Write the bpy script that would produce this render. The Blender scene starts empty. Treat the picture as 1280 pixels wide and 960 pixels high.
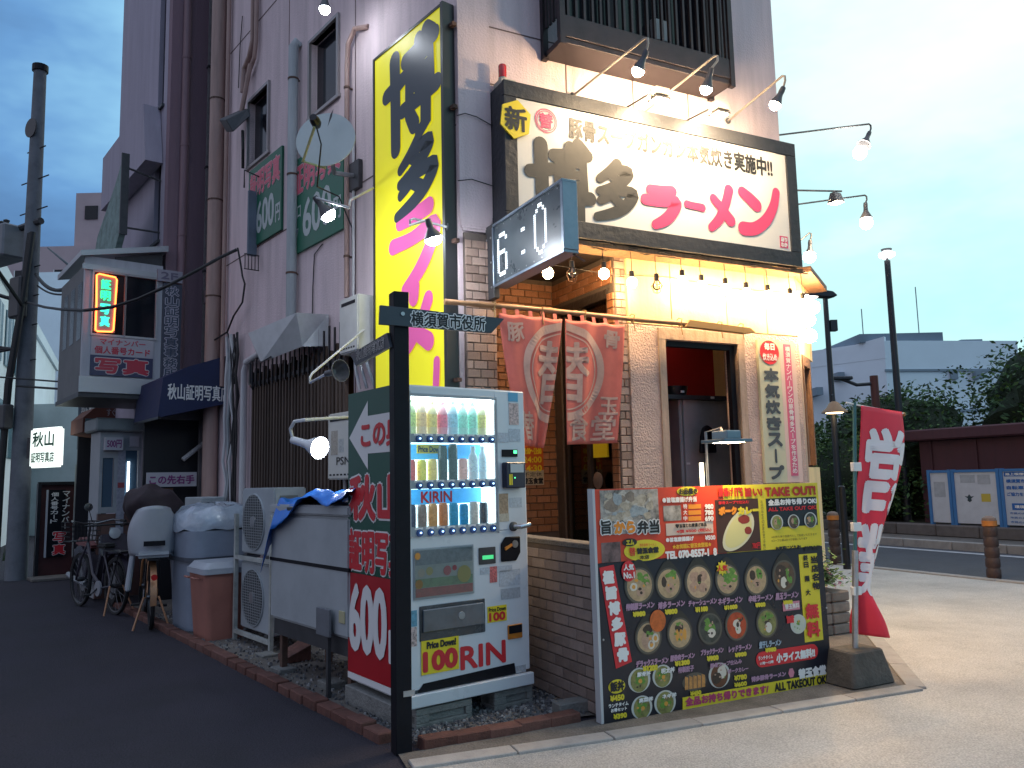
import bpy, bmesh, math, random
from mathutils import Vector, Matrix
R = math.radians
random.seed(7)
SC = bpy.context.scene
COL = SC.collection

# ------------------------------------------------------------------ camera
F_PX = 1010.; PITCH = R(6.7); ROLL = R(-1.3); EYE = 1.45
cam = bpy.data.cameras.new('camera'); cam_ob = bpy.data.objects.new('camera', cam); COL.objects.link(cam_ob)
cam.sensor_width = 36; cam.lens = F_PX / 1280 * 36; cam.clip_start = .05; cam.clip_end = 3000
cam_ob.matrix_world = Matrix.Translation((0, 0, EYE)) @ Matrix.Rotation(R(90) + PITCH, 4, 'X') @ Matrix.Rotation(ROLL, 4, 'Z')
SC.camera = cam_ob
SC.view_settings.view_transform = 'Standard'; SC.view_settings.look = 'None'
SC.view_settings.exposure = .3; SC.view_settings.gamma = 1
SC.render.engine = 'CYCLES'
SC.cycles.use_denoising = True
SC.cycles.max_bounces = 5; SC.cycles.diffuse_bounces = 2; SC.cycles.glossy_bounces = 3
SC.cycles.transparent_max_bounces = 16; SC.cycles.sample_clamp_indirect = 3; SC.cycles.sample_clamp_direct = 0
SC.cycles.caustics_reflective = False; SC.cycles.caustics_refractive = False

# ------------------------------------------------------------------ sky: dusk, bright cyan overcast to the right, bluer to the left
SUN_AZ = R(62); SUN_EL = R(3)
world = bpy.data.worlds.new("World"); SC.world = world; world.use_nodes = True
wt = world.node_tree; wt.nodes.clear()
def wn(t, **k):
    n = wt.nodes.new(t)
    for a, b in k.items(): setattr(n, a, b)
    return n
def ramp_set(r, stops):
    e = r.color_ramp.elements
    e[0].position = stops[0][0]; e[0].color = (*stops[0][1], 1)
    e[1].position = stops[-1][0]; e[1].color = (*stops[-1][1], 1)
    for p, c in stops[1:-1]:
        x = e.new(p); x.color = (*c, 1)
nsky = wn('ShaderNodeTexSky', sky_type='NISHITA'); nsky.sun_disc = False
nsky.sun_elevation = SUN_EL; nsky.sun_rotation = SUN_AZ; nsky.air_density = 1.5; nsky.dust_density = 1
nscale = wn('ShaderNodeVectorMath', operation='SCALE'); nscale.inputs['Scale'].default_value = .10
wt.links.new(nsky.outputs[0], nscale.inputs[0])
tc = wn('ShaderNodeTexCoord')
dot = wn('ShaderNodeVectorMath', operation='DOT_PRODUCT')
dd = Vector((math.sin(SUN_AZ), math.cos(SUN_AZ), .30)).normalized(); dot.inputs[1].default_value = dd * 1.25
wt.links.new(tc.outputs['Generated'], dot.inputs[0])
nz = wn('ShaderNodeTexNoise'); nz.inputs['Scale'].default_value = 2.6; nz.inputs['Detail'].default_value = 5; nz.inputs['Roughness'].default_value = .58
mp = wn('ShaderNodeMapping'); mp.inputs['Scale'].default_value = (1, 1, 2.4)
wt.links.new(tc.outputs['Generated'], mp.inputs[0]); wt.links.new(mp.outputs[0], nz.inputs['Vector'])
ma = wn('ShaderNodeMath', operation='MULTIPLY_ADD'); ma.inputs[1].default_value = .85
wt.links.new(nz.outputs[0], ma.inputs[0]); wt.links.new(dot.outputs['Value'], ma.inputs[2])
sep = wn('ShaderNodeSeparateXYZ'); wt.links.new(tc.outputs['Generated'], sep.inputs[0])
ma2 = wn('ShaderNodeMath', operation='MULTIPLY_ADD'); ma2.inputs[1].default_value = .6
wt.links.new(sep.outputs['Z'], ma2.inputs[0]); wt.links.new(ma.outputs[0], ma2.inputs[2])
ma3 = wn('ShaderNodeMath', operation='MULTIPLY_ADD'); ma3.inputs[1].default_value = .4; ma3.inputs[2].default_value = .203
wt.links.new(ma2.outputs[0], ma3.inputs[0])
rr = wn('ShaderNodeValToRGB')
ramp_set(rr, [(0., (.40, .42, .52)), (.28, (.32, .36, .48)), (.44, (.085, .19, .38)), (.51, (.13, .30, .57)), (.58, (.26, .53, .76)), (.66, (.36, .71, .86)), (.75, (.43, .81, .86)), (.83, (.55, .87, .88)), (.90, (.76, .90, .89)), (1., (.92, .93, .93))])  # lowest stops, behind the viewer, raised to brighten the walls
wt.links.new(ma3.outputs[0], rr.inputs[0])
zen = wn('ShaderNodeMapRange'); zen.inputs['From Min'].default_value = .5; zen.inputs['From Max'].default_value = .9
wt.links.new(sep.outputs['Z'], zen.inputs[0])
mz = wn('ShaderNodeMix', data_type='RGBA'); mz.inputs[7].default_value = (.54, .63, .84, 1)  # zenith tint, above the view, raised for the same purpose
wt.links.new(zen.outputs[0], mz.inputs[0]); wt.links.new(rr.outputs[0], mz.inputs[6])
mx = wn('ShaderNodeMix', data_type='RGBA'); mx.inputs[0].default_value = .97
wt.links.new(nscale.outputs[0], mx.inputs[6]); wt.links.new(mz.outputs[2], mx.inputs[7])
bg = wn('ShaderNodeBackground'); bg.inputs[1].default_value = 1.0
wo = wn('ShaderNodeOutputWorld')
wt.links.new(mx.outputs[2], bg.inputs[0]); wt.links.new(bg.outputs[0], wo.inputs[0])
sl = bpy.data.lights.new('sun', 'SUN'); sl.energy = .12; sl.angle = R(25); sl.color = (1, .93, .85)
so = bpy.data.objects.new('sun', sl); COL.objects.link(so)
so.rotation_euler = Vector((math.sin(SUN_AZ), math.cos(SUN_AZ), math.tan(R(12)))).to_track_quat('Z', 'Y').to_euler()

# ------------------------------------------------------------------ surveying: sight lines from the eye point meet known wall and ground planes
def ray(px, py):
    v = Vector(((px - 640) / F_PX, -(py - 480) / F_PX, -1))
    return Matrix.Rotation(R(90) + PITCH, 3, 'X') @ Matrix.Rotation(ROLL, 3, 'Z') @ v
class Frame:
    """local x along a wall, local y into it, z up"""
    def __init__(s, ox, oy, deg, oz=0): s.o = Vector((ox, oy, oz)); s.deg = deg; s.a = R(deg); s.c = math.cos(s.a); s.s = math.sin(s.a)
    def w(s, x, y, z=0): return Vector((s.o.x + s.c * x - s.s * y, s.o.y + s.s * x + s.c * y, s.o.z + z))
    def loc(s, p):
        X, Y = p[0] - s.o.x, p[1] - s.o.y
        return (s.c * X + s.s * Y, -s.s * X + s.c * Y, p[2] - s.o.z)
    def uv(s, px, py, y=0.):
        d = ray(px, py)
        t = (y + (-s.s * s.o.x + s.c * s.o.y)) / (-s.s * d.x + s.c * d.y)
        l = s.loc((t * d.x, t * d.y, EYE + t * d.z)); return (l[0], l[2])
def gnd(px, py, z=0.):
    d = ray(px, py); t = (z - EYE) / d.z; return Vector((t * d.x, t * d.y, z))
WF = Frame(0, 0, 0)
FR = Frame(-.387, 6.19, 26.8)      # shop front
FL = Frame(-.387, 6.19, -51)       # alley wall
def FS(x):                         # plane square to the shop front at x, seen from its left
    o = FR.w(x, 0); return Frame(o.x, o.y, 26.8 - 90)
def FE(x):                         # plane square to the alley wall at x, facing the viewer; local x = alley y
    o = FL.w(x, 0); return Frame(o.x, o.y, 39)

# ------------------------------------------------------------------ materials
MATS = {}
def M(name, col=None, rough=.7, metal=0., var=.0, vs=6., bump=0., bs=40., emi=0., ecol=None, spec=.5, alpha=None, streak=False, rnd=0., coat=0., speck=0.):
    if name in MATS: return MATS[name]
    m = bpy.data.materials.new(name); m.use_nodes = True; t = m.node_tree
    b = t.nodes['Principled BSDF']
    b.inputs['Base Color'].default_value = (*col, 1); b.inputs['Roughness'].default_value = rough
    b.inputs['Metallic'].default_value = metal; b.inputs['Specular IOR Level'].default_value = spec
    if coat: b.inputs['Coat Weight'].default_value = coat
    if emi:
        b.inputs['Emission Color'].default_value = (*(ecol or col), 1); b.inputs['Emission Strength'].default_value = emi
    tcn = None
    src = None
    if var or bump:
        tcn = t.nodes.new('ShaderNodeTexCoord')
    if var:
        n = t.nodes.new('ShaderNodeTexNoise'); n.inputs['Scale'].default_value = vs; n.inputs['Detail'].default_value = 6; n.inputs['Roughness'].default_value = .65
        if streak:
            mpp = t.nodes.new('ShaderNodeMapping'); mpp.inputs['Scale'].default_value = (3.5, 3.5, .35)
            t.links.new(tcn.outputs['Object'], mpp.inputs[0]); t.links.new(mpp.outputs[0], n.inputs['Vector'])
        else: t.links.new(tcn.outputs['Object'], n.inputs['Vector'])
        rmp = t.nodes.new('ShaderNodeValToRGB')
        lo = tuple(max(0, c * (1 - var)) for c in col); hi = tuple(min(1, c * (1 + var * .6)) for c in col)
        ramp_set(rmp, [(.30, lo), (.52, col), (.72, hi)])
        t.links.new(n.outputs[0], rmp.inputs[0]); src = rmp.outputs[0]
        rm = t.nodes.new('ShaderNodeMapRange'); rm.inputs['To Min'].default_value = max(.05, rough - .12); rm.inputs['To Max'].default_value = min(1, rough + .12)
        t.links.new(n.outputs[0], rm.inputs[0]); t.links.new(rm.outputs[0], b.inputs['Roughness'])
    if speck:
        n2 = t.nodes.new('ShaderNodeTexNoise'); n2.inputs['Scale'].default_value = 95; n2.inputs['Detail'].default_value = 3
        t.links.new(tcn.outputs['Object'], n2.inputs['Vector'])
        n3 = t.nodes.new('ShaderNodeTexVoronoi'); n3.inputs['Scale'].default_value = 2.1; t.links.new(tcn.outputs['Object'], n3.inputs['Vector'])   # sparse dark spots of gum and oil
        mr0 = t.nodes.new('ShaderNodeMapRange'); mr0.inputs['From Min'].default_value = .03; mr0.inputs['From Max'].default_value = .05; mr0.inputs['To Min'].default_value = 1 - speck * .7; mr0.inputs['To Max'].default_value = 1
        t.links.new(n3.outputs['Distance'], mr0.inputs[0])
        mr1 = t.nodes.new('ShaderNodeMapRange'); mr1.inputs['From Min'].default_value = .35; mr1.inputs['From Max'].default_value = .65; mr1.inputs['To Min'].default_value = 1 - speck; mr1.inputs['To Max'].default_value = 1 + speck
        t.links.new(n2.outputs[0], mr1.inputs[0])
        mm = t.nodes.new('ShaderNodeMath'); mm.operation = 'MULTIPLY'; t.links.new(mr0.outputs[0], mm.inputs[0]); t.links.new(mr1.outputs[0], mm.inputs[1])
        sc_ = t.nodes.new('ShaderNodeVectorMath'); sc_.operation = 'SCALE'
        if src: t.links.new(src, sc_.inputs[0])
        else: sc_.inputs[0].default_value = col
        t.links.new(mm.outputs[0], sc_.inputs['Scale']); src = sc_.outputs[0]
    if rnd:
        oi = t.nodes.new('ShaderNodeObjectInfo'); hs = t.nodes.new('ShaderNodeHueSaturation')
        mr = t.nodes.new('ShaderNodeMapRange'); mr.inputs['To Min'].default_value = 1 - rnd; mr.inputs['To Max'].default_value = 1 + rnd
        t.links.new(oi.outputs['Random'], mr.inputs[0]); t.links.new(mr.outputs[0], hs.inputs['Value'])
        mr2 = t.nodes.new('ShaderNodeMath'); mr2.operation = 'MULTIPLY_ADD'; mr2.inputs[1].default_value = -.6 * rnd; mr2.inputs[2].default_value = 1 + .3 * rnd
        t.links.new(oi.outputs['Random'], mr2.inputs[0]); t.links.new(mr2.outputs[0], hs.inputs['Saturation'])
        if src: t.links.new(src, hs.inputs['Color'])
        else: hs.inputs['Color'].default_value = (*col, 1)
        src = hs.outputs[0]
    if src: t.links.new(src, b.inputs['Base Color'])
    if bump:
        n = t.nodes.new('ShaderNodeTexNoise'); n.inputs['Scale'].default_value = bs; n.inputs['Detail'].default_value = 4
        t.links.new(tcn.outputs['Object'], n.inputs['Vector'])
        bp = t.nodes.new('ShaderNodeBump'); bp.inputs['Strength'].default_value = bump; bp.inputs['Distance'].default_value = .02
        t.links.new(n.outputs[0], bp.inputs['Height']); t.links.new(bp.outputs[0], b.inputs['Normal'])
    MATS[name] = m; return m
def glass(name, tint=(.9, .95, 1), refl=.0, base=.08):
    if name in MATS: return MATS[name]
    m = bpy.data.materials.new(name); m.use_nodes = True; t = m.node_tree; t.nodes.clear()
    tr = t.nodes.new('ShaderNodeBsdfTransparent'); tr.inputs[0].default_value = (*tint, 1)
    gl = t.nodes.new('ShaderNodeBsdfGlossy'); gl.inputs['Roughness'].default_value = .03
    lw = t.nodes.new('ShaderNodeFresnel'); lw.inputs[0].default_value = 1.45
    ad = t.nodes.new('ShaderNodeMath'); ad.operation = 'ADD'; ad.inputs[1].default_value = base - .04; ad.use_clamp = True
    mi = t.nodes.new('ShaderNodeMixShader'); o = t.nodes.new('ShaderNodeOutputMaterial')
    t.links.new(lw.outputs[0], ad.inputs[0]); t.links.new(ad.outputs[0], mi.inputs[0])
    t.links.new(tr.outputs[0], mi.inputs[1]); t.links.new(gl.outputs[0], mi.inputs[2]); t.links.new(mi.outputs[0], o.inputs[0])
    MATS[name] = m; return m

# ------------------------------------------------------------------ mesh building
OFF = {}
def tag(o, label=None, cat=None, group=None, kind=None):
    if label: o['label'] = label
    if cat: o['category'] = cat
    if group: o['group'] = group
    if kind: o['kind'] = kind
    return o
def thing(name, label, cat, fr=WF, loc=(0, 0, 0), group=None, kind=None):
    """an Empty at the thing's base; parts are then given in the coordinates of frame fr"""
    o = bpy.data.objects.new(name, None); COL.objects.link(o); o.empty_display_size = .1
    o.location = fr.w(*loc); o.rotation_euler = (0, 0, fr.a)
    OFF[o.name] = Vector(loc)
    return tag(o, label, cat, group, kind)
class MB:
    def __init__(s): s.v = []; s.f = []; s.m = []; s.cm = 0
    def add(s, vs, fs):
        n = len(s.v); s.v += [Vector(v) for v in vs]
        for f in fs: s.f.append([i + n for i in f]); s.m.append(s.cm)
        return s
    def box(s, x0, x1, y0, y1, z0, z1):
        return s.add([(x0, y0, z0), (x1, y0, z0), (x1, y1, z0), (x0, y1, z0), (x0, y0, z1), (x1, y0, z1), (x1, y1, z1), (x0, y1, z1)],
                     [(0, 3, 2, 1), (4, 5, 6, 7), (0, 1, 5, 4), (1, 2, 6, 5), (2, 3, 7, 6), (3, 0, 4, 7)])
    def tile(s, x0, x1, y0, y1, z0, z1, c=.004):
        """box whose front (-y) rim is chamfered"""
        return s.add([(x0, y1, z0), (x1, y1, z0), (x1, y1, z1), (x0, y1, z1), (x0, y0 + c, z0), (x1, y0 + c, z0), (x1, y0 + c, z1), (x0, y0 + c, z1),
                      (x0 + c, y0, z0 + c), (x1 - c, y0, z0 + c), (x1 - c, y0, z1 - c), (x0 + c, y0, z1 - c)],
                     [(0, 1, 5, 4), (1, 2, 6, 5), (2, 3, 7, 6), (3, 0, 4, 7), (4, 5, 9, 8), (5, 6, 10, 9), (6, 7, 11, 10), (7, 4, 8, 11), (8, 9, 10, 11)])
    def prism(s, poly, y0, y1):
        """polygon in x,z extruded from y0 (front) to y1"""
        n = len(poly)
        vs = [(x, y0, z) for x, z in poly] + [(x, y1, z) for x, z in poly]
        return s.add(vs, [list(range(n)), list(range(2 * n - 1, n - 1, -1))] + [(i, i + n, (i + 1) % n + n, (i + 1) % n) for i in range(n)])
    def slab(s, poly, z0, z1):
        n = len(poly)
        vs = [(x, y, z0) for x, y in poly] + [(x, y, z1) for x, y in poly]
        return s.add(vs, [list(range(n - 1, -1, -1)), list(range(n, 2 * n))] + [(i, (i + 1) % n, (i + 1) % n + n, i + n) for i in range(n)])
    def quad(s, a, b, c, d): return s.add([a, b, c, d], [(0, 1, 2, 3)])
    def tube(s, pts, r, n=8, cap=True):
        pts = [Vector(p) for p in pts]; k = len(pts)
        rs = r if isinstance(r, (list, tuple)) else [r] * k
        base = len(s.v); up = None
        for i, p in enumerate(pts):
            d = (pts[min(i + 1, k - 1)] - pts[max(i - 1, 0)]).normalized()
            if up is None: up = Vector((0, 0, 1)) if abs(d.z) < .9 else Vector((1, 0, 0))
            a = d.cross(up).normalized(); b = a.cross(d).normalized(); up = b
            for j in range(n):
                t = 2 * math.pi * j / n
                s.v.append(p + (a * math.cos(t) + b * math.sin(t)) * rs[i])
        for i in range(k - 1):
            for j in range(n):
                s.f.append([base + i * n + j, base + i * n + (j + 1) % n, base + (i + 1) * n + (j + 1) % n, base + (i + 1) * n + j]); s.m.append(s.cm)
        if cap:
            s.f.append([base + j for j in range(n - 1, -1, -1)]); s.m.append(s.cm)
            s.f.append([base + (k - 1) * n + j for j in range(n)]); s.m.append(s.cm)
        return s
    def lathe(s, prof, c=(0, 0, 0), ax=(0, 0, 1), n=16, cap=True):
        """profile of (radius, distance along the axis)"""
        c = Vector(c); ax = Vector(ax).normalized()
        u = ax.orthogonal().normalized(); w = ax.cross(u)
        base = len(s.v); k = len(prof)
        for r, h in prof:
            for j in range(n):
                t = 2 * math.pi * j / n
                s.v.append(c + ax * h + (u * math.cos(t) + w * math.sin(t)) * r)
        for i in range(k - 1):
            for j in range(n):
                s.f.append([base + i * n + j, base + i * n + (j + 1) % n, base + (i + 1) * n + (j + 1) % n, base + (i + 1) * n + j]); s.m.append(s.cm)
        if cap and prof[0][0] > 1e-4: s.f.append([base + j for j in range(n - 1, -1, -1)]); s.m.append(s.cm)
        if cap and prof[-1][0] > 1e-4: s.f.append([base + (k - 1) * n + j for j in range(n)]); s.m.append(s.cm)
        return s
    def ball(s, c, r, n=12, m=8, sq=(1, 1, 1)):
        prof = [(math.sin(math.pi * i / m) * r, -math.cos(math.pi * i / m) * r) for i in range(m + 1)]
        b = len(s.v); s.lathe(prof, (0, 0, 0), n=n)
        for i in range(b, len(s.v)):
            v = s.v[i]; s.v[i] = Vector((c[0] + v.x * sq[0], c[1] + v.y * sq[1], c[2] + v.z * sq[2]))
        return s
    def build(s, name, mat, parent=None, fr=None, smooth=False, bevel=0., kind=None, loc=None, segs=1):
        off = OFF.get(parent.name, Vector()) if parent is not None else Vector(loc or (0, 0, 0))
        me = bpy.data.meshes.new(name); me.from_pydata([tuple(v - off) for v in s.v], [], s.f)
        mats = mat if isinstance(mat, (list, tuple)) else [mat]
        for m in mats: me.materials.append(m)
        if len(mats) > 1: me.polygons.foreach_set('material_index', s.m)
        if bevel or smooth:
            bm = bmesh.new(); bm.from_mesh(me)
            bmesh.ops.remove_doubles(bm, verts=bm.verts, dist=1e-5)
            bmesh.ops.recalc_face_normals(bm, faces=bm.faces)
            if bevel:
                es = [e for e in bm.edges if len(e.link_faces) == 2 and e.calc_face_angle(0) > R(35)]
                bmesh.ops.bevel(bm, geom=es, offset=bevel, segments=segs, affect='EDGES', clamp_overlap=True)
            if smooth:
                for f in bm.faces: f.smooth = True
                for e in bm.edges:
                    if len(e.link_faces) == 2 and e.calc_face_angle(0) > R(38): e.smooth = False
            bm.to_mesh(me); bm.free()
        me.update()
        o = bpy.data.objects.new(name, me); COL.objects.link(o)
        if parent is not None:
            o.parent = parent; OFF[o.name] = off.copy()
        else:
            f = fr or WF
            o.location = f.w(*off); o.rotation_euler = (0, 0, f.a); OFF[o.name] = off.copy()
        if kind: o['kind'] = kind
        return o
def place(me, name, parent, loc, mat=None, rot=None):
    """another object on the same mesh; loc in the parent's frame coordinates"""
    o = bpy.data.objects.new(name, me); COL.objects.link(o); o.parent = parent
    o.location = Vector(loc) - OFF.get(parent.name, Vector())
    if rot: o.rotation_euler = rot
    return o
def copy_tree(o, loc=None, rotz=None, parent=None, label=None):
    c = o.copy(); COL.objects.link(c)
    if parent is not None: c.parent = parent
    if loc is not None: c.location = loc
    if rotz is not None: c.rotation_euler = (0, 0, rotz)
    if label: c['label'] = label
    for ch in list(o.children): copy_tree(ch, parent=c)
    return c
def arc(c, r, a0, a1, n, ax='xz'):
    out = []
    for i in range(n + 1):
        t = R(a0 + (a1 - a0) * i / n); u, v = r * math.cos(t), r * math.sin(t)
        out.append((c[0] + u, c[1], c[2] + v) if ax == 'xz' else (c[0] + u, c[1] + v, c[2]) if ax == 'xy' else (c[0], c[1] + u, c[2] + v))
    return out
def sag(a, b, d, n=10):
    a, b = Vector(a), Vector(b)
    return [a.lerp(b, i / n) - Vector((0, 0, d * 4 * (i / n) * (1 - i / n))) for i in range(n + 1)]

# ------------------------------------------------------------------ lettering
_tc = {}
def glyphs(s):
    """(verts, faces) of a line of text, height 1, in x,z"""
    k = s
    if k in _tc: return _tc[k]
    cu = bpy.data.curves.new('t', 'FONT'); cu.body = s; cu.size = 1; cu.resolution_u = 3; cu.fill_mode = 'FRONT'
    ob = bpy.data.objects.new('t', cu); COL.objects.link(ob)
    dg = bpy.context.evaluated_depsgraph_get()
    me = bpy.data.meshes.new_from_object(ob.evaluated_get(dg))
    r = ([(v.co.x, v.co.y) for v in me.vertices], [list(p.vertices) for p in me.polygons])
    bpy.data.objects.remove(ob); bpy.data.curves.remove(cu); bpy.data.meshes.remove(me)
    _tc[k] = r; return r
def bbox(v):
    xs = [p[0] for p in v]; zs = [p[1] for p in v]; return min(xs), max(xs), min(zs), max(zs)
def line(mb, s, x0, x1, z0, z1, y, bold=.0, extra=0., vert=False, rot=0., slant=0.):
    """lay text into the rectangle; extra = added outline (same fit as the plain text)"""
    if vert:
        n = len(s); h = (z1 - z0) / n
        for i, ch in enumerate(s):
            if ch == ' ': continue
            a, b = z1 - (i + .94) * h, z1 - (i + .06) * h
            if ch in 'ー～':
                line(mb, '｜' if False else 'ー', x0, x1, a, b, y, bold, extra, rot=90); continue
            line(mb, ch, x0, x1, a, b, y, bold, extra)
        return
    V, Fc = glyphs(s)
    if not V: return
    if rot == 90: V = [(b, -a) for a, b in V]
    bx = bbox(V); w = max(bx[1] - bx[0], 1e-3); h = max(bx[3] - bx[2], 1e-3)
    if len(s) == 1 and s in '一ー・-' and not rot:      # keep thin signs thin
        zc = (z0 + z1) / 2; hh = (z1 - z0) * .07; z0, z1 = zc - hh, zc + hh
    if rot == 90: xc = (x0 + x1) / 2; ww = (x1 - x0) * .07; x0, x1 = xc - ww, xc + ww
    r = (bold + extra)
    sh = [(0, 0)] if r <= 0 else [(r * math.cos(t * math.pi / 4), r * math.sin(t * math.pi / 4)) for t in range(8)] + ([(r * .5, 0), (-r * .5, 0), (0, r * .5), (0, -r * .5)] if extra and r > .012 else [])
    x0 += bold; x1 -= bold; z0 += bold; z1 -= bold
    sx = (x1 - x0) / w; sz = (z1 - z0) / h
    for i, (dx, dz) in enumerate(sh):
        yy = y - .00012 * i
        mb.add([(x0 + (p[0] - bx[0]) * sx + slant * (p[1] - bx[2]) * sz + dx, yy, z0 + (p[1] - bx[2]) * sz + dz) for p in V], Fc)
def text(parent, s, x0, x1, z0, z1, y, mat, bold=.0, out=None, vert=False, name='lettering', slant=0.):
    """bold and the outline width are in metres; out = (material, width)"""
    if out:
        mb = MB(); line(mb, s, x0, x1, z0, z1, y, bold, out[1], vert, slant=slant); mb.build(name + '_outline', out[0], parent)
    mb = MB(); line(mb, s, x0, x1, z0, z1, y - (.0025 if out else 0), bold, 0, vert, slant=slant); return mb.build(name, mat, parent)
# brush-written characters as thick tapered strokes in a unit square
BRUSH = {
 '博': [[(.00,.64,.10),(.20,.67,.11),(.38,.71,.09)], [(.18,.97,.13),(.19,.5,.12),(.19,.0,.11)],
        [(.40,.87,.10),(.7,.90,.11),(.97,.93,.10)], [(.82,1.04,.11),(.93,.97,.09)], [(.49,.79,.09),(.48,.46,.09)], [(.49,.79,.08),(.89,.81,.09),(.88,.47,.09)],
        [(.49,.67,.05),(.88,.68,.05)], [(.49,.54,.06),(.88,.55,.06)], [(.67,1.0,.09),(.67,.47,.09)], [(.34,.36,.09),(.66,.38,.10),(1.0,.42,.11)],
        [(.80,.47,.11),(.79,.10,.12),(.66,.02,.07)], [(.48,.28,.10),(.57,.14,.12)]],
 '多': [[(.60,1.02,.11),(.40,.84,.10),(.16,.68,.06)], [(.52,.90,.09),(.88,.90,.12),(.72,.70,.12),(.45,.54,.10),(.14,.44,.05)], [(.44,.78,.08),(.60,.68,.10)],
        [(.66,.62,.11),(.44,.42,.10),(.16,.26,.06)], [(.58,.50,.09),(.98,.49,.12),(.80,.24,.13),(.48,.06,.11),(.06,-.06,.05)], [(.48,.36,.09),(.66,.24,.10)]],
 'ラ': [[(.20,.92,.11),(.50,.93,.12),(.82,.97,.13)], [(.04,.64,.12),(.45,.64,.10),(.92,.70,.15),(.84,.45,.15),(.60,.18,.14),(.30,.0,.07)]],
 'ー': [[(.02,.60,.15),(.30,.54,.12),(.70,.52,.13),(.98,.48,.17)]],
 'メ': [[(.86,1.0,.16),(.68,.62,.14),(.40,.24,.14),(.06,.0,.08)], [(.20,.72,.11),(.50,.52,.13),(.86,.24,.19)]],
 'ン': [[(.06,.92,.13),(.24,.80,.16),(.42,.66,.17)], [(.04,.06,.19),(.34,.10,.17),(.66,.34,.15),(.88,.70,.12),(.98,1.06,.09)]],
}
def smoothline(pts, n=5):
    if len(pts) < 3: return pts
    out = []
    P = [pts[0]] + list(pts) + [pts[-1]]
    for i in range(1, len(P) - 2):
        for k in range(n):
            t = k / n
            out.append(tuple(.5 * ((2 * P[i][j]) + (-P[i-1][j] + P[i+1][j]) * t + (2*P[i-1][j] - 5*P[i][j] + 4*P[i+1][j] - P[i+2][j]) * t*t + (-P[i-1][j] + 3*P[i][j] - 3*P[i+1][j] + P[i+2][j]) * t**3) for j in range(3)))
    out.append(pts[-1]); return out
def brush(mb, ch, x0, x1, z0, z1, y, grow=0., slant=0.):
    w, h = x1 - x0, z1 - z0
    for si, st in enumerate(BRUSH[ch]):
        sharp = ch in '博' and si in (5, 10) or ch in '多' and si in (1, 4)
        p = st if ch == '博' else smoothline(st)
        q = [(x0 + a * w + slant * b * h, z0 + b * h, c * .5 * math.sqrt(w * h) + grow) for a, b, c in p]
        yy = y - .0002 * si
        L = []; Rr = []
        for i in range(len(q)):
            a, b = q[max(i - 1, 0)], q[min(i + 1, len(q) - 1)]
            d = Vector((b[0] - a[0], b[1] - a[1])).normalized(); nx, nz2 = -d.y, d.x
            L.append((q[i][0] + nx * q[i][2], q[i][1] + nz2 * q[i][2])); Rr.append((q[i][0] - nx * q[i][2], q[i][1] - nz2 * q[i][2]))
        for i in range(len(q) - 1):
            mb.add([(L[i][0], yy, L[i][1]), (Rr[i][0], yy, Rr[i][1]), (Rr[i+1][0], yy, Rr[i+1][1]), (L[i+1][0], yy, L[i+1][1])], [(0, 1, 2, 3)])
        for e, sg in ((0, 1), (len(q) - 1, 1)):
            yy2 = yy - .00005 - .00005 * (e > 0)
            mb.add([(q[e][0] + q[e][2] * math.cos(t * math.pi / 7), yy2, q[e][1] + q[e][2] * math.sin(t * math.pi / 7)) for t in range(14)], [list(range(14))])
def disc(mb, cx, cz, rx, rz, y, n=20, rough=0.):
    mb.add([(cx + rx * (1 + rough * random.uniform(-1, 1)) * math.cos(2 * math.pi * i / n), y, cz + rz * (1 + rough * random.uniform(-1, 1)) * math.sin(2 * math.pi * i / n)) for i in range(n)], [list(range(n))])
def rect(mb, x0, x1, z0, z1, y): mb.add([(x0, y, z0), (x1, y, z0), (x1, y, z1), (x0, y, z1)], [(0, 1, 2, 3)])
def wall_grid(mb, x0, x1, z0, z1, y, th, holes):
    """front sheet at y with real openings and their reveals, th deep"""
    xs = sorted({x0, x1, *[h[0] for h in holes], *[h[1] for h in holes]}); zs = sorted({z0, z1, *[h[2] for h in holes], *[h[3] for h in holes]})
    for a, b in zip(xs, xs[1:]):
        for c, d in zip(zs, zs[1:]):
            mx_, mz = (a + b) / 2, (c + d) / 2
            if any(h[0] < mx_ < h[1] and h[2] < mz < h[3] for h in holes): continue
            mb.quad((a, y, c), (b, y, c), (b, y, d), (a, y, d)); mb.quad((a, y + th, c), (a, y + th, d), (b, y + th, d), (b, y + th, c))
    for (a, b, c, d) in list(holes) + [(x0, x1, z0, z1)]:
        mb.quad((a, y, c), (b, y, c), (b, y + th, c), (a, y + th, c)); mb.quad((a, y, d), (a, y + th, d), (b, y + th, d), (b, y, d))
        mb.quad((a, y, c), (a, y + th, c), (a, y + th, d), (a, y, d)); mb.quad((b, y, c), (b, y, d), (b, y + th, d), (b, y + th, c))
    return mb
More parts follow.
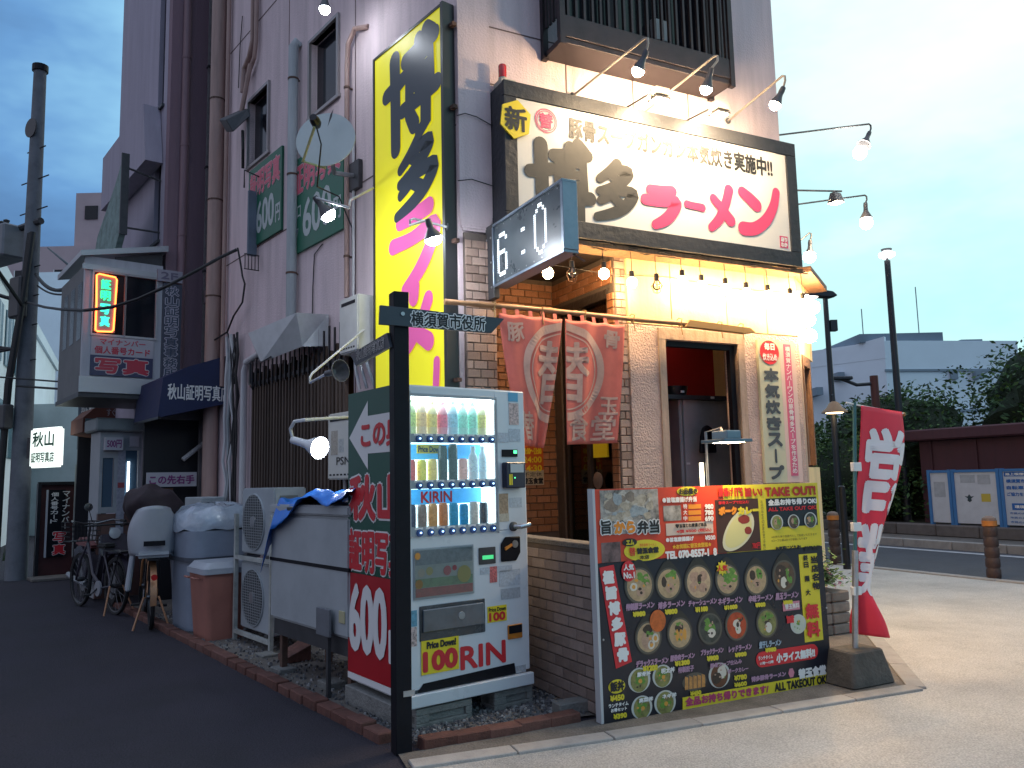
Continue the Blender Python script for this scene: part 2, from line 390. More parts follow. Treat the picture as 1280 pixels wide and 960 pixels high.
# running-bond tiles as parts of their wall, sharing meshes
_tm = {}
def tiles(parent, name, mat, fr_fn, x0, x1, z0, z1, y, tw=.110, th=.062, j=.007, depth=.012, holes=(), limit=300, rotz=0., tw2=None):
    row = 0; z = z0; n = 0; cells = []
    while z + th <= z1 + .001:
        x = x0 - (tw / 2 + j / 2 if row % 2 else 0)
        while x < x1 - .012:
            a, b = max(x, x0), min(x + tw, x1)
            if b - a > .012 and not any(h[0] < (a + b) / 2 < h[1] and h[2] < z + th / 2 < h[3] for h in holes): cells.append((a, b, z))
            x += tw + j
        z += th + j; row += 1
    for a, b, z in cells:
        k = (name, round(b - a, 3), round(th, 3))
        if k not in _tm:
            me = MB().tile(0, b - a, -depth, 0, 0, th).build(name, mat)
            _tm[k] = me.data; bpy.data.objects.remove(me)
        o = place(_tm[k], name, parent, fr_fn(a, y + random.uniform(-.0015, .001), z), rot=(random.uniform(-.008, .008), 0, rotz))
        if len(o.data.materials) and o.data.materials[0] != mat: o.material_slots[0].link = 'OBJECT'; o.material_slots[0].material = mat
    return len(cells)
def _to(s, a, b):
    s.v = [Vector(b.loc(a.w(*v))) for v in s.v]; return s
MB.to = _to
# ------------------------------------------------------------------ palette
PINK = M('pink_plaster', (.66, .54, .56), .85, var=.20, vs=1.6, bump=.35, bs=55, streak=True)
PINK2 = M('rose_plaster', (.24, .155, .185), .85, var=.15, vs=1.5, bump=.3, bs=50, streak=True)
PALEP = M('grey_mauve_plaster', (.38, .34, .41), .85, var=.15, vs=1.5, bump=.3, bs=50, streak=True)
STUCCO = M('rough_cream_stucco', (.56, .425, .375), .9, var=.2, vs=5, bump=1.0, bs=60)
PLYW = M('painted_cream_board', (.74, .56, .30), .7, var=.14, vs=3, bump=.15, bs=30, streak=True)
TILE = M('tan_brick_tile', (.36, .25, .20), .6, var=.25, vs=14, bump=.25, bs=90, rnd=.28)
TILEO = M('terracotta_brick_tile', (.34, .15, .075), .6, var=.25, vs=14, bump=.25, bs=90, rnd=.16)
MORTAR = M('grey_mortar', (.13, .10, .085), .95, var=.2, vs=20)
DKWOOD = M('dark_stained_wood', (.035, .026, .024), .55, var=.4, vs=8, bump=.3, bs=30, streak=True)
BRWOOD = M('weathered_brown_wood', (.16, .085, .05), .7, var=.35, vs=8, bump=.3, bs=30, streak=True)
BLACK = M('black_paint', (.008, .008, .012), .5, var=.3, vs=10, spec=.18)
BLKMET = M('black_metal', (.02, .02, .024), .35, metal=.4, var=.3, vs=12)
DKGREY = M('dark_grey_metal', (.06, .06, .065), .5, metal=.3, var=.3, vs=10)
GREYM = M('grey_metal', (.30, .31, .33), .4, metal=.7, var=.25, vs=12)
GALV = M('galvanised_steel', (.42, .43, .44), .4, metal=.8, var=.2, vs=18)
WHITE = M('white_paint', (.72, .72, .72), .45, var=.08, vs=5)
OFFW = M('dirty_white_enamel', (.52, .52, .50), .5, var=.16, vs=4, bump=.05, bs=30)
BEIGE = M('beige_enamel', (.42, .39, .34), .5, var=.15, vs=4)
PIPEP = M('pink_painted_pipe', (.36, .24, .21), .55, var=.25, vs=4, streak=True)
PIPEW = M('white_painted_pipe', (.52, .52, .53), .45, var=.18, vs=5, streak=True)
PIPEG = M('grey_plastic_pipe', (.30, .33, .35), .5, var=.2, vs=5, streak=True)
DKGLASS = M('dark_window_glass', (.010, .012, .018), .08, spec=.35)
RUST = M('rusty_iron', (.10, .055, .04), .8, var=.5, vs=12, bump=.3, bs=40)
INK = M('black_print', (.012, .012, .015), .5)
WPRINT = M('white_print', (.75, .75, .74), .5)
RPRINT = M('red_print', (.60, .02, .03), .45)
PKPRINT = M('magenta_print', (.66, .055, .16), .4)
YPRINT = M('yellow_print', (.80, .62, .02), .45)
GPRINT = M('dark_green_print', (.01, .085, .05), .4)
WIRE = M('black_cable', (.012, .012, .014), .6)

# ------------------------------------------------------------------ ground
ASPH = M('dark_asphalt', (.025, .021, .033), .9, var=.38, vs=1.3, bump=.9, bs=110, speck=.45)
ASPB = M('blue_grey_asphalt', (.060, .064, .078), .85, var=.25, vs=2, bump=.5, bs=120)
PAVE = M('pale_exposed_aggregate', (.52, .495, .46), .85, var=.24, vs=1.1, bump=.8, bs=130, speck=.22)
CONC = M('stained_concrete', (.15, .135, .12), .9, var=.45, vs=3., bump=.6, bs=60, speck=.2)
GRAN = M('pale_kerb_stone', (.34, .32, .30), .8, var=.2, vs=8, bump=.4, bs=90, rnd=.12)
def ground_sheet(name, mat, poly, z, th=.0):
    mb = MB()
    if th: mb.slab(poly, z - th, z)
    else: mb.add([(x, y, z) for x, y in poly], [list(range(len(poly)))])
    return tag(mb.build(name, mat, fr=FR), kind='structure')
ground_sheet('alley_asphalt', ASPH, [(-400, -300), (400, -300), (400, 500), (-400, 500)], 0)
plaza = ground_sheet('plaza_paving', PAVE, [(-1.03, -60), (7.86, -60), (7.86, 60), (5.6, 60), (4.7, 3), (3.73, -.45), (2.42, -1.89), (.12, -1.70), (-1.0, -1.57), (-1.12, -2.2)], .008)
site = ground_sheet('shop_forecourt_slab', CONC, [(-1.0, -1.40), (-1.03, -1.62), (.12, -1.74), (2.44, -1.93), (3.77, -.47), (4.74, 3), (5.6, 60), (3.2, 60), (3.3, .3), (.3, .3), (.3, -1.40)], .012)
road = ground_sheet('road', ASPB, [(7.86, -200), (11.3, -200), (11.3, 300), (7.86, 300)], .004)
ground_sheet('road_edge_line', M('worn_road_paint', (.42, .43, .45), .8, var=.3, vs=9), [(10.75, -200), (10.95, -200), (10.95, 300), (10.75, 300)], .009)
farp = ground_sheet('far_pavement', CONC, [(11.3, -200), (12.4, -200), (12.4, 300), (11.3, 300)], .13, .14)
# kerb stones along the forecourt edge
kl = [(-1.0, -1.60), (.12, -1.73), (2.42, -1.92), (3.75, -.46), (4.72, 3.0), (5.1, 8)]
for a, b in zip(kl, kl[1:]):
    L = math.dist(a, b); n = max(1, round(L / .6)); an = math.atan2(b[1] - a[1], b[0] - a[0])
    for i in range(n):
        k = ('kerb', round(L / n, 3))
        if k not in _tm:
            o = MB().box(0, L / n - .007, -.06, .06, -.03, 0).build('kerb_stone', GRAN, bevel=.004); _tm[k] = o.data; bpy.data.objects.remove(o)
        place(_tm[k], 'kerb_stone', site, (a[0] + (b[0] - a[0]) * i / n, a[1] + (b[1] - a[1]) * i / n, .026 + random.uniform(-.002, .002)), rot=(0, 0, an))
# far kerb and near road kerb as separate stones where they show
for x, y0, y1, zt in ((7.80, -3, 9, .03), (11.25, -3, 16, .15)):
    y = y0
    while y < y1:
        k = ('rk', x)
        if k not in _tm:
            o = MB().box(0, .13, 0, .985, -.2, 0).build('kerb_stone', GRAN, bevel=.01); _tm[k] = o.data; bpy.data.objects.remove(o)
        place(_tm[k], 'kerb_stone', farp if x > 9 else plaza, (x, y, zt)); y += 1.0

# terracotta edging bricks round the gravel strip
EDGE = M('edging_brick', (.12, .050, .038), .85, var=.5, vs=12, bump=.4, bs=80, rnd=.2)
gravel_bed = ground_sheet('gravel_bed', CONC, [FR.loc(FL.w(x, y))[:2] for x, y in ((-6, 0), (-6, -1.0), (.9, -1.12))] + [(.27, -1.34), (.27, 0), (0, 0)], .014)
def edging(a, b):
    L = math.dist(a, b); n = round(L / .215); an = math.atan2(b[1] - a[1], b[0] - a[0])
    for i in range(n):
        if 'edge' not in _tm:
            o = MB().box(0, .205, -.05, .05, -.04, .04).build('edging_brick', EDGE, bevel=.006); _tm['edge'] = o.data; bpy.data.objects.remove(o)
        place(_tm['edge'], 'edging_brick', gravel_bed, (a[0] + (b[0] - a[0]) * i / n, a[1] + (b[1] - a[1]) * i / n + random.uniform(-.006, .006), .020 + random.uniform(-.008, .006)), rot=(random.uniform(-.03, .03), random.uniform(-.03, .03), an + random.uniform(-.04, .04)))
p0 = FR.loc(FL.w(.93, -1.20)); p1 = FR.loc(FL.w(-6.0, -1.0)); edging(p1[:2], p0[:2])
edging((-.86, -1.36), (.12, -1.37))
# loose gravel
GRV = [M('gravel_%s' % c[0], c[1], .85, var=.3, vs=30) for c in (('grey', (.13, .13, .14)), ('pale', (.30, .30, .30)), ('dark', (.06, .06, .065)))]
mb = MB(); rg = random.Random(3)
for i in range(5200):
    if i % 3: x, y = rg.uniform(-.95, .26), rg.uniform(-1.29, -.1)
    else:
        u, v = rg.uniform(-5, .8), rg.uniform(-1.08, -.1); x, y, _ = FR.loc(FL.w(u, v))
    if i % 3 and FL.loc(FR.w(x, y))[1] < -1.12: continue
    r = rg.uniform(.007, .017); mb.cm = rg.choice((0, 0, 0, 1, 2)); a = rg.uniform(0, 3)
    pts = [(x + r * math.cos(a + t * 2.09) * rg.uniform(.8, 1.2), y + r * math.sin(a + t * 2.09) * rg.uniform(.8, 1.2), .014) for t in range(3)]
    mb.add(pts + [(p[0] + (x - p[0]) * .3, p[1] + (y - p[1]) * .3, .014 + r * rg.uniform(.7, 1.2)) for p in pts], [(0, 1, 4, 3), (1, 2, 5, 4), (2, 0, 3, 5), (3, 4, 5)])
tag(mb.build('gravel', GRV, fr=FR), kind='stuff')

# ------------------------------------------------------------------ the shop building
shop = thing('shop_building', 'pink plastered corner building with brick tiled ground floor shop and black sign boards', 'building', FR)
def alley(mb): return mb.to(FL, FR)
# alley wall with its windows
WIN = [(-2.72, -2.08, 5.36, 6.2), (-4.50, -3.88, 5.38, 6.22)]
mb = MB(); wall_grid(mb, -5.85, -.02, 0, 13, 0, .14, WIN + [(-3.95, -1.75, 1.0, 2.75)]); alley(mb).build('alley_wall', PINK, shop)
for a, b, c, d in WIN:
    mb = MB(); t = .035
    for q in ((a - t, b + t, d, d + t), (a - t - .02, b + t + .02, c - t, c), (a - t, a, c, d), (b, b + t, c, d)): mb.box(q[0], q[1], -.03, .06, q[2], q[3])
    fw = alley(mb).build('window_frame', M('window_aluminium', (.30, .28, .28), .4, metal=.5), shop)
    m2 = MB().box(a, b, .07, .085, c, d); alley(m2).build('window_pane', DKGLASS, fw)
    m3 = MB().box(a - .02, b + .02, .5, .52, c - .1, d + .1); alley(m3).build('room_dark', BLACK, fw)
mb = MB()
for z in (4.28, 7.2): mb.box(-5.84, -.02, -.004, .002, z, z + .012)
for x in (-3.32, -1.72): mb.box(x, x + .012, -.004, .002, 0, 13)
alley(mb).build('wall_joint', M('dark_plaster_joint', (.14, .10, .10), .9), shop)  # joints drawn as thin dark strips on the plaster
# behind the lattice: dim room
mb = MB().box(-4.1, -1.6, .9, .95, .9, 2.9); alley(mb).build('back_room_wall', M('back_room_orange', (.30, .12, .04), .9, var=.3, vs=3), shop)
for a, b, n_ in ((2.78, 2.84, 'back_room_ceiling'), (.9, .96, 'back_room_floor')): alley(MB().box(-4.1, -1.6, .16, .95, a, b)).build(n_, DKWOOD, shop)
for a in (-4.06, -1.72): alley(MB().box(a, a + .05, .16, .9, .96, 2.78)).build('back_room_side_wall', DKWOOD, shop)
# upper front
GW = (.95, 2.78, 5.25, 7.4)
mb = MB(); wall_grid(mb, .29, 3.5, 3.40, 13, .0, .14, [GW]); mb.build('front_wall', PINK, shop)
mb = MB().slab([(0, -.02), (.285, -.02), (.285, .2), (0.02, .2), (-.02, .1)], 3.56, 13); mb.build('corner_pier', PINK, shop)
mb = MB()
for i in range(8):      # rounded foot of the pier
    t0, t1 = i / 8, (i + 1) / 8; f = lambda t: .0 + .07 * (1 - math.sqrt(max(0, 1 - (1 - t) ** 2)))
    mb.slab([(f(t0), -.02 + f(t0)), (.285 - f(t0), -.02 + f(t0)), (.285, .2), (.0, .2)], 3.40 + .16 * t0, 3.40 + .16 * t1)
mb.build('pier_foot', PINK, shop)
mb = MB().slab([(3.5, 0), (3.5, 5.5), (3.36, 5.5), (3.36, .145)], 3.40, 13).slab([FR.loc(FL.w(-5.85, .0))[:2], FR.loc(FL.w(-5.71, .0))[:2], FR.loc(FL.w(-5.71, 5))[:2], FR.loc(FL.w(-5.85, 5))[:2]], 0, 13)
mb.build('side_wall', PINK, shop)
MB().slab([(0, 0), (3.5, 0), (3.5, 5.5), FR.loc(FL.w(-5.85, 5))[:2], FR.loc(FL.w(-5.85, 0))[:2]], 13, 13.15).build('roof_slab', CONC, shop)
mb = MB()
for x in (1.02, 1.72, 2.35): mb.box(x, x + .012, -.004, .002, 4.3, 5.14)
mb.box(.29, 3.5, -.004, .002, 4.68, 4.69); mb.box(.29, .95, -.004, .002, 5.18, 5.19)
mb.build('front_joint', MATS['dark_plaster_joint'], shop)
# ground floor, brick column
MB().box(.04, .305, .0, .4, 0, 3.40).build('brick_column', MORTAR, shop)
tiles(shop, 'brick_tile', TILE, lambda a, y, z: (a, y, z), .045, .302, 1.55, 3.38, -.001)
MB().box(-.10, .035, .10, .3, 0, 3.40).build('corner_recess', BLACK, shop)
RB = 1.07; RX = 1.44
# entrance recess
MB().box(.3, 1.6, RB, RB + .1, 0, 3.4).build('recess_back_wall', MORTAR, shop)
tiles(shop, 'brick_tile', TILEO, lambda a, y, z: (a, y, z), .31, RX - .01, .95, 3.36, RB - .001, tw=.142, th=.061)
mb = MB().box(.305, .315, .38, RB, 0, 3.4); mb.build('recess_left_wall', MORTAR, shop)
fs = FS(RX)
def fsp(a, y, z):   # FS(RX) local (x towards viewer) -> FR
    return (RX + y, -a, z)
mb = MB()
mb.box(RX, RX + .1, .06, 1.07, 3.06, 3.4).box(RX, RX + .1, 0.0, .10, 0, 3.4).box(RX, RX + .1, .95, 1.07, 0, 3.06)
mb.build('doorway_wall', MORTAR, shop)
tiles(shop, 'brick_tile', TILEO, fsp, -1.06, -.005, 3.12, 3.37, -.002, tw=.142, th=.061, rotz=R(-90))
tiles(shop, 'brick_tile', TILEO, fsp, -.10, -.003, 1.0, 3.10, -.002, tw=.097, th=.061, rotz=R(-90))
MB().box(RX - .015, RX + .1, .10, .95, 3.0, 3.08).build('door_lintel', DKWOOD, shop)
mb = MB().box(RX + .02, RX + .09, .10, .16, 0, 3.0).box(RX + .02, RX + .09, .90, .95, 0, 3.0).box(RX + .02, RX + .09, .16, .90, 2.05, 2.11).box(RX + .02, RX + .09, .16, .90, 0, .1).box(RX + .02, RX + .09, .50, .56, 0, 2.05)
dr = mb.build('door_frame', DKWOOD, shop, bevel=.003)
MB().box(RX + .05, RX + .056, .16, .90, .1, 3.0).build('door_glass', glass('door_pane', (.75, .6, .4), base=.08), dr)
MB().box(RX - .0, RX + .02, .2, .42, 1.62, 1.8).build('door_notice', YPRINT, dr)
mb = MB(); mb.lathe([(.07, 0), (.075, .01), (.02, .02)], (RX - .005, .34, 1.42), (-1, 0, 0), 16); mb.build('door_mat_sign', M('oval_tin', (.28, .22, .20), .4, metal=.5), dr)
MB().slab([(.30, -.0), (3.55, -.0), (3.45, 1.2), (.30, 1.2)], 3.37, 3.40).build('recess_ceiling', DKWOOD, shop)
# dining room seen through the door
mb = MB().box(RX + .1, 3.4, 1.9, 1.95, 0, 3.36); mb.build('dining_room_wall', M('ochre_wall', (.42, .24, .07), .8, var=.4, vs=3), shop)
MB().box(RX + .1, 3.4, .16, 1.9, .0, .03).build('dining_room_floor', BRWOOD, shop)
# jamb and stuccoed wall with the serving window
MB().box(RX + .005, 1.555, -.0, .1, 0, 3.40).build('brick_jamb', MORTAR, shop)
tiles(shop, 'brick_tile', TILE, lambda a, y, z: (a, y, z), RX + .008, 1.553, .9, 3.38, -.001)
HW = (1.93, 2.76, 1.22, 2.64)
mb = MB(); wall_grid(mb, 1.558, 3.55, 0, 2.76, -.03, .17, [HW]); mb.build('stucco_wall', STUCCO, shop)
MB().box(1.86, 1.93, -.05, .04, 1.2, 2.66).box(2.76, 2.84, -.05, .04, 1.2, 2.66).box(1.86, 2.84, -.052, .042, 2.642, 2.74).build('window_surround', M('cream_timber', (.40, .30, .235), .75, var=.3, vs=6, bump=.3, bs=30, streak=True), shop)
for a, b in ((1.558, 2.02), (2.026, 2.66), (2.666, 3.15), (3.156, 3.55)):
    MB().box(a, b - .004, -.035, .02, 2.765, 3.39).build('cream_panel', PLYW, shop, bevel=.002)
MB().box(1.5, 3.56, .02, .14, 2.74, 3.4).build('panel_backing', DKWOOD, shop)
# serving hatch interior
kr = MB().box(1.6, 3.35, .98, 1.02, 0, 3.3).build('kitchen_wall', M('red_kitchen_wall', (.42, .015, .018), .55, var=.2, vs=3), shop)
MB().box(2.80, 3.35, .15, .19, 1.0, 3.3).build('kitchen_side_panel', BLACK, shop)
MB().box(1.58, 1.62, .15, .98, 0, 3.3).build('kitchen_partition', DKWOOD, shop)
mb = MB().box(1.935, 1.965, 0.0, .05, 1.22, 2.64).box(2.70, 2.755, 0.0, .05, 1.22, 2.64).box(1.965, 2.70, 0.0, .05, 2.59, 2.64)
mb.build('hatch_frame', BLACK, shop)
KL = M('kitchen_tube', (1, .9, .7), .4, emi=20, ecol=(1, .72, .45))
MB().tube([(1.9, .55, 3.2), (2.5, .55, 3.2)], .016, 8).build('kitchen_ceiling_lamp', KL, shop)
MB().ball((2.1, 1.72, 2.3), .05).build('dining_room_lamp', M('dining_lamp', (1, .8, .5), .4, emi=60, ecol=(1, .62, .25)), shop)
# canted side wall at the right-hand end, frame and post
ca = R(34.)   # direction in FR coordinates
cd = (math.cos(ca), math.sin(ca))
def cant(mb, s0, s1, d0, d1, z0, z1):
    P = lambda s, d: (3.552 + cd[0] * s + cd[1] * d, -.03 + cd[1] * s - cd[0] * d)
    return mb.slab([P(s0, d0), P(s1, d0), P(s1, d1), P(s0, d1)], z0, z1)
mb = MB(); cant(mb, 0, .10, -.12, 0, 0, 3.38); mb.build('end_post', MATS['cream_timber'], shop)
for z_ in ((0, 1.5), (2.62, 3.38)): mb = MB(); cant(mb, .10, .9, -.12, -.02, *z_); mb.build('side_wall_panel', PLYW, shop)
mb = MB(); cant(mb, -.02, 1.0, -.13, .16, 3.385, 3.44); mb.build('side_canopy', BRWOOD, shop)
mb = MB(); cant(mb, .10, .9, -.11, -.09, 1.5, 2.62); mb.build('side_window_pane', DKGLASS, shop)
mb = MB(); cant(mb, .105, .16, -.10, .01, 1.52, 2.6); cant(mb, .50, .55, -.10, .01, 1.52, 2.6); cant(mb, .16, .50, -.10, .01, 2.5, 2.6); mb.build('side_window_frame', BRWOOD, shop)
MB().box(3.352, 3.55, .3, 5, 0, 3.37).build('rear_side_wall', PLYW, shop)

# upper window guard
g = thing('window_guard', 'dark bronze barred window guard box projecting high above the shop sign', 'window guard', FR, (1.85, 0, 5.0))
BRZ = M('dark_bronze', (.035, .028, .035), .4, metal=.5, var=.3, vs=8)
gx0, gx1, gy, gz0, gz1 = .80, 2.62, -.32, 5.01, 7.4
MB().box(gx0, gx1, gy, -.003, gz0, gz0 + .05).build('bottom_tray', BRZ, g, bevel=.004)
MB().box(gx0, gx1, gy - .012, gy + .03, gz0 + .051, gz0 + .24).build('lower_panel', BRZ, g, bevel=.003)
for q in ((gx0 - .02, gx0 + .03, gy - .02, gy + .03), (gx1 - .03, gx1 + .02, gy - .02, gy + .03), (gx1 - .03, gx1 + .02, -.05, -.003), (gx0 - .02, gx0 + .03, -.05, -.003)):
    MB().box(*q, gz0 - .02, gz1).build('corner_post', BRZ, g)
s0 = MB().box(0, .022, 0, .03, gz0 + .24, gz1).build('slat', BRZ, g)
n = 22
for i in range(n):
    x = gx0 + .06 + (gx1 - gx0 - .12) * i / (n - 1)
    if i == 0: s0.location = Vector((x, gy - .005, 0)) ; 
    else: o = s0.copy(); COL.objects.link(o); o.parent = g; o.location = Vector((x, gy - .005, 0))
for i in range(5):
    o = s0.copy(); COL.objects.link(o); o.parent = g; o.location = Vector((gx1 - .01, gy + .05 + i * .055, 0))
    o = s0.copy(); COL.objects.link(o); o.parent = g; o.location = Vector((gx0 - .01, gy + .05 + i * .055, 0))
MB().box(.97, 2.76, .03, .05, 5.27, 7.38).build('window_pane', DKGLASS, g)
mb = MB().box(1.5, 1.56, .0, .028, 5.27, 7.38).box(2.14, 2.2, .0, .028, 5.27, 7.38); mb.build('window_frame', BRZ, g)
MB().box(1.95, 2.12, -.06, -.01, 5.45, 5.65).build('white_box', OFFW, g)

# low tiled wall running forward from the front
lw = thing('low_brick_wall', 'waist high grey brown brick tiled wall between vending machine and menu board', 'low wall', FR, (.33, -.75, 0))
MB().box(.282, .40, -1.47, -.003, 0, 1.00).build('wall_core', MORTAR, lw)
tiles(lw, 'brick_tile', M('grey_brown_brick_tile', (.25, .195, .175), .65, var=.25, vs=12, bump=.3, bs=90, rnd=.25), lambda a, y, z: (.282 + y, -a, z), .0, 1.468, .02, .99, -.001, tw=.185, th=.061, rotz=R(-90))
MB().box(.268, .41, -1.475, -.004, 1.001, 1.035).build('wall_coping', CONC, lw, bevel=.004)

# wires stuck along the front
w = thing('wall_cable', 'thin black cables looping across the corner pier left of the shop sign', 'cable', FR, (.2, -.03, 4.2))
MB().tube([(-.02, -.03, 4.34), (.05, -.035, 4.37), (.15, -.035, 4.36), (.30, -.03, 4.31)], .004, 6).build('cable', WIRE, w)
MB().tube([(-.02, -.03, 3.80), (.1, -.032, 3.83), (.30, -.03, 3.80)], .004, 6).build('cable', WIRE, w)
# ------------------------------------------------------------------ main shop sign
SY = -.25
def S(px, py, y=SY): return FR.uv(px, py, y)
ms = thing('shop_sign', 'long black framed white shop sign with black and pink ramen lettering over the entrance', 'shop sign', FR, (1.85, 0, 3.39))
FRAMEW = M('charred_sign_board', (.022, .024, .032), .6, var=.45, vs=5, bump=.4, bs=20)
MB().box(.29, 3.42, SY + .02, -.003, 3.39, 4.60).build('cabinet', FRAMEW, ms)
SP = M('sign_white_sheet', (.70, .68, .64), .35, var=.04, vs=3)
for q in ((.285, 3.425, 4.475, 4.605), (.285, 3.425, 3.385, 3.525), (.285, .40, 3.526, 4.474), (3.295, 3.425, 3.526, 4.474)):
    MB().box(q[0], q[1], SY - .012, SY + .02, q[2], q[3]).build('frame_board', FRAMEW, ms, bevel=.004)
MB().box(.40, 3.295, SY, SY + .02, 3.525, 4.475).build('face_panel', SP, ms)
TP = M('sign_black_paint', (.02, .02, .022), .5, var=.3, vs=20)
a = S(705, 163); b = S(905, 190)
t0 = S(706, 162); t1 = S(968, 214)
text(ms, '豚骨スープガンガン本気炊き実施中!!', .88, 3.12, 4.22, 4.41, SY - .004, TP, bold=.006)
def put(ch, px0, px1, py0, py1, mat, g=.0, out=None, y=SY - .006):
    x0 = S(px0, (py0 + py1) / 2)[0]; x1 = S(px1, (py0 + py1) / 2)[0]
    xm = (px0 + px1) / 2; z1 = S(xm, py0)[1]; z0 = S(xm, py1)[1]
    if out:
        mb = MB(); brush(mb, ch, x0, x1, z0, z1, y, g + out[1]); mb.build('brush_outline', out[0], ms)
        y -= .004
    mb = MB(); brush(mb, ch, x0, x1, z0, z1, y, g); mb.build('brush_character', mat, ms)
put('博', 663, 737, 182, 288, TP, .024)
put('多', 742, 792, 206, 270, TP, .027)
put('ラ', 805, 848, 236, 282, PKPRINT, .030)
put('ー', 858, 878, 252, 264, PKPRINT, .026)
put('メ', 886, 916, 236, 286, PKPRINT, .026)
put('ン', 926, 972, 240, 292, PKPRINT, .026)
bd = MB(); bd.prism([(.40 + .145 * math.cos(R(60 * i + 22)) - .02, 4.28 + .165 * math.sin(R(60 * i + 22))) for i in range(6)], SY - .03, SY - .014); bdo = bd.build('yellow_badge', YPRINT, ms)
text(bdo, '新', .28, .48, 4.18, 4.38, SY - .032, INK, bold=.007)
def ring(mb, cx, cz, r0, r1, y, n=40):
    vs = []
    for i in range(n):
        t = 2 * math.pi * i / n; vs += [(cx + r0 * math.cos(t), y, cz + r0 * math.sin(t)), (cx + r1 * math.cos(t), y, cz + r1 * math.sin(t))]
    mb.add(vs, [(2 * i, 2 * i + 1, (2 * i + 3) % (2 * n), (2 * i + 2) % (2 * n)) for i in range(n)])
mb = MB(); ring(mb, .67, 4.33, .095, .103, SY - .004); ring(mb, .67, 4.33, .08, .086, SY - .004); mb.build('round_crest', PKPRINT, ms)
text(ms, '替', .605, .735, 4.265, 4.395, SY - .004, PKPRINT, bold=.005)
MB().box(3.16, 3.26, SY - .003, SY - .001, 3.55, 3.665).build('red_seal', PKPRINT, ms)
text(ms, '店り', 3.17, 3.25, 3.61, 3.655, SY - .005, WPRINT, bold=.003); text(ms, 'わか', 3.17, 3.25, 3.56, 3.605, SY - .005, WPRINT, bold=.003)

wb = thing('warning_beacon', 'small red beacon lamp on a pale box above the left end of shop sign', 'beacon', FR, (.38, -.1, 4.606))
MB().box(.31, .45, -.17, -.03, 4.608, 4.67).build('beacon_box', BEIGE, wb, bevel=.006)
MB().lathe([(.036, 0), (.036, .03), (.032, .032)], (.36, -.1, 4.67)).build('beacon_base', BEIGE, wb, smooth=True)
MB().lathe([(.034, 0), (.034, .10), (.028, .112), (.0, .115)], (.36, -.1, 4.703)).build('beacon_dome', M('red_plastic_dome', (.5, .01, .01), .2, coat=.5), wb, smooth=True)

# ------------------------------------------------------------------ lamps
BULBW = M('warm_bulb_glow', (1, .75, .45), .4, emi=180, ecol=(1., .64, .30))
BULBS = M('warm_reflector_glow', (1, .85, .6), .4, emi=560, ecol=(1., .72, .42))
BULBF = M('flood_glow', (1, .9, .7), .4, emi=420, ecol=(1., .72, .42))
BULBC = M('cool_bulb_glow', (1, 1, 1), .4, emi=170, ecol=(.86, .92, 1.))
LAMPM = M('lamp_holder_grey', (.09, .09, .10), .45, metal=.3, var=.3, vs=20)
ARMM = M('lamp_arm_cream', (.40, .36, .32), .5, metal=.2)
def arm_lamp(label, fr, base, elbow, drop, aim, glow, name='arm_lamp', group=None, arm=ARMM, r=.052, L=.16, body=LAMPM):
    """base -> elbow arm tube, hook down to drop (back of the lamp), lamp points at aim; all in frame fr"""
    base, elbow, drop, aim = map(Vector, (base, elbow, drop, aim))
    t = thing(name, label, 'lamp', fr, base, group)
    e2 = elbow + (elbow - base).normalized() * .03 + Vector((0, 0, -.02))
    MB().tube([base, elbow, e2, e2 + Vector((0, 0, -.04)), drop], .010, 8).build('arm', arm, t, smooth=True)
    MB().lathe([(.03, 0), (.03, .008)], base, (elbow - base), 12).build('wall_plate', body, t)
    d = (aim - drop).normalized()
    MB().lathe([(.0, -.01), (.022, -.005), (.026, .03), (.024, .06)], drop, d, 14).build('socket', body, t, smooth=True)
    MB().lathe([(.024, .055), (.028, L * .5), (r, L - .01), (r + .002, L), (r - .004, L), (r - .006, L - .012), (.024, L * .5 + .004), (.0, L * .5)], drop, d, 18).build('reflector', body, t, smooth=True)
    if glow: MB().lathe([(r - .006, L - .009), (r * .93, L + .016), (r * .65, L + .040), (r * .3, L + .052), (.0, L + .054)], drop, d, 16).build('bulb', glow, t, smooth=True)
    return t
for i, (px, lab) in enumerate(((0, 'first arm lamp from the left above the black framed shop sign'), (1, 'middle arm lamp of the three over the shop sign, under the window guard'), (2, 'arm lamp at the right end above the shop sign against the sky'))):
    d = .78
    tip = ((806, 48), (893, 70), (978, 95))[i]; lamp = ((808, 64), (889, 86), (979, 110))[i]; ba = ((718, 118), (806, 140), (912, 150))[i]; bu = ((797, 90), (882, 114), (966, 137))[i]
    e = FR.uv(*tip, -d); l = FR.uv(*lamp, -d); b = FR.uv(*ba, -.03); q = FR.uv(*bu, -d + .06)
    L = Vector((q[0] - l[0], .06, q[1] - l[1])).normalized()
    arm_lamp(lab, FR, (b[0], -.005, b[1]), (e[0], -d, e[1]), (l[0], -d, l[1]), Vector((l[0], -d, l[1])) + L, BULBS, group='arm lamps above the shop sign')
